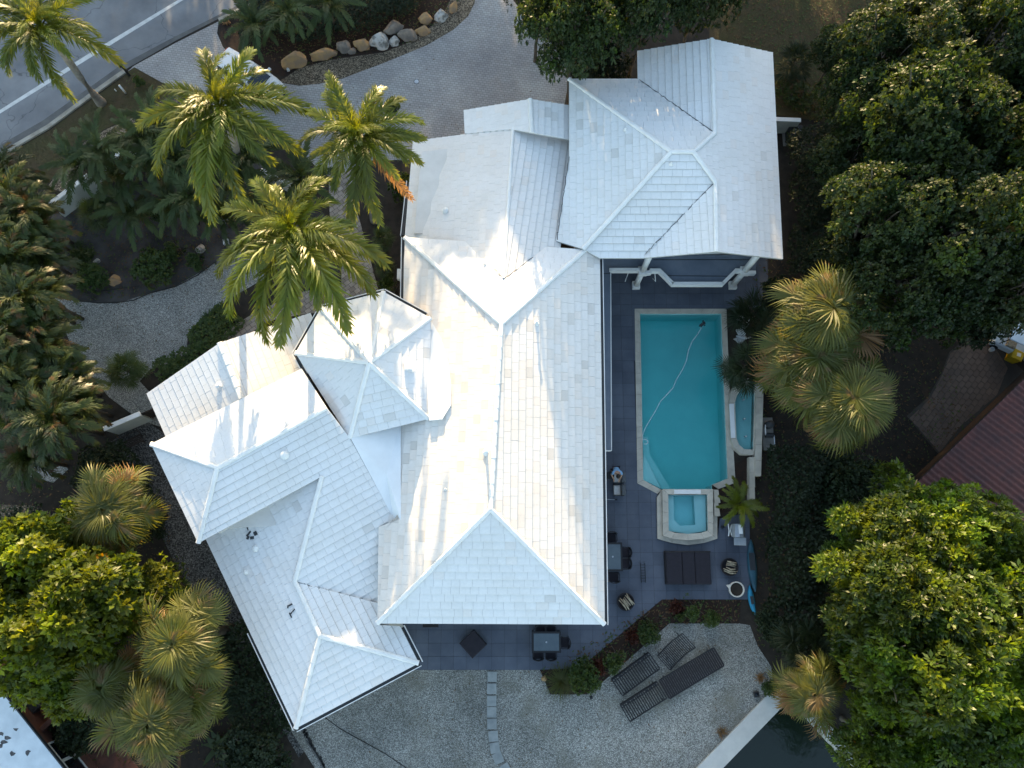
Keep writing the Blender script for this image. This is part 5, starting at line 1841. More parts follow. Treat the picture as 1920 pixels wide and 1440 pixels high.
def tuft(px, py, r, n, mat, label, name="grass_tuft", h=.8, w=.012, cat="plant"):
    p = at(px, py, 0)
    rm_ = r * CAM_H / FOC
    g = np.random.default_rng(int(px + py))
    V, F4, F3 = [], [], []
    for i in range(n):
        a = g.uniform(0, 6.28)
        e = g.uniform(.35, 1.35)
        L = rm_ * g.uniform(.8, 1.25)
        d = Vector((math.cos(a) * math.cos(e), math.sin(a) * math.cos(e), math.sin(e)))
        d2 = (Vector((math.cos(a), math.sin(a), 0)) + Vector((0, 0, -.35))).normalized()
        s = Vector((-math.sin(a), math.cos(a), 0)) * w
        b_ = Vector((g.normal() * .07, g.normal() * .07, 0))
        m1 = b_ + d * L * .6
        o = len(V)
        V += [b_ + s, b_ - s, m1 + s * .8, m1 - s * .8, m1 + d2 * L * .5]
        F4.append((o, o + 1, o + 3, o + 2))
        F3.append((o + 2, o + 3, o + 4))
    t = thing(name, label, cat, p)
    link("blades", np_mesh("blades", np.array([tuple(v) for v in V]), F4, LF[mat], F3), t)
    MB().lathe([(.07, -.05), (.05, .08), (.01, .12)], 7).build("crown_base", M_["sabal_trunk"], t)
    return t


tuft(1052, 1276, 34, 300, 'sabal', "large golden grass tuft at the lower tip of the south bed")
tuft(1072, 1262, 16, 120, 'shrub', "green grass tuft next to the golden one")
tuft(427, 42, 12, 26, 'dry', "orange spiky bromeliad beside the road", "bromeliad", w=.045)
tuft(195, 385, 30, 120, 'shrub', "strap-leaved clump against the white garden wall", "spider_lily", w=.03)
tuft(150, 470, 26, 90, 'shrub', "strap-leaved clump left in the sandy bed", "spider_lily", w=.03)
tuft(335, 690, 20, 110, 'shrub', "yellowish spiky clump by the lowest roof", "spiky_plant", w=.02)
tuft(360, 672, 18, 100, 'shrub', "spiky clump nearest the gravel bay by the roof", "spiky_plant", w=.02)
tuft(420, 590, 22, 120, 'shrub', "spreading clump at the paved branch's end", "spiky_plant", w=.03)
tuft(395, 600, 20, 100, 'shrub', "spreading clump beside the clipped ground cover", "spiky_plant", w=.03)
tuft(440, 1420, 40, 26, 'shade_palm', "large banana leaves at the bottom edge", "banana_plant", w=.16)
tuft(415, 1395, 34, 18, 'shade_palm', "banana plant beside the orange-leaved cabbage palm", "banana_plant", w=.15)
tuft(1425, 1270, 12, 60, 'dry', "dry grass tuft on the gravel near the seawall", w=.012)
tuft(1352, 1372, 12, 70, 'dry', "brown weed tuft at the seawall's land side", w=.012)
tuft(1440, 540, 16, 60, 'shrub', "lit sprig of leaves right of the north column", "spiky_plant", w=.03)
# ------------------------------------------------------------------ rocks
def rock(px, py, w, h, mat, label, rz=0.0, zh=None, name="boulder", group="boulders along the drive"):
    sx, sy = w * .0335 / 2, h * .0355 / 2
    p = at(px, py, 0)
    bm = bmesh.new()
    bmesh.ops.create_icosphere(bm, subdivisions=3, radius=1.0)
    r_ = random.Random(int(px * 13 + py))
    off = Vector((r_.uniform(0, 50), r_.uniform(0, 50), r_.uniform(0, 50)))
    for v in bm.verts:
        n = noise.noise(v.co * 1.3 + off) * .42 + noise.noise(v.co * 3.1 + off) * .14
        c = v.co * (1 + n)
        for ax in ((1, .3, .5), (-.6, .8, .5), (.2, -1, .6)):
            a = Vector(ax).normalized()
            d = c.dot(a) - .70
            if d > 0:
                c -= a * d * .85
        v.co = (c.x * sx, c.y * sy, c.z * (zh or min(sx, sy) * .9))
    me = bpy.data.meshes.new(name)
    bm.to_mesh(me)
    bm.free()
    me.materials.append(M_[mat])
    o = link(name, me)
    o.location = (p.x, p.y, (zh or min(sx, sy)) * .35)
    o.rotation_euler = (0, 0, rz)
    return tag(o, label, "boulder" if name == "boulder" else "rock", group)


for a in ((554, 116, 50, 30, 'rock_tan', "tan boulder at the left end of the row, nearest the car", .2), (607, 104, 56, 22, 'rock_tan', "long tan boulder second from the left end", .2),
          (646, 90, 30, 24, 'rock_grey', "brownish grey boulder beside the long tan one", -.2), (661, 97, 16, 12, 'rock_grey', "small grey stone in front of the brownish boulder", 0),
          (680, 87, 34, 23, 'rock_tan', "squarish tan boulder left of the pitted white one", -.2), (713, 81, 35, 32, 'rock_white', "pitted white boulder in the middle of the row", 0),
          (740, 79, 20, 19, 'rock_white', "small pale boulder right of the pitted white one", .3), (738, 55, 40, 24, 'rock_grey', "grey slab boulder set back behind the small pale one", .5),
          (766, 68, 36, 24, 'rock_grey', "dark grey boulder right of the slab", -.3), (793, 60, 30, 18, 'rock_tan', "flat tan boulder near the bend of the drive", .1),
          (798, 38, 26, 24, 'rock_tan', "rusty orange boulder above the flat tan one", .3), (827, 32, 28, 22, 'rock_white', "low pinkish white rock amid the gravel border", .4),
          (850, 15, 15, 24, 'rock_tan', "upright tan boulder at the top right end of the row", -.2)):
    rock(*a)
for a in ((215, 527, 22, 18, 'rock_tan', "tan rock on the gravel edge of the garden bed", .3), (376, 468, 18, 14, 'rock_white', "pale branching coral rock in the garden bed", .3),
          (419, 415, 18, 13, 'rock_white', "white rock under the widest royal palm's left fronds", .2), (253, 422, 8, 8, 'rock_white', "small white stone in the sandy bed", 0),
          (182, 490, 14, 8, 'rock_white', "pale flat stone near the bed's left bush", .4), (316, 480, 22, 16, 'rock_grey', "pinkish grey rock beside the yellow-green bush", 0),
          (61, 1272, 8, 8, 'rock_white', "tiny white stone by the neighbour's roof", 0)):
    rock(*a, name="garden_rock", group="rocks in the garden bed")
rock(1020, 1272, 9, 9, 'rock_tan', "pinkish stone at the foot of the golden grass tuft", name="garden_rock", group="rocks in the garden bed")

# ------------------------------------------------------------------ garden walls
def wall(pts, h, w, label, mat="garden_wall_stucco", z=None):
    p0 = at(*pts[0], h)
    t = thing("garden_wall", label, "wall", (p0.x, p0.y, 0))
    for a_, b_ in zip(pts[:-1], pts[1:]):
        a, b_ = at(*a_, h), at(*b_, h)
        d = b_ - a
        c = (a + b_) / 2
        MB().box((c.x, c.y, h / 2), (d.length + .02, w, h), math.atan2(d.y, d.x)).build("wall_body", M_[mat], t, world=True)
        MB().bbox((c.x, c.y, h + .035), (d.length + .08, w + .06, .07), math.atan2(d.y, d.x), .015).build("coping", M_["white_paint"], t, world=True)
    return t


wall([(92, 384), (186, 314), (262, 262)], 1.5, .2, "white stucco garden wall behind the shaded feather palms")
wall([(490, 320), (548, 348)], 1.2, .2, "short white garden wall at the head of the paved walk")
wall([(196, 804), (262, 776)], 1.5, .2, "grey-green stucco wall stub left of the lowest roof")
wall([(1452, 224), (1500, 226)], 1.3, .2, "short pale wall by the tall block's air conditioner")
gt = thing("garden_gate", "dark wooden garden gate between stucco wall and the lowest roof", "gate", at(275, 775))
pa, pb = at(262, 776, 1.4), at(288, 765, 1.4)
for i in range(7):
    q = pa.lerp(pb, (i + .5) / 7)
    MB().box((q.x, q.y, .7), (.10, .04, 1.35), math.atan2((pb - pa).y, (pb - pa).x)).build("board", M_["wood_dark"], gt, world=True)
for z in (.3, 1.2):
    q = (pa + pb) / 2
    MB().box((q.x, q.y - .035, z), ((pb - pa).length, .05, .1), math.atan2((pb - pa).y, (pb - pa).x)).build("rail", M_["wood_dark"], gt, world=True)

# ------------------------------------------------------------------ street things
mb_ = thing("mailbox", "black mailbox on a post beside the kerb", "mailbox", at(243, 142))
MB().box((0, 0, .6), (.1, .1, 1.2)).build("post", M_["black_metal"], mb_)
bx = MB()
prof_ = [(-.1, 0), (.1, 0), (.1, .13), (.07, .2), (0, .23), (-.07, .2), (-.1, .13)]
n7 = len(prof_)
dirv = Vector((-.5, .86, 0))
sdv = Vector((.86, .5, 0))
vv = [tuple(dirv * y + sdv * p[0] + Vector((0, 0, 1.15 + p[1]))) for y in (-.25, .28) for p in prof_]
bx.add(vv, [(i, (i + 1) % n7, (i + 1) % n7 + n7, i + n7) for i in range(n7)] + [tuple(range(n7))[::-1], tuple(range(n7, 2 * n7))])
box_ = bx.build("box", M_["black_metal"], mb_)
MB().box(sdv * .115 + Vector((0, 0, 1.33)), (.02, .03, .14)).build("flag", M_["lamp_red"], box_)
ps_ = thing("marker_post", "short white marker post on the dry verge", "post", at(236, 175))
MB().tube([(0, 0, 0), (0, 0, .75)], .055, 10).build("post", M_["white_paint"], ps_, True)
MB().lathe([(.06, .75), (.06, .8), (.01, .84)], 10).build("cap", M_["white_paint"], ps_)
MB().tube([tuple(at(218, 171) - at(236, 175)), tuple(at(218, 171) - at(236, 175) + Vector((0, 0, .2)))], .03, 6).build("stake", M_["white_paint"], ps_)

# landscape lights
for (x, y, s, lab) in ((425, 455, .3, "white square landscape light by the gravel corner"), (188, 402, .14, "small white garden light in the strap leaves"),
                       (541, 132, .16, "white garden light at the left end of the boulders"), (1417, 1301, .26, "black box light on the gravel near the seawall"), (1108, 1307, .14, "small black spotlight below the south bed"),
                       (1354, 988, .14, "small black drain cap beside the spa")):
    t = thing("garden_light", lab, "light", at(x, y))
    dark = "black" in lab
    MB().bbox((0, 0, .10), (s, s, .2), .2, .02).build("housing", M_["black_metal" if dark else "white_paint"], t)
    MB().lathe([(s * .3, .2), (s * .28, .23), (s * .05, .24)], 10).build("lens", M_["window_glass" if dark else "lamp_clear"], t)

# ------------------------------------------------------------------ car (white, half under the second palm)
cp = at(474, 158, .0)
car = thing("parked_car", "white car parked on the drive half under palm fronds", "car", cp, math.atan2(-64, 92) + 0.0)
# side profile stations: x, half width low, half width belt, z low, z belt
body = [(-2.25, .55, .70, .45, .80), (-2.15, .80, .84, .30, .92), (-1.5, .88, .90, .24, .96), (-.3, .89, .91, .22, .97), (.9, .89, .90, .22, .98), (1.5, .88, .88, .24, .94), (2.05, .80, .80, .28, .84), (2.28, .55, .60, .42, .70)]
B_ = MB()
ringn = 8
for (x, a, b_, z0, z1) in body:
    B_.v += [(x, -a, z0), (x, -b_, z0 + .25), (x, -b_, z1 - .10), (x, -b_ + .12, z1), (x, b_ - .12, z1), (x, b_, z1 - .10), (x, b_, z0 + .25), (x, a, z0)]
for i in range(len(body) - 1):
    for k in range(8):
        k2 = (k + 1) % 8
        B_.f.append((i * 8 + k, (i + 1) * 8 + k, (i + 1) * 8 + k2, i * 8 + k2))
B_.f += [tuple(range(8)), tuple(range(55 + 8, 55, -1))]
bo = B_.build("body", M_["car_white"], car, True)
cab = [(-2.0, .74, .96, .74, .97), (-1.75, .76, .96, .66, 1.42), (-.9, .78, .96, .66, 1.52), (.2, .78, .96, .66, 1.50), (.55, .78, .96, .62, 1.40), (1.25, .76, .95, .74, .98)]
C_ = MB()
for (x, a, z0, t, z1) in cab:
    C_.v += [(x, -a, z0 - .1), (x, -t, z1 - .02), (x, -t * .6, z1 + .02), (x, t * .6, z1 + .02), (x, t, z1 - .02), (x, a, z0 - .1)]
for i in range(len(cab) - 1):
    for k in range(6):
        k2 = (k + 1) % 6
        C_.f.append((i * 6 + k, (i + 1) * 6 + k, (i + 1) * 6 + k2, i * 6 + k2))
C_.f += [tuple(range(6)), tuple(range(35, 29, -1))]
C_.build("roof", M_["car_white"], car, False)
g_ = MB()
g_.add([(1.24, -.68, 1.015), (1.24, .68, 1.015), (.60, .56, 1.425), (.60, -.56, 1.425)], [(0, 1, 2, 3)])
g_.build("windshield", M_["car_glass"], car)
g_ = MB()
g_.add([(-1.98, .62, 1.03), (-1.98, -.62, 1.03), (-1.79, -.56, 1.39), (-1.79, .56, 1.39)], [(0, 1, 2, 3)])
g_.build("rear_window", M_["car_glass"], car)
for s in (-1, 1):
    for (x0, x1, xa, xb) in ((-1.65, -.72, -1.55, -.72), (-.62, .95, -.62, .45)):
        f = [(x0, s * .785, 1.0), (x1, s * .79, 1.0), (xb, s * .685, 1.40), (xa, s * .685, 1.40)]
        MB().add(f, [(0, 1, 2, 3) if s < 0 else (3, 2, 1, 0)]).build("side_window", M_["car_glass"], car)
    MB().bbox((.85, s * 1.0, 1.0), (.14, .2, .14), 0, .02).build("mirror", M_["car_white"], car)
    MB().bbox((2.10, s * .56, .70), (.26, .3, .14), s * -.3, .03).build("headlight", M_["lamp_clear"], car)
    MB().bbox((-2.16, s * .62, .82), (.16, .26, .14), 0, .02).build("taillight", M_["lamp_red"], car)
    for x in (-1.4, 1.4):
        w = MB()
        cyl = [(x + .33 * math.cos(a), .33 + .33 * math.sin(a)) for a in [2 * PI * i / 18 for i in range(18)]]
        w.add([(c[0], s * .70, c[1]) for c in cyl] + [(c[0], s * .91, c[1]) for c in cyl], [(i, (i + 1) % 18, (i + 1) % 18 + 18, i + 18) for i in range(18)] + [tuple(range(18)), tuple(range(35, 17, -1))])
        wh = w.build("wheel", M_["rubber"], car)
        w = MB()
        cyl = [(x + .2 * math.cos(a), .33 + .2 * math.sin(a)) for a in [2 * PI * i / 12 for i in range(12)]]
        w.add([(c[0], s * .90, c[1]) for c in cyl] + [(c[0], s * .925, c[1]) for c in cyl], [(i, (i + 1) % 12, (i + 1) % 12 + 12, i + 12) for i in range(12)] + [tuple(range(12)), tuple(range(23, 11, -1))])
        w.build("rim", M_["steel"], wh)
MB().bbox((2.2, 0, .46), (.18, 1.1, .16), 0, .03).build("bumper", M_["gutter_dark"], car)

# ------------------------------------------------------------------ patio furniture
def chair(loc, rz, label, group, seat="dark_cushion", frame="black_metal", s=1.0, backm=None):
    t = thing("patio_chair", label, "chair", loc, rz, group)
    MB().bbox((0, 0, .42), (.50 * s, .50, .07), 0, .02).build("seat", M_[seat], t)
    bk = MB()
    pts = []
    for i in range(7):
        a = R(-60 + 20 * i)
        pts.append((-.10 - .20 * math.cos(a), .28 * math.sin(a) / math.sin(R(60)) * .98))
    for i in range(6):
        (x0, y0), (x1, y1) = pts[i], pts[i + 1]
        bk.box(((x0 + x1) / 2, (y0 + y1) / 2, .66), (math.hypot(x1 - x0, y1 - y0) + .02, .04, .46), math.atan2(y1 - y0, x1 - x0))
    bk.build("backrest", M_[backm or frame], t)
    for sx in (-1, 1):
        for sy in (-1, 1):
            MB().tube([(sx * .2, sy * .22, .4), (sx * .23, sy * .25, 0)], .018, 6).build("leg", M_[frame], t)
        MB().tube([(-.22, sx * .27, .66), (.12, sx * .28, .64), (.2, sx * .27, .42)], .02, 6).build("armrest", M_[frame], t)
    return t


def table(px0, py0, px1, py1, label):
    a, b_ = at(px0, py0, .74), at(px1, py1, .74)
    c = (a + b_) / 2
    w, d = abs(b_.x - a.x), abs(a.y - b_.y)
    t = thing("dining_table", label, "table", (c.x, c.y, .046))
    MB().bbox((0, 0, .70), (w - .16, d - .16, .02), 0, .004).build("glass_top", M_["glass_table"], t)
    fr = MB()
    for s in (-1, 1):
        fr.box((0, s * (d / 2 - .05), .69), (w, .10, .05))
        fr.box((s * (w / 2 - .05), 0, .69), (.10, d - .2, .05))
    fr.build("frame", M_["black_metal"], t)
    for sx in (-1, 1):
        for sy in (-1, 1):
            MB().box((sx * (w / 2 - .06), sy * (d / 2 - .06), .33), (.07, .07, .66)).build("leg", M_["black_metal"], t)
    MB().lathe([(.05, .71), (.05, .715), (.02, .72)], 10).build("umbrella_hole_cap", M_["steel"], t)
    return t


table(997, 1184, 1052, 1224, "dark glass dining table on the south patio below the main roof")
table(1130, 1017, 1168, 1071, "dark glass dining table half under the east eave")
GC = "dark dining chairs on the patio"
for (x, y, a, lab) in ((1058, 1205, 180, "dark chair at the right end of the south dining table"), (1009, 1226, 90, "dark chair on the lower left side of the south table"), (1033, 1226, 90, "dark chair on the lower right side of the south table"),
                       (1032, 1183, -90, "dark chair on the upper side of the south table, nearest the wall"), (1014, 1183, -90, "dark chair on the south table's upper side, left one"), (1172, 1036, 180, "dark chair on the right side of the east table, upper one"), (1172, 1057, 180, "dark chair on the right side of the east table, lower one"),
                       (1146, 1008, -90, "dark chair at the head of the east table"), (1151, 1082, 90, "dark chair at the foot of the east table")):
    p = at(x, y, .5)
    chair((p.x, p.y, .046), R(a), lab, GC)
for (x, y, lab) in ((1160, 896, "white-cushioned patio chair right beside the person"), (1160, 919, "white-cushioned patio chair below the one beside the person")):
    p = at(x, y, .45)
    t = thing("cushioned_chair", lab, "chair", (p.x, p.y, .046), 0, "white cushioned chairs near the person")
    MB().bbox((-.08, 0, .40), (.36, .52, .12), 0, .03).build("seat_cushion", M_["white_cushion"], t)
    MB().bbox((.22, 0, .55), (.22, .54, .5), 0, .04).build("backrest", M_["grey_cushion"], t)
    for sy in (-1, 1):
        MB().bbox((.02, sy * .285, .5), (.5, .04, .06), 0, .01).build("armrest", M_["black_metal"], t)
        for sx in (-.22, .26):
            MB().box((sx, sy * .27, .25), (.04, .04, .5)).build("leg", M_["black_metal"], t)
p = at(1143, 892, .3)
st = thing("side_table", "small black side table with clutter left of the cushioned chairs", "side table", (p.x, p.y, .046))
MB().lathe([(.22, .46), (.22, .49), (.2, .5)], 14).build("top", M_["black_metal"], st)
for i in range(3):
    a = 2 * PI * i / 3
    MB().tube([(.05 * math.cos(a), .05 * math.sin(a), .46), (.2 * math.cos(a), .2 * math.sin(a), 0)], .015, 5).build("leg", M_["black_metal"], st)
MB().lathe([(.06, .5), (.07, .62), (.03, .63)], 9, (.05, .05, 0)).build("jar", M_["grey_cushion"], st)
pl = thing("pool_pole", "thin white pole lying on the patio under the eave", "pole", at(1146, 936, .07))
a_, b_ = at(1134, 936, .07) - at(1146, 936, .07), at(1153, 937, .07) - at(1146, 936, .07)
MB().tube([a_, b_], .018, 6).build("tube", M_["steel"], pl)
MB().tube([b_, b_ + Vector((.12, 0, 0))], .026, 6).build("grip", M_["rubber"], pl)

# dark daybed platform with four long cushions
a, b_ = at(1247, 1033, .5), at(1335, 1096, .5)
c = (a + b_) / 2
w, d = b_.x - a.x, a.y - b_.y
db_ = thing("daybed", "wide dark daybed of four long cushions on the patio below the spa", "daybed", (c.x, c.y, .046))
MB().bbox((0, 0, .19), (w, d, .34), 0, .02).build("base", M_["black_wicker"], db_)
ws_ = [.36, .285, .29]
xs = -w / 2 + .02
for i, q in enumerate((.365, .285, .35)):
    ww = (w - .04) * q
    MB().bbox((xs + ww / 2, -.01, .43), (ww - .02, d - .06, .14), 0, .03).build("cushion", M_["dark_cushion"], db_)
    xs += ww
MB().bbox((0, d / 2 - .04, .45), (w, .08, .16), 0, .02).build("back_rail", M_["black_wicker"], db_)

# dark square ottoman
p = at(887, 1207.5, .4)
ot = thing("ottoman", "black square ottoman turned cornerwise on the south patio", "ottoman", (p.x, p.y, .046), R(43))
MB().bbox((0, 0, .17), (.98, .98, .30), 0, .02).build("base", M_["black_wicker"], ot)
MB().bbox((0, 0, .38), (1.0, 1.0, .12), 0, .03).build("cushion", M_["dark_cushion"], ot)
bn = at(808, 1170, .3)
bch = thing("dark_bench", "dark low bench edge peeping from under the main roof's south eave", "bench", (bn.x, bn.y, .046))
MB().bbox((0, 0, .40), (.8, .3, .06), 0, .01).build("seat", M_["black_wicker"], bch)
for sx in (-.33, .33):
    MB().box((sx, 0, .19), (.06, .26, .37)).build("leg", M_["black_wicker"], bch)


# driftwood bowls
def bowl(px, py, r, label, wood, rz):
    p = at(px, py, .2)
    t = thing("fire_bowl", label, "bowl", (p.x, p.y, .046))
    MB().lathe([(r * .5, 0), (r * .9, .15), (r, .36), (r * .92, .40), (r * .84, .36), (r * .6, .22), (.02, .2)], 20).build("bowl", M_["black_wicker"], t, True)
    r_ = random.Random(int(px))
    ca, sa = math.cos(rz), math.sin(rz)
    for i in range(wood):
        o = (i - wood / 2 + .5) * r * .22
        c0 = Vector((.1 * r - o * sa, o * ca, .40 + .03 * (i % 3)))
        L = r * r_.uniform(.5, .85)
        q = Vector((ca, sa, r_.uniform(-.08, .12)))
        bd = Vector((r_.uniform(-.08, .08), r_.uniform(-.08, .08), .05))
        MB().tube([c0 - q * L, c0 + bd, c0 + q * L], [r * .05, r * .10, r * .06], 6).build("driftwood", M_["driftwood"], t, True)


bowl(1366, 1063, .47, "round black bowl heaped with pale driftwood, right of the daybed", 6, R(-12))
bowl(1172, 1128, .46, "round black bowl with driftwood beside the main roof's corner", 6, R(-52))

# white pot
p = at(1381, 1105, .45)
pt = thing("plant_pot", "round white pot with a spout lip and dark soil", "pot", (p.x, p.y, .046))
MB().lathe([(.26, 0), (.38, .2), (.40, .45), (.40, .5), (.345, .5), (.34, .40), (.02, .40)], 22).build("pot", M_["pot_white"], pt, True)
MB().lathe([(.335, .40), (.30, .43), (.02, .44)], 16).build("soil", M_["soil"], pt)
MB().add([(-.34, -.05, .5), (-.34, .25, .5), (-.56, .22, .52), (-.34, -.05, .40), (-.34, .25, .40), (-.56, .22, .46)], [(0, 1, 2), (5, 4, 3), (0, 2, 5, 3), (2, 1, 4, 5), (1, 0, 3, 4)]).build("spout", M_["pot_white"], pt)

# grill
p = at(1384, 995, .9)
gr = thing("grill", "stainless gas grill with side shelf below the small palm", "grill", (p.x, p.y, .046), R(-2))
MB().bbox((.02, 0, .42), (.62, .62, .74), 0, .02).build("cart", M_["black_metal"], gr)
hd = MB()
pr = [(-.34, .80), (-.34, .92), (-.22, 1.06), (.0, 1.10), (.22, 1.06), (.34, .92), (.34, .80)]
hd.add([(x, y, z) for y in (-.34, .34) for (x, z) in pr], [(i, i + 1, i + 8, i + 7) for i in range(6)] + [tuple(range(7)), tuple(range(13, 6, -1))])
ho = hd.build("hood", M_["steel"], gr)
MB().tube([(-.38, -.26, .95), (-.42, 0, .95), (-.38, .26, .95)], .018, 6).build("handle", M_["white_paint"], ho)
MB().bbox((.10, -.55, .80), (.64, .40, .04), 0, .01).build("side_shelf", M_["steel"], gr)
MB().bbox((.06, .06, 1.10), (.2, .45, .02), R(4), .004).build("white_tray", M_["white_paint"], gr)
MB().tube([(-.5, .34, .82), (-.46, -.02, .83), (-.5, -.3, .82)], .03, 6).build("towel_bar", M_["white_paint"], gr)

# metal towel ladder lying by the dining table
p = at(1205, 1074, .1)
ld = thing("towel_rack", "small black ladder-like rack standing on the patio left of the daybed", "rack", (p.x, p.y, .046), R(3))
for sx in (-.11, .11):
    MB().tube([(sx, -.50, .05), (sx, .5, .35)], .02, 6).build("rail", M_["black_metal"], ld)
for i in range(7):
    MB().tube([(-.11, -.42 + .14 * i, .07 + .043 * i), (.11, -.42 + .14 * i, .07 + .043 * i)], .014, 5).build("rung", M_["black_metal"], ld)
for sx in (-.11, .11):
    MB().tube([(sx, .5, .35), (sx, .52, 0)], .016, 5).build("leg", M_["black_metal"], ld)


# sun loungers: frame, slats, backrest
def lounger(p0, p1, width_px, label, solid=False, curl=False, side_rail=True):
    """p0 foot, p1 head of the centre line in the photo"""
    a, b_ = at(*p0, .35), at(*p1, .35)
    d = b_ - a
    L = d.length
    W_ = width_px * (CAM_H - .35) / FOC
    c = (a + b_) / 2
    t = thing("sun_lounger", label, "sun lounger", (c.x, c.y, .014), math.atan2(d.y, d.x), "black sun loungers on the gravel")
    for s in (-1, 1):
        pts = [(-L / 2, s * W_ / 2, .33), (L * .1, s * W_ / 2, .34), (L / 2, s * W_ / 2, .42 if not curl else .75)]
        if curl:
            pts = [(-L / 2, s * W_ / 2, .45), (-L * .2, s * W_ / 2, .30), (L * .15, s * W_ / 2, .36), (L / 2, s * W_ / 2, .8)]
        MB().tube(pts, .035, 6).build("side_rail", M_["black_metal"], t)
    n = 19 if not solid else 30
    for i in range(n):
        q = i / (n - 1)
        x = -L / 2 + L * q
        if curl:
            z = np.interp(q, (0, .3, .65, 1), (.45, .30, .36, .8))
        else:
            z = np.interp(q, (0, .6, 1), (.33, .34, .42))
        bow = .03 if not solid else 0
        MB().box((x, 0, float(z) - bow), (L / n * (.5 if not solid else .86), W_ - .03, .03)).build("slat", M_["black_metal" if not solid else "black_wicker"], t)
    for x in (-L * .42, L * .40):
        for s in (-1, 1):
            MB().tube([(x, s * W_ / 2, .33), (x + .05, s * W_ / 2, 0)], .03, 6).build("leg", M_["black_metal"], t)
    if side_rail:
        for s, z in ((1, .52),):
            MB().tube([(-L / 2, s * (W_ / 2 - .02), z), (L / 2, s * (W_ / 2 - .02), z)], .03, 6).build("armrest", M_["black_metal"], t)
            MB().tube([(-L / 2, s * (W_ / 2 - .16), z - .06), (L / 2, s * (W_ / 2 - .16), z - .06)], .026, 6).build("armrest", M_["black_metal"], t)
            for k in range(8):
                x = -L / 2 + L * (k + .5) / 8
                MB().box((x, s * (W_ / 2 - .09), z - .03), (.07 + .05 * (k % 2), .16, .05)).build("rail_block", M_["black_metal"], t)
    return t


lounger((1157, 1289), (1226, 1238), 34, "black slatted lounger nearest the slanted bed")
lounger((1172, 1337), (1240, 1293), 33, "black slatted lounger lowest of the four")
lounger((1246, 1293), (1347, 1231), 35, "solid black lounger, longest of the four", solid=True, side_rail=False)
lounger((1244, 1243), (1288, 1199), 32, "curved slatted lounger closest to the straight bed", curl=True, side_rail=False)

# kayak and paddle board by the hedge
def hullm(L, w, h, n=13):
    mb = MB()
    for i in range(n):
        t = i / (n - 1)
        k = max(.03, math.sin(PI * t) ** .6)
        rise = .16 * (abs(2 * t - 1) ** 3)
        x = (t - .5) * L
        ww = w * k
        mb.v += [(x, -ww / 2, h * .6 + rise), (x, -ww * .3, rise), (x, ww * .3, rise), (x, ww / 2, h * .6 + rise), (x, ww * .2, h + rise), (x, -ww * .2, h + rise)]
    for i in range(n - 1):
        for q in range(6):
            q2 = (q + 1) % 6
            mb.f.append((i * 6 + q, i * 6 + q2, (i + 1) * 6 + q2, (i + 1) * 6 + q))
    mb.f += [tuple(range(5, -1, -1)), tuple(range((n - 1) * 6, n * 6))]
    return mb


p = at(1409, 1125, .2)
ky = thing("kayak", "bright blue kayak end lying against the patio hedge", "kayak", (p.x, p.y, .05), R(98))
hullm(1.5, .34, .26).build("hull", M_["kayak_blue"], ky, True)
MB().bbox((.0, 0, .29), (.4, .16, .03), 0, .01).build("seat", M_["gutter_dark"], ky)
p = at(1411, 1060, .2)
sb = thing("paddle_board", "dark teal paddle board on edge between patio and hedge", "paddle board", (p.x, p.y, .05), R(91))
hullm(2.7, .5, .14).build("deck", M_["board_teal"], sb, True)
MB().bbox((.2, 0, .16), (.9, .3, .015), 0, .004).build("deck_pad", M_["gutter_dark"], sb)

# pool cleaner and hose
p = at(1317, 608, -.1)
pc = thing("pool_cleaner", "dark pool cleaner head at the pool's upper right", "pool cleaner", (p.x, p.y, -.12), R(40))
MB().bbox((0, 0, .06), (.34, .16, .14), 0, .04).build("body", M_["gutter_dark"], pc)
for s in (-1, 1):
    MB().tube([(.05 * s + .1, s * .1, .03), (.05 * s + .1, s * .15, .03)], .06, 8).build("wheel", M_["rubber"], pc)
MB().bbox((-.2, .04, .1), (.14, .05, .05), .4, .01).build("fin", M_["gutter_dark"], pc)
hs = thing("pool_hose", "pale hose snaking across the pool water", "hose", (at(1268, 710, -.08)))
hp = [(1316, 613), (1309, 625), (1298, 640), (1291, 656), (1287, 676), (1280, 692), (1268, 712), (1262, 727), (1250, 740), (1238, 753), (1228, 772), (1217, 790), (1210, 802), (1205, 815),
      (1205, 825), (1209, 823), (1214, 826), (1215, 830), (1211, 833), (1205, 832)]
cpts = []
for i in range(len(hp) - 1):
    for k in range(3):
        t = k / 3
        cpts.append(at(hp[i][0] * (1 - t) + hp[i + 1][0] * t, hp[i][1] * (1 - t) + hp[i + 1][1] * t, -.085))
MB().tube(cpts, .021, 6).build("hose_tube", M_["hose_white"], hs, True, world=True)

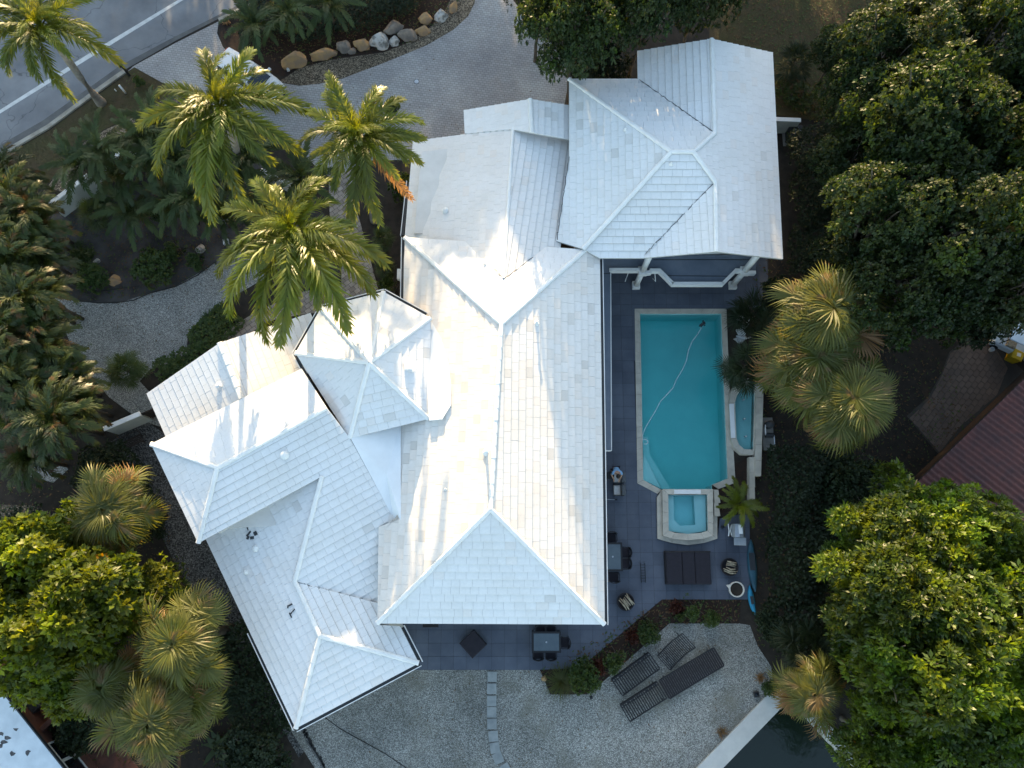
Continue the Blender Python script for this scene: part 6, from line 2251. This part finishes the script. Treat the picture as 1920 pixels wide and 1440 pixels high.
# white statues by the pool
for (x, y, a, lab) in ((1396, 604, .4, "white heron statue with spread wings right of the pool"), (1391, 634, -.3, "white heron statue below the spread-winged one")):
    p = at(x, y, .4)
    t = thing("heron_statue", lab, "statue", (p.x, p.y, 0), a, "white statues beside the pool")
    for s in (-1, 1):
        MB().tube([(0, s * .05, 0), (0, s * .05, .4)], .02, 6).build("leg", M_["statue_white"], t)
        wv = MB().add([(.1, s * .05, .56), (-.25, s * .05, .55), (-.5, s * .28, .66), (-.2, s * .42, .72), (.1, s * .22, .66)], [(0, 1, 2, 3, 4) if s < 0 else (4, 3, 2, 1, 0)])
        wv.add([(.1, s * .05, .52), (-.25, s * .05, .51), (-.5, s * .28, .62), (-.2, s * .42, .68), (.1, s * .22, .62)], [(4, 3, 2, 1, 0) if s < 0 else (0, 1, 2, 3, 4)])
        wv.build("wing", M_["statue_white"], t)
    MB().tube([(-.35, 0, .48), (-.15, 0, .52), (.12, 0, .56), (.22, 0, .62)], [.03, .11, .11, .05], 9).build("body", M_["statue_white"], t, True)
    nk = MB().tube([(.2, 0, .6), (.3, 0, .72), (.24, 0, .86), (.32, 0, .95)], [.05, .03, .028, .04], 8).build("neck", M_["statue_white"], t, True)
    MB().tube([(.32, 0, .95), (.5, 0, .92)], [.025, .005], 6).build("beak", M_["driftwood"], nk)
    MB().lathe([(.22, 0), (.2, .06), (.02, .07)], 12).build("base", M_["concrete"], t)

# pool equipment behind the wall
p = at(1443, 805, .4)
pe = thing("pool_pump", "pool pump and filter on a pad behind the fountain wall", "pump", (p.x, p.y, 0))
MB().box((0, -.2, .05), (.6, 1.8, .1)).build("pad", M_["concrete"], pe)
MB().lathe([(.2, .1), (.22, .3), (.2, .7), (.08, .78)], 14, (0, .25, 0)).build("filter_tank", M_["gutter_dark"], pe, True)
MB().tube([(-.2, -.3, .25), (.25, -.3, .25)], .13, 12).build("motor", M_["gutter_dark"], pe)
MB().tube([(-.2, -.3, .3), (-.25, .0, .45), (-.2, .25, .4)], .035, 8).build("pipe", M_["white_paint"], pe)
MB().tube([(.25, -.3, .3), (.25, -.9, .3), (-.2, -.9, .3)], .035, 8).build("pipe", M_["steel"], pe)

# air conditioner by the tall block
p = at(1490, 250, .5)
ac = thing("air_conditioner", "dark air conditioner unit with a fan on top beside the tall block", "air conditioner", (p.x, p.y, 0))
MB().bbox((0, 0, .4), (.8, .8, .72), 0, .03).build("housing", M_["gutter_dark"], ac)
MB().lathe([(.32, .76), (.32, .79), (.26, .79), (.02, .77)], 18).build("fan_guard", M_["black_metal"], ac)
MB().lathe([(.09, .79), (.09, .81), (.02, .82)], 12).build("fan_hub", M_["steel"], ac)
for i in range(6):
    MB().box((.16 * math.cos(i * PI / 3), .16 * math.sin(i * PI / 3), .80), (.24, .02, .012), i * PI / 3).build("fan_blade", M_["steel"], ac)
MB().box((0, 0, .02), (1.1, 1.1, .05)).build("pad", M_["concrete"], ac)

# board fence right of the pool
fn = thing("board_fence", "short orange-brown board fence between pool wall and cabbage palm", "fence", at(1466, 740))
for i in range(4):
    p = at(1464 + i * 3.6, 746, 0) - at(1466, 740)
    MB().box((p.x, p.y, .8), (.09, .9, 1.6)).build("board", M_["wood_fence"], fn)
for z in (.35, 1.3):
    p = at(1462, 746, 0) - at(1466, 740)
    MB().box((p.x, p.y, z), (.05, 1.0, .09)).build("rail", M_["wood_dark"], fn)
p = at(1446, 745, 0) - at(1466, 740)
MB().box((p.x, p.y, .7), (.12, .12, 1.4)).build("post", M_["wood_dark"], fn)

# folded loungers / bench on the west gravel
p = at(241, 832, .4)
bnch = thing("garden_bench", "dark long garden bench on the west gravel below the stucco wall", "bench", (p.x, p.y, 0), R(27))
for s in (-1, 1):
    MB().tube([(-.8, s * .2, .42), (.8, s * .2, .42)], .03, 6).build("rail", M_["wood_dark"], bnch)
    for x in (-.7, .7):
        MB().box((x, s * .2, .2), (.06, .06, .42)).build("leg", M_["wood_dark"], bnch)
for i in range(4):
    MB().box((0, -.14 + .09 * i, .45), (1.55, .06, .03)).build("slat", M_["wood_dark"], bnch)
MB().tube([(-.8, .24, .45), (-.8, .34, .8), (.8, .34, .8), (.8, .24, .45)], .03, 6).build("backrest", M_["wood_dark"], bnch)

# ------------------------------------------------------------------ neighbours
# lower left: white roof, red-brown wall, windows
zr = 3.3
nb_ = thing("neighbour_house", "neighbour's house with flat white roof and red-brown wall, lower left corner", "house", at(60, 1420))
e0, e1 = at(-30, 1256, zr), at(130, 1456, zr)
d = (e1 - e0).normalized()
s = Vector((d.y, -d.x, 0))
if s.x < 0:
    s = -s
far0, far1 = e0 - d * 6, e1 + d * 10
MB().prism([far0, far1, far1 - s * 14, far0 - s * 14], zr - .18, zr).build("roof", M_["neighbour_roof_white"], nb_, world=True)
rs_ = random.Random(4)
stn = MB()
for (x, y) in ((3, 1376), (8, 1392), (14, 1384), (2, 1398), (22, 1412), (52, 1412), (30, 1368)):
    p = at(x, y, zr)
    stn.add([(p.x + .16 * rs_.uniform(.4, 1.3) * math.cos(a * PI / 4), p.y + .11 * rs_.uniform(.4, 1.3) * math.sin(a * PI / 4), zr + .006) for a in range(8)], [tuple(range(8))])
stn.build("roof_stain", M_["roof_stain"], nb_, world=True)
wl0, wl1 = far0 - s * .55, far1 - s * .55
MB().prism([wl0, wl1, wl1 - s * 13, wl0 - s * 13], 0, zr - .18).build("wall", M_["brick_red_wall"], nb_, world=True)
MB().prism([e0 + s * .005 - d * 6, e1 + s * .005 + d * 10, e1 + s * .06 + d * 10, e0 + s * .06 - d * 6], zr - .16, zr + .02).build("fascia", M_["gutter_dark"], nb_, world=True)
ang = math.atan2(d.y, d.x)
wx = at(150, 1402, 1.4)
tq = (wx - e0).dot(d)
for k, off in enumerate((-.55, .55)):
    c = e0 + d * (tq + off) - s * .55
    fr = MB()
    for (a, b_, l, h) in ((0, .62, 1.1, .08), (0, -.62, 1.1, .08), (-.52, 0, .08, 1.2), (.52, 0, .08, 1.2)):
        fr.box(Vector((c.x, c.y, 1.5 + b_)) + d * a + s * .03, (l, .10, h), ang)
    wf = fr.build("window", M_["white_paint"], nb_, world=True)
    MB().box(Vector((c.x, c.y, 1.5)) + s * .02, (.98, .04, 1.18), ang).build("pane", M_["window_glass"], wf, world=True)
c = e0 + d * (tq - 3.3) - s * .3
MB().bbox((c.x, c.y, 1.2), (.9, .5, .6), ang, .03).build("wall_box", M_["gutter_dark"], nb_, world=True)
c = e0 + d * (tq - 1.9) + s * .2
MB().bbox((c.x, c.y, .9), (.25, 1.6, 1.8), ang, .01).build("buttress", M_["brick_red_wall"], nb_, world=True)
sheet("brick_terrace", [(20, 1260), (150, 1290), (260, 1440), (260, 1560), (120, 1560), (0, 1300)], "brick_red_wall", 0.008)

# right: red tiled roof, barrel tiles as corrugated courses
zq = 3.2
nr = thing("tiled_house", "neighbour's house with dark red barrel-tiled roof at the right edge", "house", at(1860, 900))
q0, q1 = at(1655, 966, zq), at(1926, 704, zq)
d = (q1 - q0).normalized()
s = Vector((d.y, -d.x, 0))
if s.y > 0:
    s = -s
pitch = .32
Vt, Ft = [], []
L = (q1 - q0).length + 9
row, wv = .38, .30
nrow, ncol = 24, int(L / (wv / 4))
for r_ in range(nrow):
    o = len(Vt)
    for e in (0, 1):
        for c_ in range(ncol + 1):
            x = c_ * wv / 4
            hgt = (.05, .10, .05, 0.0)[c_ % 4] + (.045 if e == 0 else 0.0)
            y = (r_ + e) * row + (.05 if e else 0)
            p = q0 + d * (x - .3) + s * y * math.cos(pitch)
            Vt.append((p.x, p.y, zq + y * math.sin(pitch) + hgt))
    for c_ in range(ncol):
        Ft.append((o + c_, o + c_ + 1, o + ncol + 1 + c_ + 1, o + ncol + 1 + c_))
q_ = wloc(nr)
tr_o = link("roof_tiles", np_mesh("roof_tiles", np.array(Vt) - np.array(q_), np.array(Ft), M_["terracotta"]), nr)
tr_o["kind"] = "stuff"
wq = [q0 + s * .6, q0 + d * L + s * .6, q0 + d * L + s * 9.5, q0 + s * 9.5]
MB().prism(wq, 0, zq - .05).build("wall", M_["neighbour_wall_dark"], nr, world=True)
und = [q0 - d * .3, q0 + d * L, q0 + d * L + s * 9.0, q0 - d * .3 + s * 9.0]
MB().add([(p.x, p.y, zq - .08 + (0 if i < 2 else 9.0 * math.tan(pitch))) for i, p in enumerate(und)], [(0, 1, 2, 3)]).build("roof_deck", M_["wood_dark"], nr, world=True)
fb = MB()
c = (q0 + q1) / 2 + d * 4
fb.box((c.x, c.y, zq - .06), (L, .04, .18), math.atan2(d.y, d.x))
fb.build("fascia", M_["wood_dark"], nr, world=True)

# white cart and yellow bin at the right edge
p = at(1906, 640, .8)
gc = thing("golf_cart", "white golf cart roof under the dark trees at the right edge", "golf cart", (p.x, p.y, 0), R(-28))
MB().bbox((0, 0, 1.75), (1.7, 1.15, .08), 0, .03).build("roof", M_["neighbour_roof_white"], gc)
MB().bbox((0, 0, .5), (2.2, 1.15, .5), 0, .08).build("body", M_["neighbour_roof_white"], gc)
MB().bbox((-.2, 0, .82), (.5, 1.0, .16), 0, .03).build("seat", M_["driftwood"], gc)
for sx in (-.75, .75):
    for sy in (-.5, .5):
        MB().tube([(sx, sy, .6), (sx * .95, sy, 1.74)], .025, 6).build("post", M_["black_metal"], gc)
        w = MB()
        cyl = [(sx + .22 * math.cos(a), .22 + .22 * math.sin(a)) for a in [2 * PI * i / 14 for i in range(14)]]
        y0, y1 = (sy * .9, sy * 1.18)
        w.add([(c[0], y0, c[1]) for c in cyl] + [(c[0], y1, c[1]) for c in cyl], [(i, (i + 1) % 14, (i + 1) % 14 + 14, i + 14) for i in range(14)] + [tuple(range(14)), tuple(range(27, 13, -1))])
        w.build("wheel", M_["rubber"], gc)
p = at(1908, 666, .7)
yb = thing("yellow_bin", "yellow lidded bin beside the white golf cart", "bin", (p.x, p.y, 0), R(-30))
MB().box((0, 0, .35), (.5, .46, .7), taper=1.12).build("body", M_["bin_yellow"], yb)
MB().bbox((0, 0, .74), (.60, .56, .08), 0, .03).build("lid", M_["bin_yellow"], yb)
MB().bbox((.02, .02, .787), (.22, .2, .012), .2, .003).build("sticker", M_["white_paint"], yb)
p = at(1862, 654, .3)
bk = thing("white_bucket", "small white bucket at the edge of the curved drive", "bucket", (p.x, p.y, 0))
MB().lathe([(.10, 0), (.13, .26), (.11, .26), (.09, .04), (.01, .04)], 12).build("pail", M_["white_paint"], bk)
MB().tube([(-.13, 0, .24), (-.08, .0, .34), (.08, 0, .34), (.13, 0, .24)], .008, 5).build("handle", M_["steel"], bk)

# ------------------------------------------------------------------ person bending by the cushioned chairs
def skin_body(name, verts, edges, radii, root, mat, parent, sub=2):
    me = bpy.data.meshes.new(name)
    me.from_pydata([tuple(v) for v in verts], edges, [])
    me.update()
    o = link(name, me, parent)
    me.materials.append(mat)
    md = o.modifiers.new("skin", 'SKIN')
    md.use_smooth_shade = True
    if not me.skin_vertices:
        me.attributes  # layer is made with the modifier in 4.x
    sv = me.skin_vertices[0].data if len(me.skin_vertices) else None
    if sv is not None:
        for i, r in enumerate(radii):
            sv[i].radius = (r, r) if not isinstance(r, tuple) else r
        sv[root].use_root = True
    ss = o.modifiers.new("sub", 'SUBSURF')
    ss.levels = sub
    ss.render_levels = sub
    return o


pp = at(1152, 884, .3)
pe_ = thing("person", "person in a light blue shirt bending over beside the chairs", "person", (pp.x, pp.y, .046), 0)
# facing -y (down in the photo): pelvis, spine bent forward, head, arms reaching down, legs
Vp = [(0, .10, .92), (0, .02, 1.08), (0, -.10, 1.24), (0, -.20, 1.36), (.02, -.28, 1.42), (.03, -.36, 1.45), (.03, -.40, 1.55),
      (.20, -.18, 1.36), (.27, -.28, 1.12), (.18, -.46, .98), (.15, -.52, .95),
      (-.20, -.18, 1.36), (-.27, -.26, 1.12), (-.16, -.44, .96), (-.13, -.50, .93),
      (.10, .08, .86), (.12, .02, .48), (.12, .09, .09), (.12, -.10, .04), (-.10, .08, .86), (-.12, .04, .48), (-.13, .12, .09), (-.13, -.07, .04)]
Ep = [(0, 1), (1, 2), (2, 3), (3, 4), (4, 5), (5, 6), (3, 7), (7, 8), (8, 9), (9, 10), (3, 11), (11, 12), (12, 13), (13, 14), (0, 15), (15, 16), (16, 17), (17, 18), (0, 19), (19, 20), (20, 21), (21, 22)]
rp = [(.15, .11), (.14, .10), (.16, .11), (.13, .10), .055, .085, .09, .06, .045, .034, .03, .06, .045, .034, .03, .085, .06, .042, .035, .085, .06, .042, .035]
for h, wr in ((10, (.15, -.52, .95)), (14, (-.13, -.50, .93))):
    for k, (ox, L) in enumerate(((-.03, .065), (-.01, .08), (.01, .085), (.03, .07))):
        i = len(Vp)
        Vp += [(wr[0] + ox, wr[1] - .05, wr[2] - .03), (wr[0] + ox * 1.2, wr[1] - .05 - L * .6, wr[2] - .03 - L * .5)]
        Ep += [(h, i), (i, i + 1)]
        rp += [.010, .008]
    i = len(Vp)
    sg = 1 if wr[0] < 0 else -1
    Vp += [(wr[0] + sg * .045, wr[1] - .03, wr[2] - .02)]
    Ep += [(h, i)]
    rp += [.010]
skin_body("body", Vp, Ep, rp, 0, M_["skin"], pe_, 1)
Vs = [(0, .09, .94), (0, .02, 1.08), (0, -.10, 1.24), (0, -.20, 1.37), (.21, -.18, 1.36), (.255, -.24, 1.2), (-.21, -.18, 1.36), (-.255, -.24, 1.2)]
skin_body("shirt", Vs, [(0, 1), (1, 2), (2, 3), (3, 4), (4, 5), (3, 6), (6, 7)], [(.18, .14), (.175, .135), (.20, .14), (.165, .12), .085, .07, .085, .07], 0, M_["shirt_blue"], pe_, 1)
Vt_ = [(0, .10, .93), (.10, .08, .86), (.12, .02, .48), (.12, .09, .14), (-.10, .08, .86), (-.12, .04, .48), (-.13, .12, .14)]
skin_body("trousers", Vt_, [(0, 1), (1, 2), (2, 3), (0, 4), (4, 5), (5, 6)], [(.17, .13), .105, .08, .06, .105, .08, .06], 0, M_["trousers"], pe_, 1)
hr = MB().lathe([(.105, -.06), (.118, .0), (.105, .07), (.06, .115), (.01, .125)], 14, (.03, -.375, 1.50)).build("hair", M_["hair"], pe_, True)
for sx in (-.13, .12):
    MB().bbox((sx, -.01 if sx > 0 else .02, .045), (.10, .27, .09), 0, .03).build("shoe", M_["shoe"], pe_)
for sx in (-.035, .035):
    MB().lathe([(.012, 0), (.012, .004), (.004, .006)], 6, (.03 + sx, -.49, 1.50)).build("eye", M_["hair"], pe_)
MB().tube([(.03, -.475, 1.50), (.03, -.505, 1.475)], [.008, .014], 5).build("nose", M_["skin"], pe_)
print("objects", len(bpy.data.objects))

# ------------------------------------------------------------------ leaf litter and stray pebbles
def litter(name, polys, n, mat, size, seed, z):
    g = np.random.default_rng(seed)
    V = []
    for poly, k in polys:
        P = [at(p[0], p[1], 0).xy for p in poly]
        x0, x1 = min(p[0] for p in P), max(p[0] for p in P)
        y0, y1 = min(p[1] for p in P), max(p[1] for p in P)
        cnt = 0
        while cnt < int(n * k):
            x, y = g.uniform(x0, x1), g.uniform(y0, y1)
            ins = False
            for i in range(len(P)):
                (ax, ay), (bx, by) = P[i - 1], P[i]
                if (ay > y) != (by > y) and x < (bx - ax) * (y - ay) / (by - ay) + ax:
                    ins = not ins
            cnt += 1
            if not ins:
                continue
            a, L, h = g.uniform(0, 6.28), size * g.uniform(.5, 1.4), z + g.uniform(.004, .05)
            dx, dy = math.cos(a) * L, math.sin(a) * L
            w = g.uniform(.25, .5)
            V += [(x - dx, y - dy, h), (x - dy * w, y + dx * w, h + g.uniform(0, .03)), (x + dx, y + dy, h + g.uniform(0, .02)), (x + dy * w, y - dx * w, h)]
    o = link(name, np_mesh(name, np.array(V), np.arange(len(V)).reshape(-1, 4), M_.get(mat) or LF[mat]))
    return tag(o, None, None, None, "stuff")


BEDS = [([(118, 365), (185, 315), (330, 240), (470, 300), (560, 330), (620, 420), (640, 520), (560, 540), (440, 480), (380, 512), (330, 537), (270, 555), (150, 567), (60, 480)], 1.0),
        ([(1241, 1124), (1390, 1124), (1386, 1169), (1255, 1169), (1115, 1292), (1032, 1302), (1012, 1256)], .5), ([(1410, 480), (1640, 480), (1900, 900), (1500, 1280), (1420, 1200)], 1.6),
        ([(0, 300), (110, 360), (200, 760), (330, 1020), (560, 1440), (0, 1440)], 1.6), ([(420, 60), (480, 5), (860, 0), (780, 80), (540, 130)], .6), ([(1330, 0), (1640, 0), (1560, 220), (1450, 200)], .7)]
litter("leaf_litter", BEDS, 3200, "litter", .07, 3, 0.02)
litter("green_litter", BEDS, 2200, "shrub", .08, 4, 0.02)
OPEN = [([(110, 560), (430, 480), (430, 560), (350, 660), (270, 720), (170, 700)], 1), ([(560, 1380), (740, 1257), (1012, 1257), (1100, 1302), (1255, 1170), (1420, 1190), (1446, 1250), (1300, 1440), (600, 1440)], 1.2),
        ([(420, 40), (600, 158), (860, 50), (960, 0), (1060, 150), (860, 280), (600, 330), (250, 124)], .5)]
litter("fallen_leaves", OPEN, 420, "litter", .05, 5, 0.03)


def turf(poly, n, seed):
    """short dry grass blades on the verge"""
    P = [at(p[0], p[1], 0).xy for p in poly]
    g = np.random.default_rng(seed)
    x0, x1 = min(p[0] for p in P), max(p[0] for p in P)
    y0, y1 = min(p[1] for p in P), max(p[1] for p in P)
    V = []
    for _ in range(n):
        x, y = g.uniform(x0, x1), g.uniform(y0, y1)
        ins = False
        for i in range(len(P)):
            (ax, ay), (bx, by) = P[i - 1], P[i]
            if (ay > y) != (by > y) and x < (bx - ax) * (y - ay) / (by - ay) + ax:
                ins = not ins
        if not ins:
            continue
        a, L = g.uniform(0, 6.28), g.uniform(.05, .13)
        dx, dy = math.cos(a), math.sin(a)
        V += [(x - dy * .012, y + dx * .012, .005), (x + dy * .012, y - dx * .012, .005), (x + dx * L, y + dy * L, L * g.uniform(.3, .9))]
    o = link("turf_grass", np_mesh("turf_grass", np.array(V), np.zeros((0, 4)), LF["turf"], np.arange(len(V)).reshape(-1, 3)))
    tag(o, None, None, None, "stuff")


LF["turf"] = mat_leaf("leaf_turf", (0.055, 0.058, 0.018), (0.095, 0.068, 0.034), 0.2, 0.7, scale=0.5)
turf([(-20, 310), (93, 246), (176, 185), (221, 153), (252, 130), (335, 172), (300, 190), (250, 220), (200, 240), (150, 270), (110, 320), (85, 350), (-20, 340)], 16000, 8)
turf([(1330, -20), (1640, -20), (1640, 60), (1600, 130), (1560, 230), (1448, 215), (1440, 110), (1335, 80)], 18000, 9)
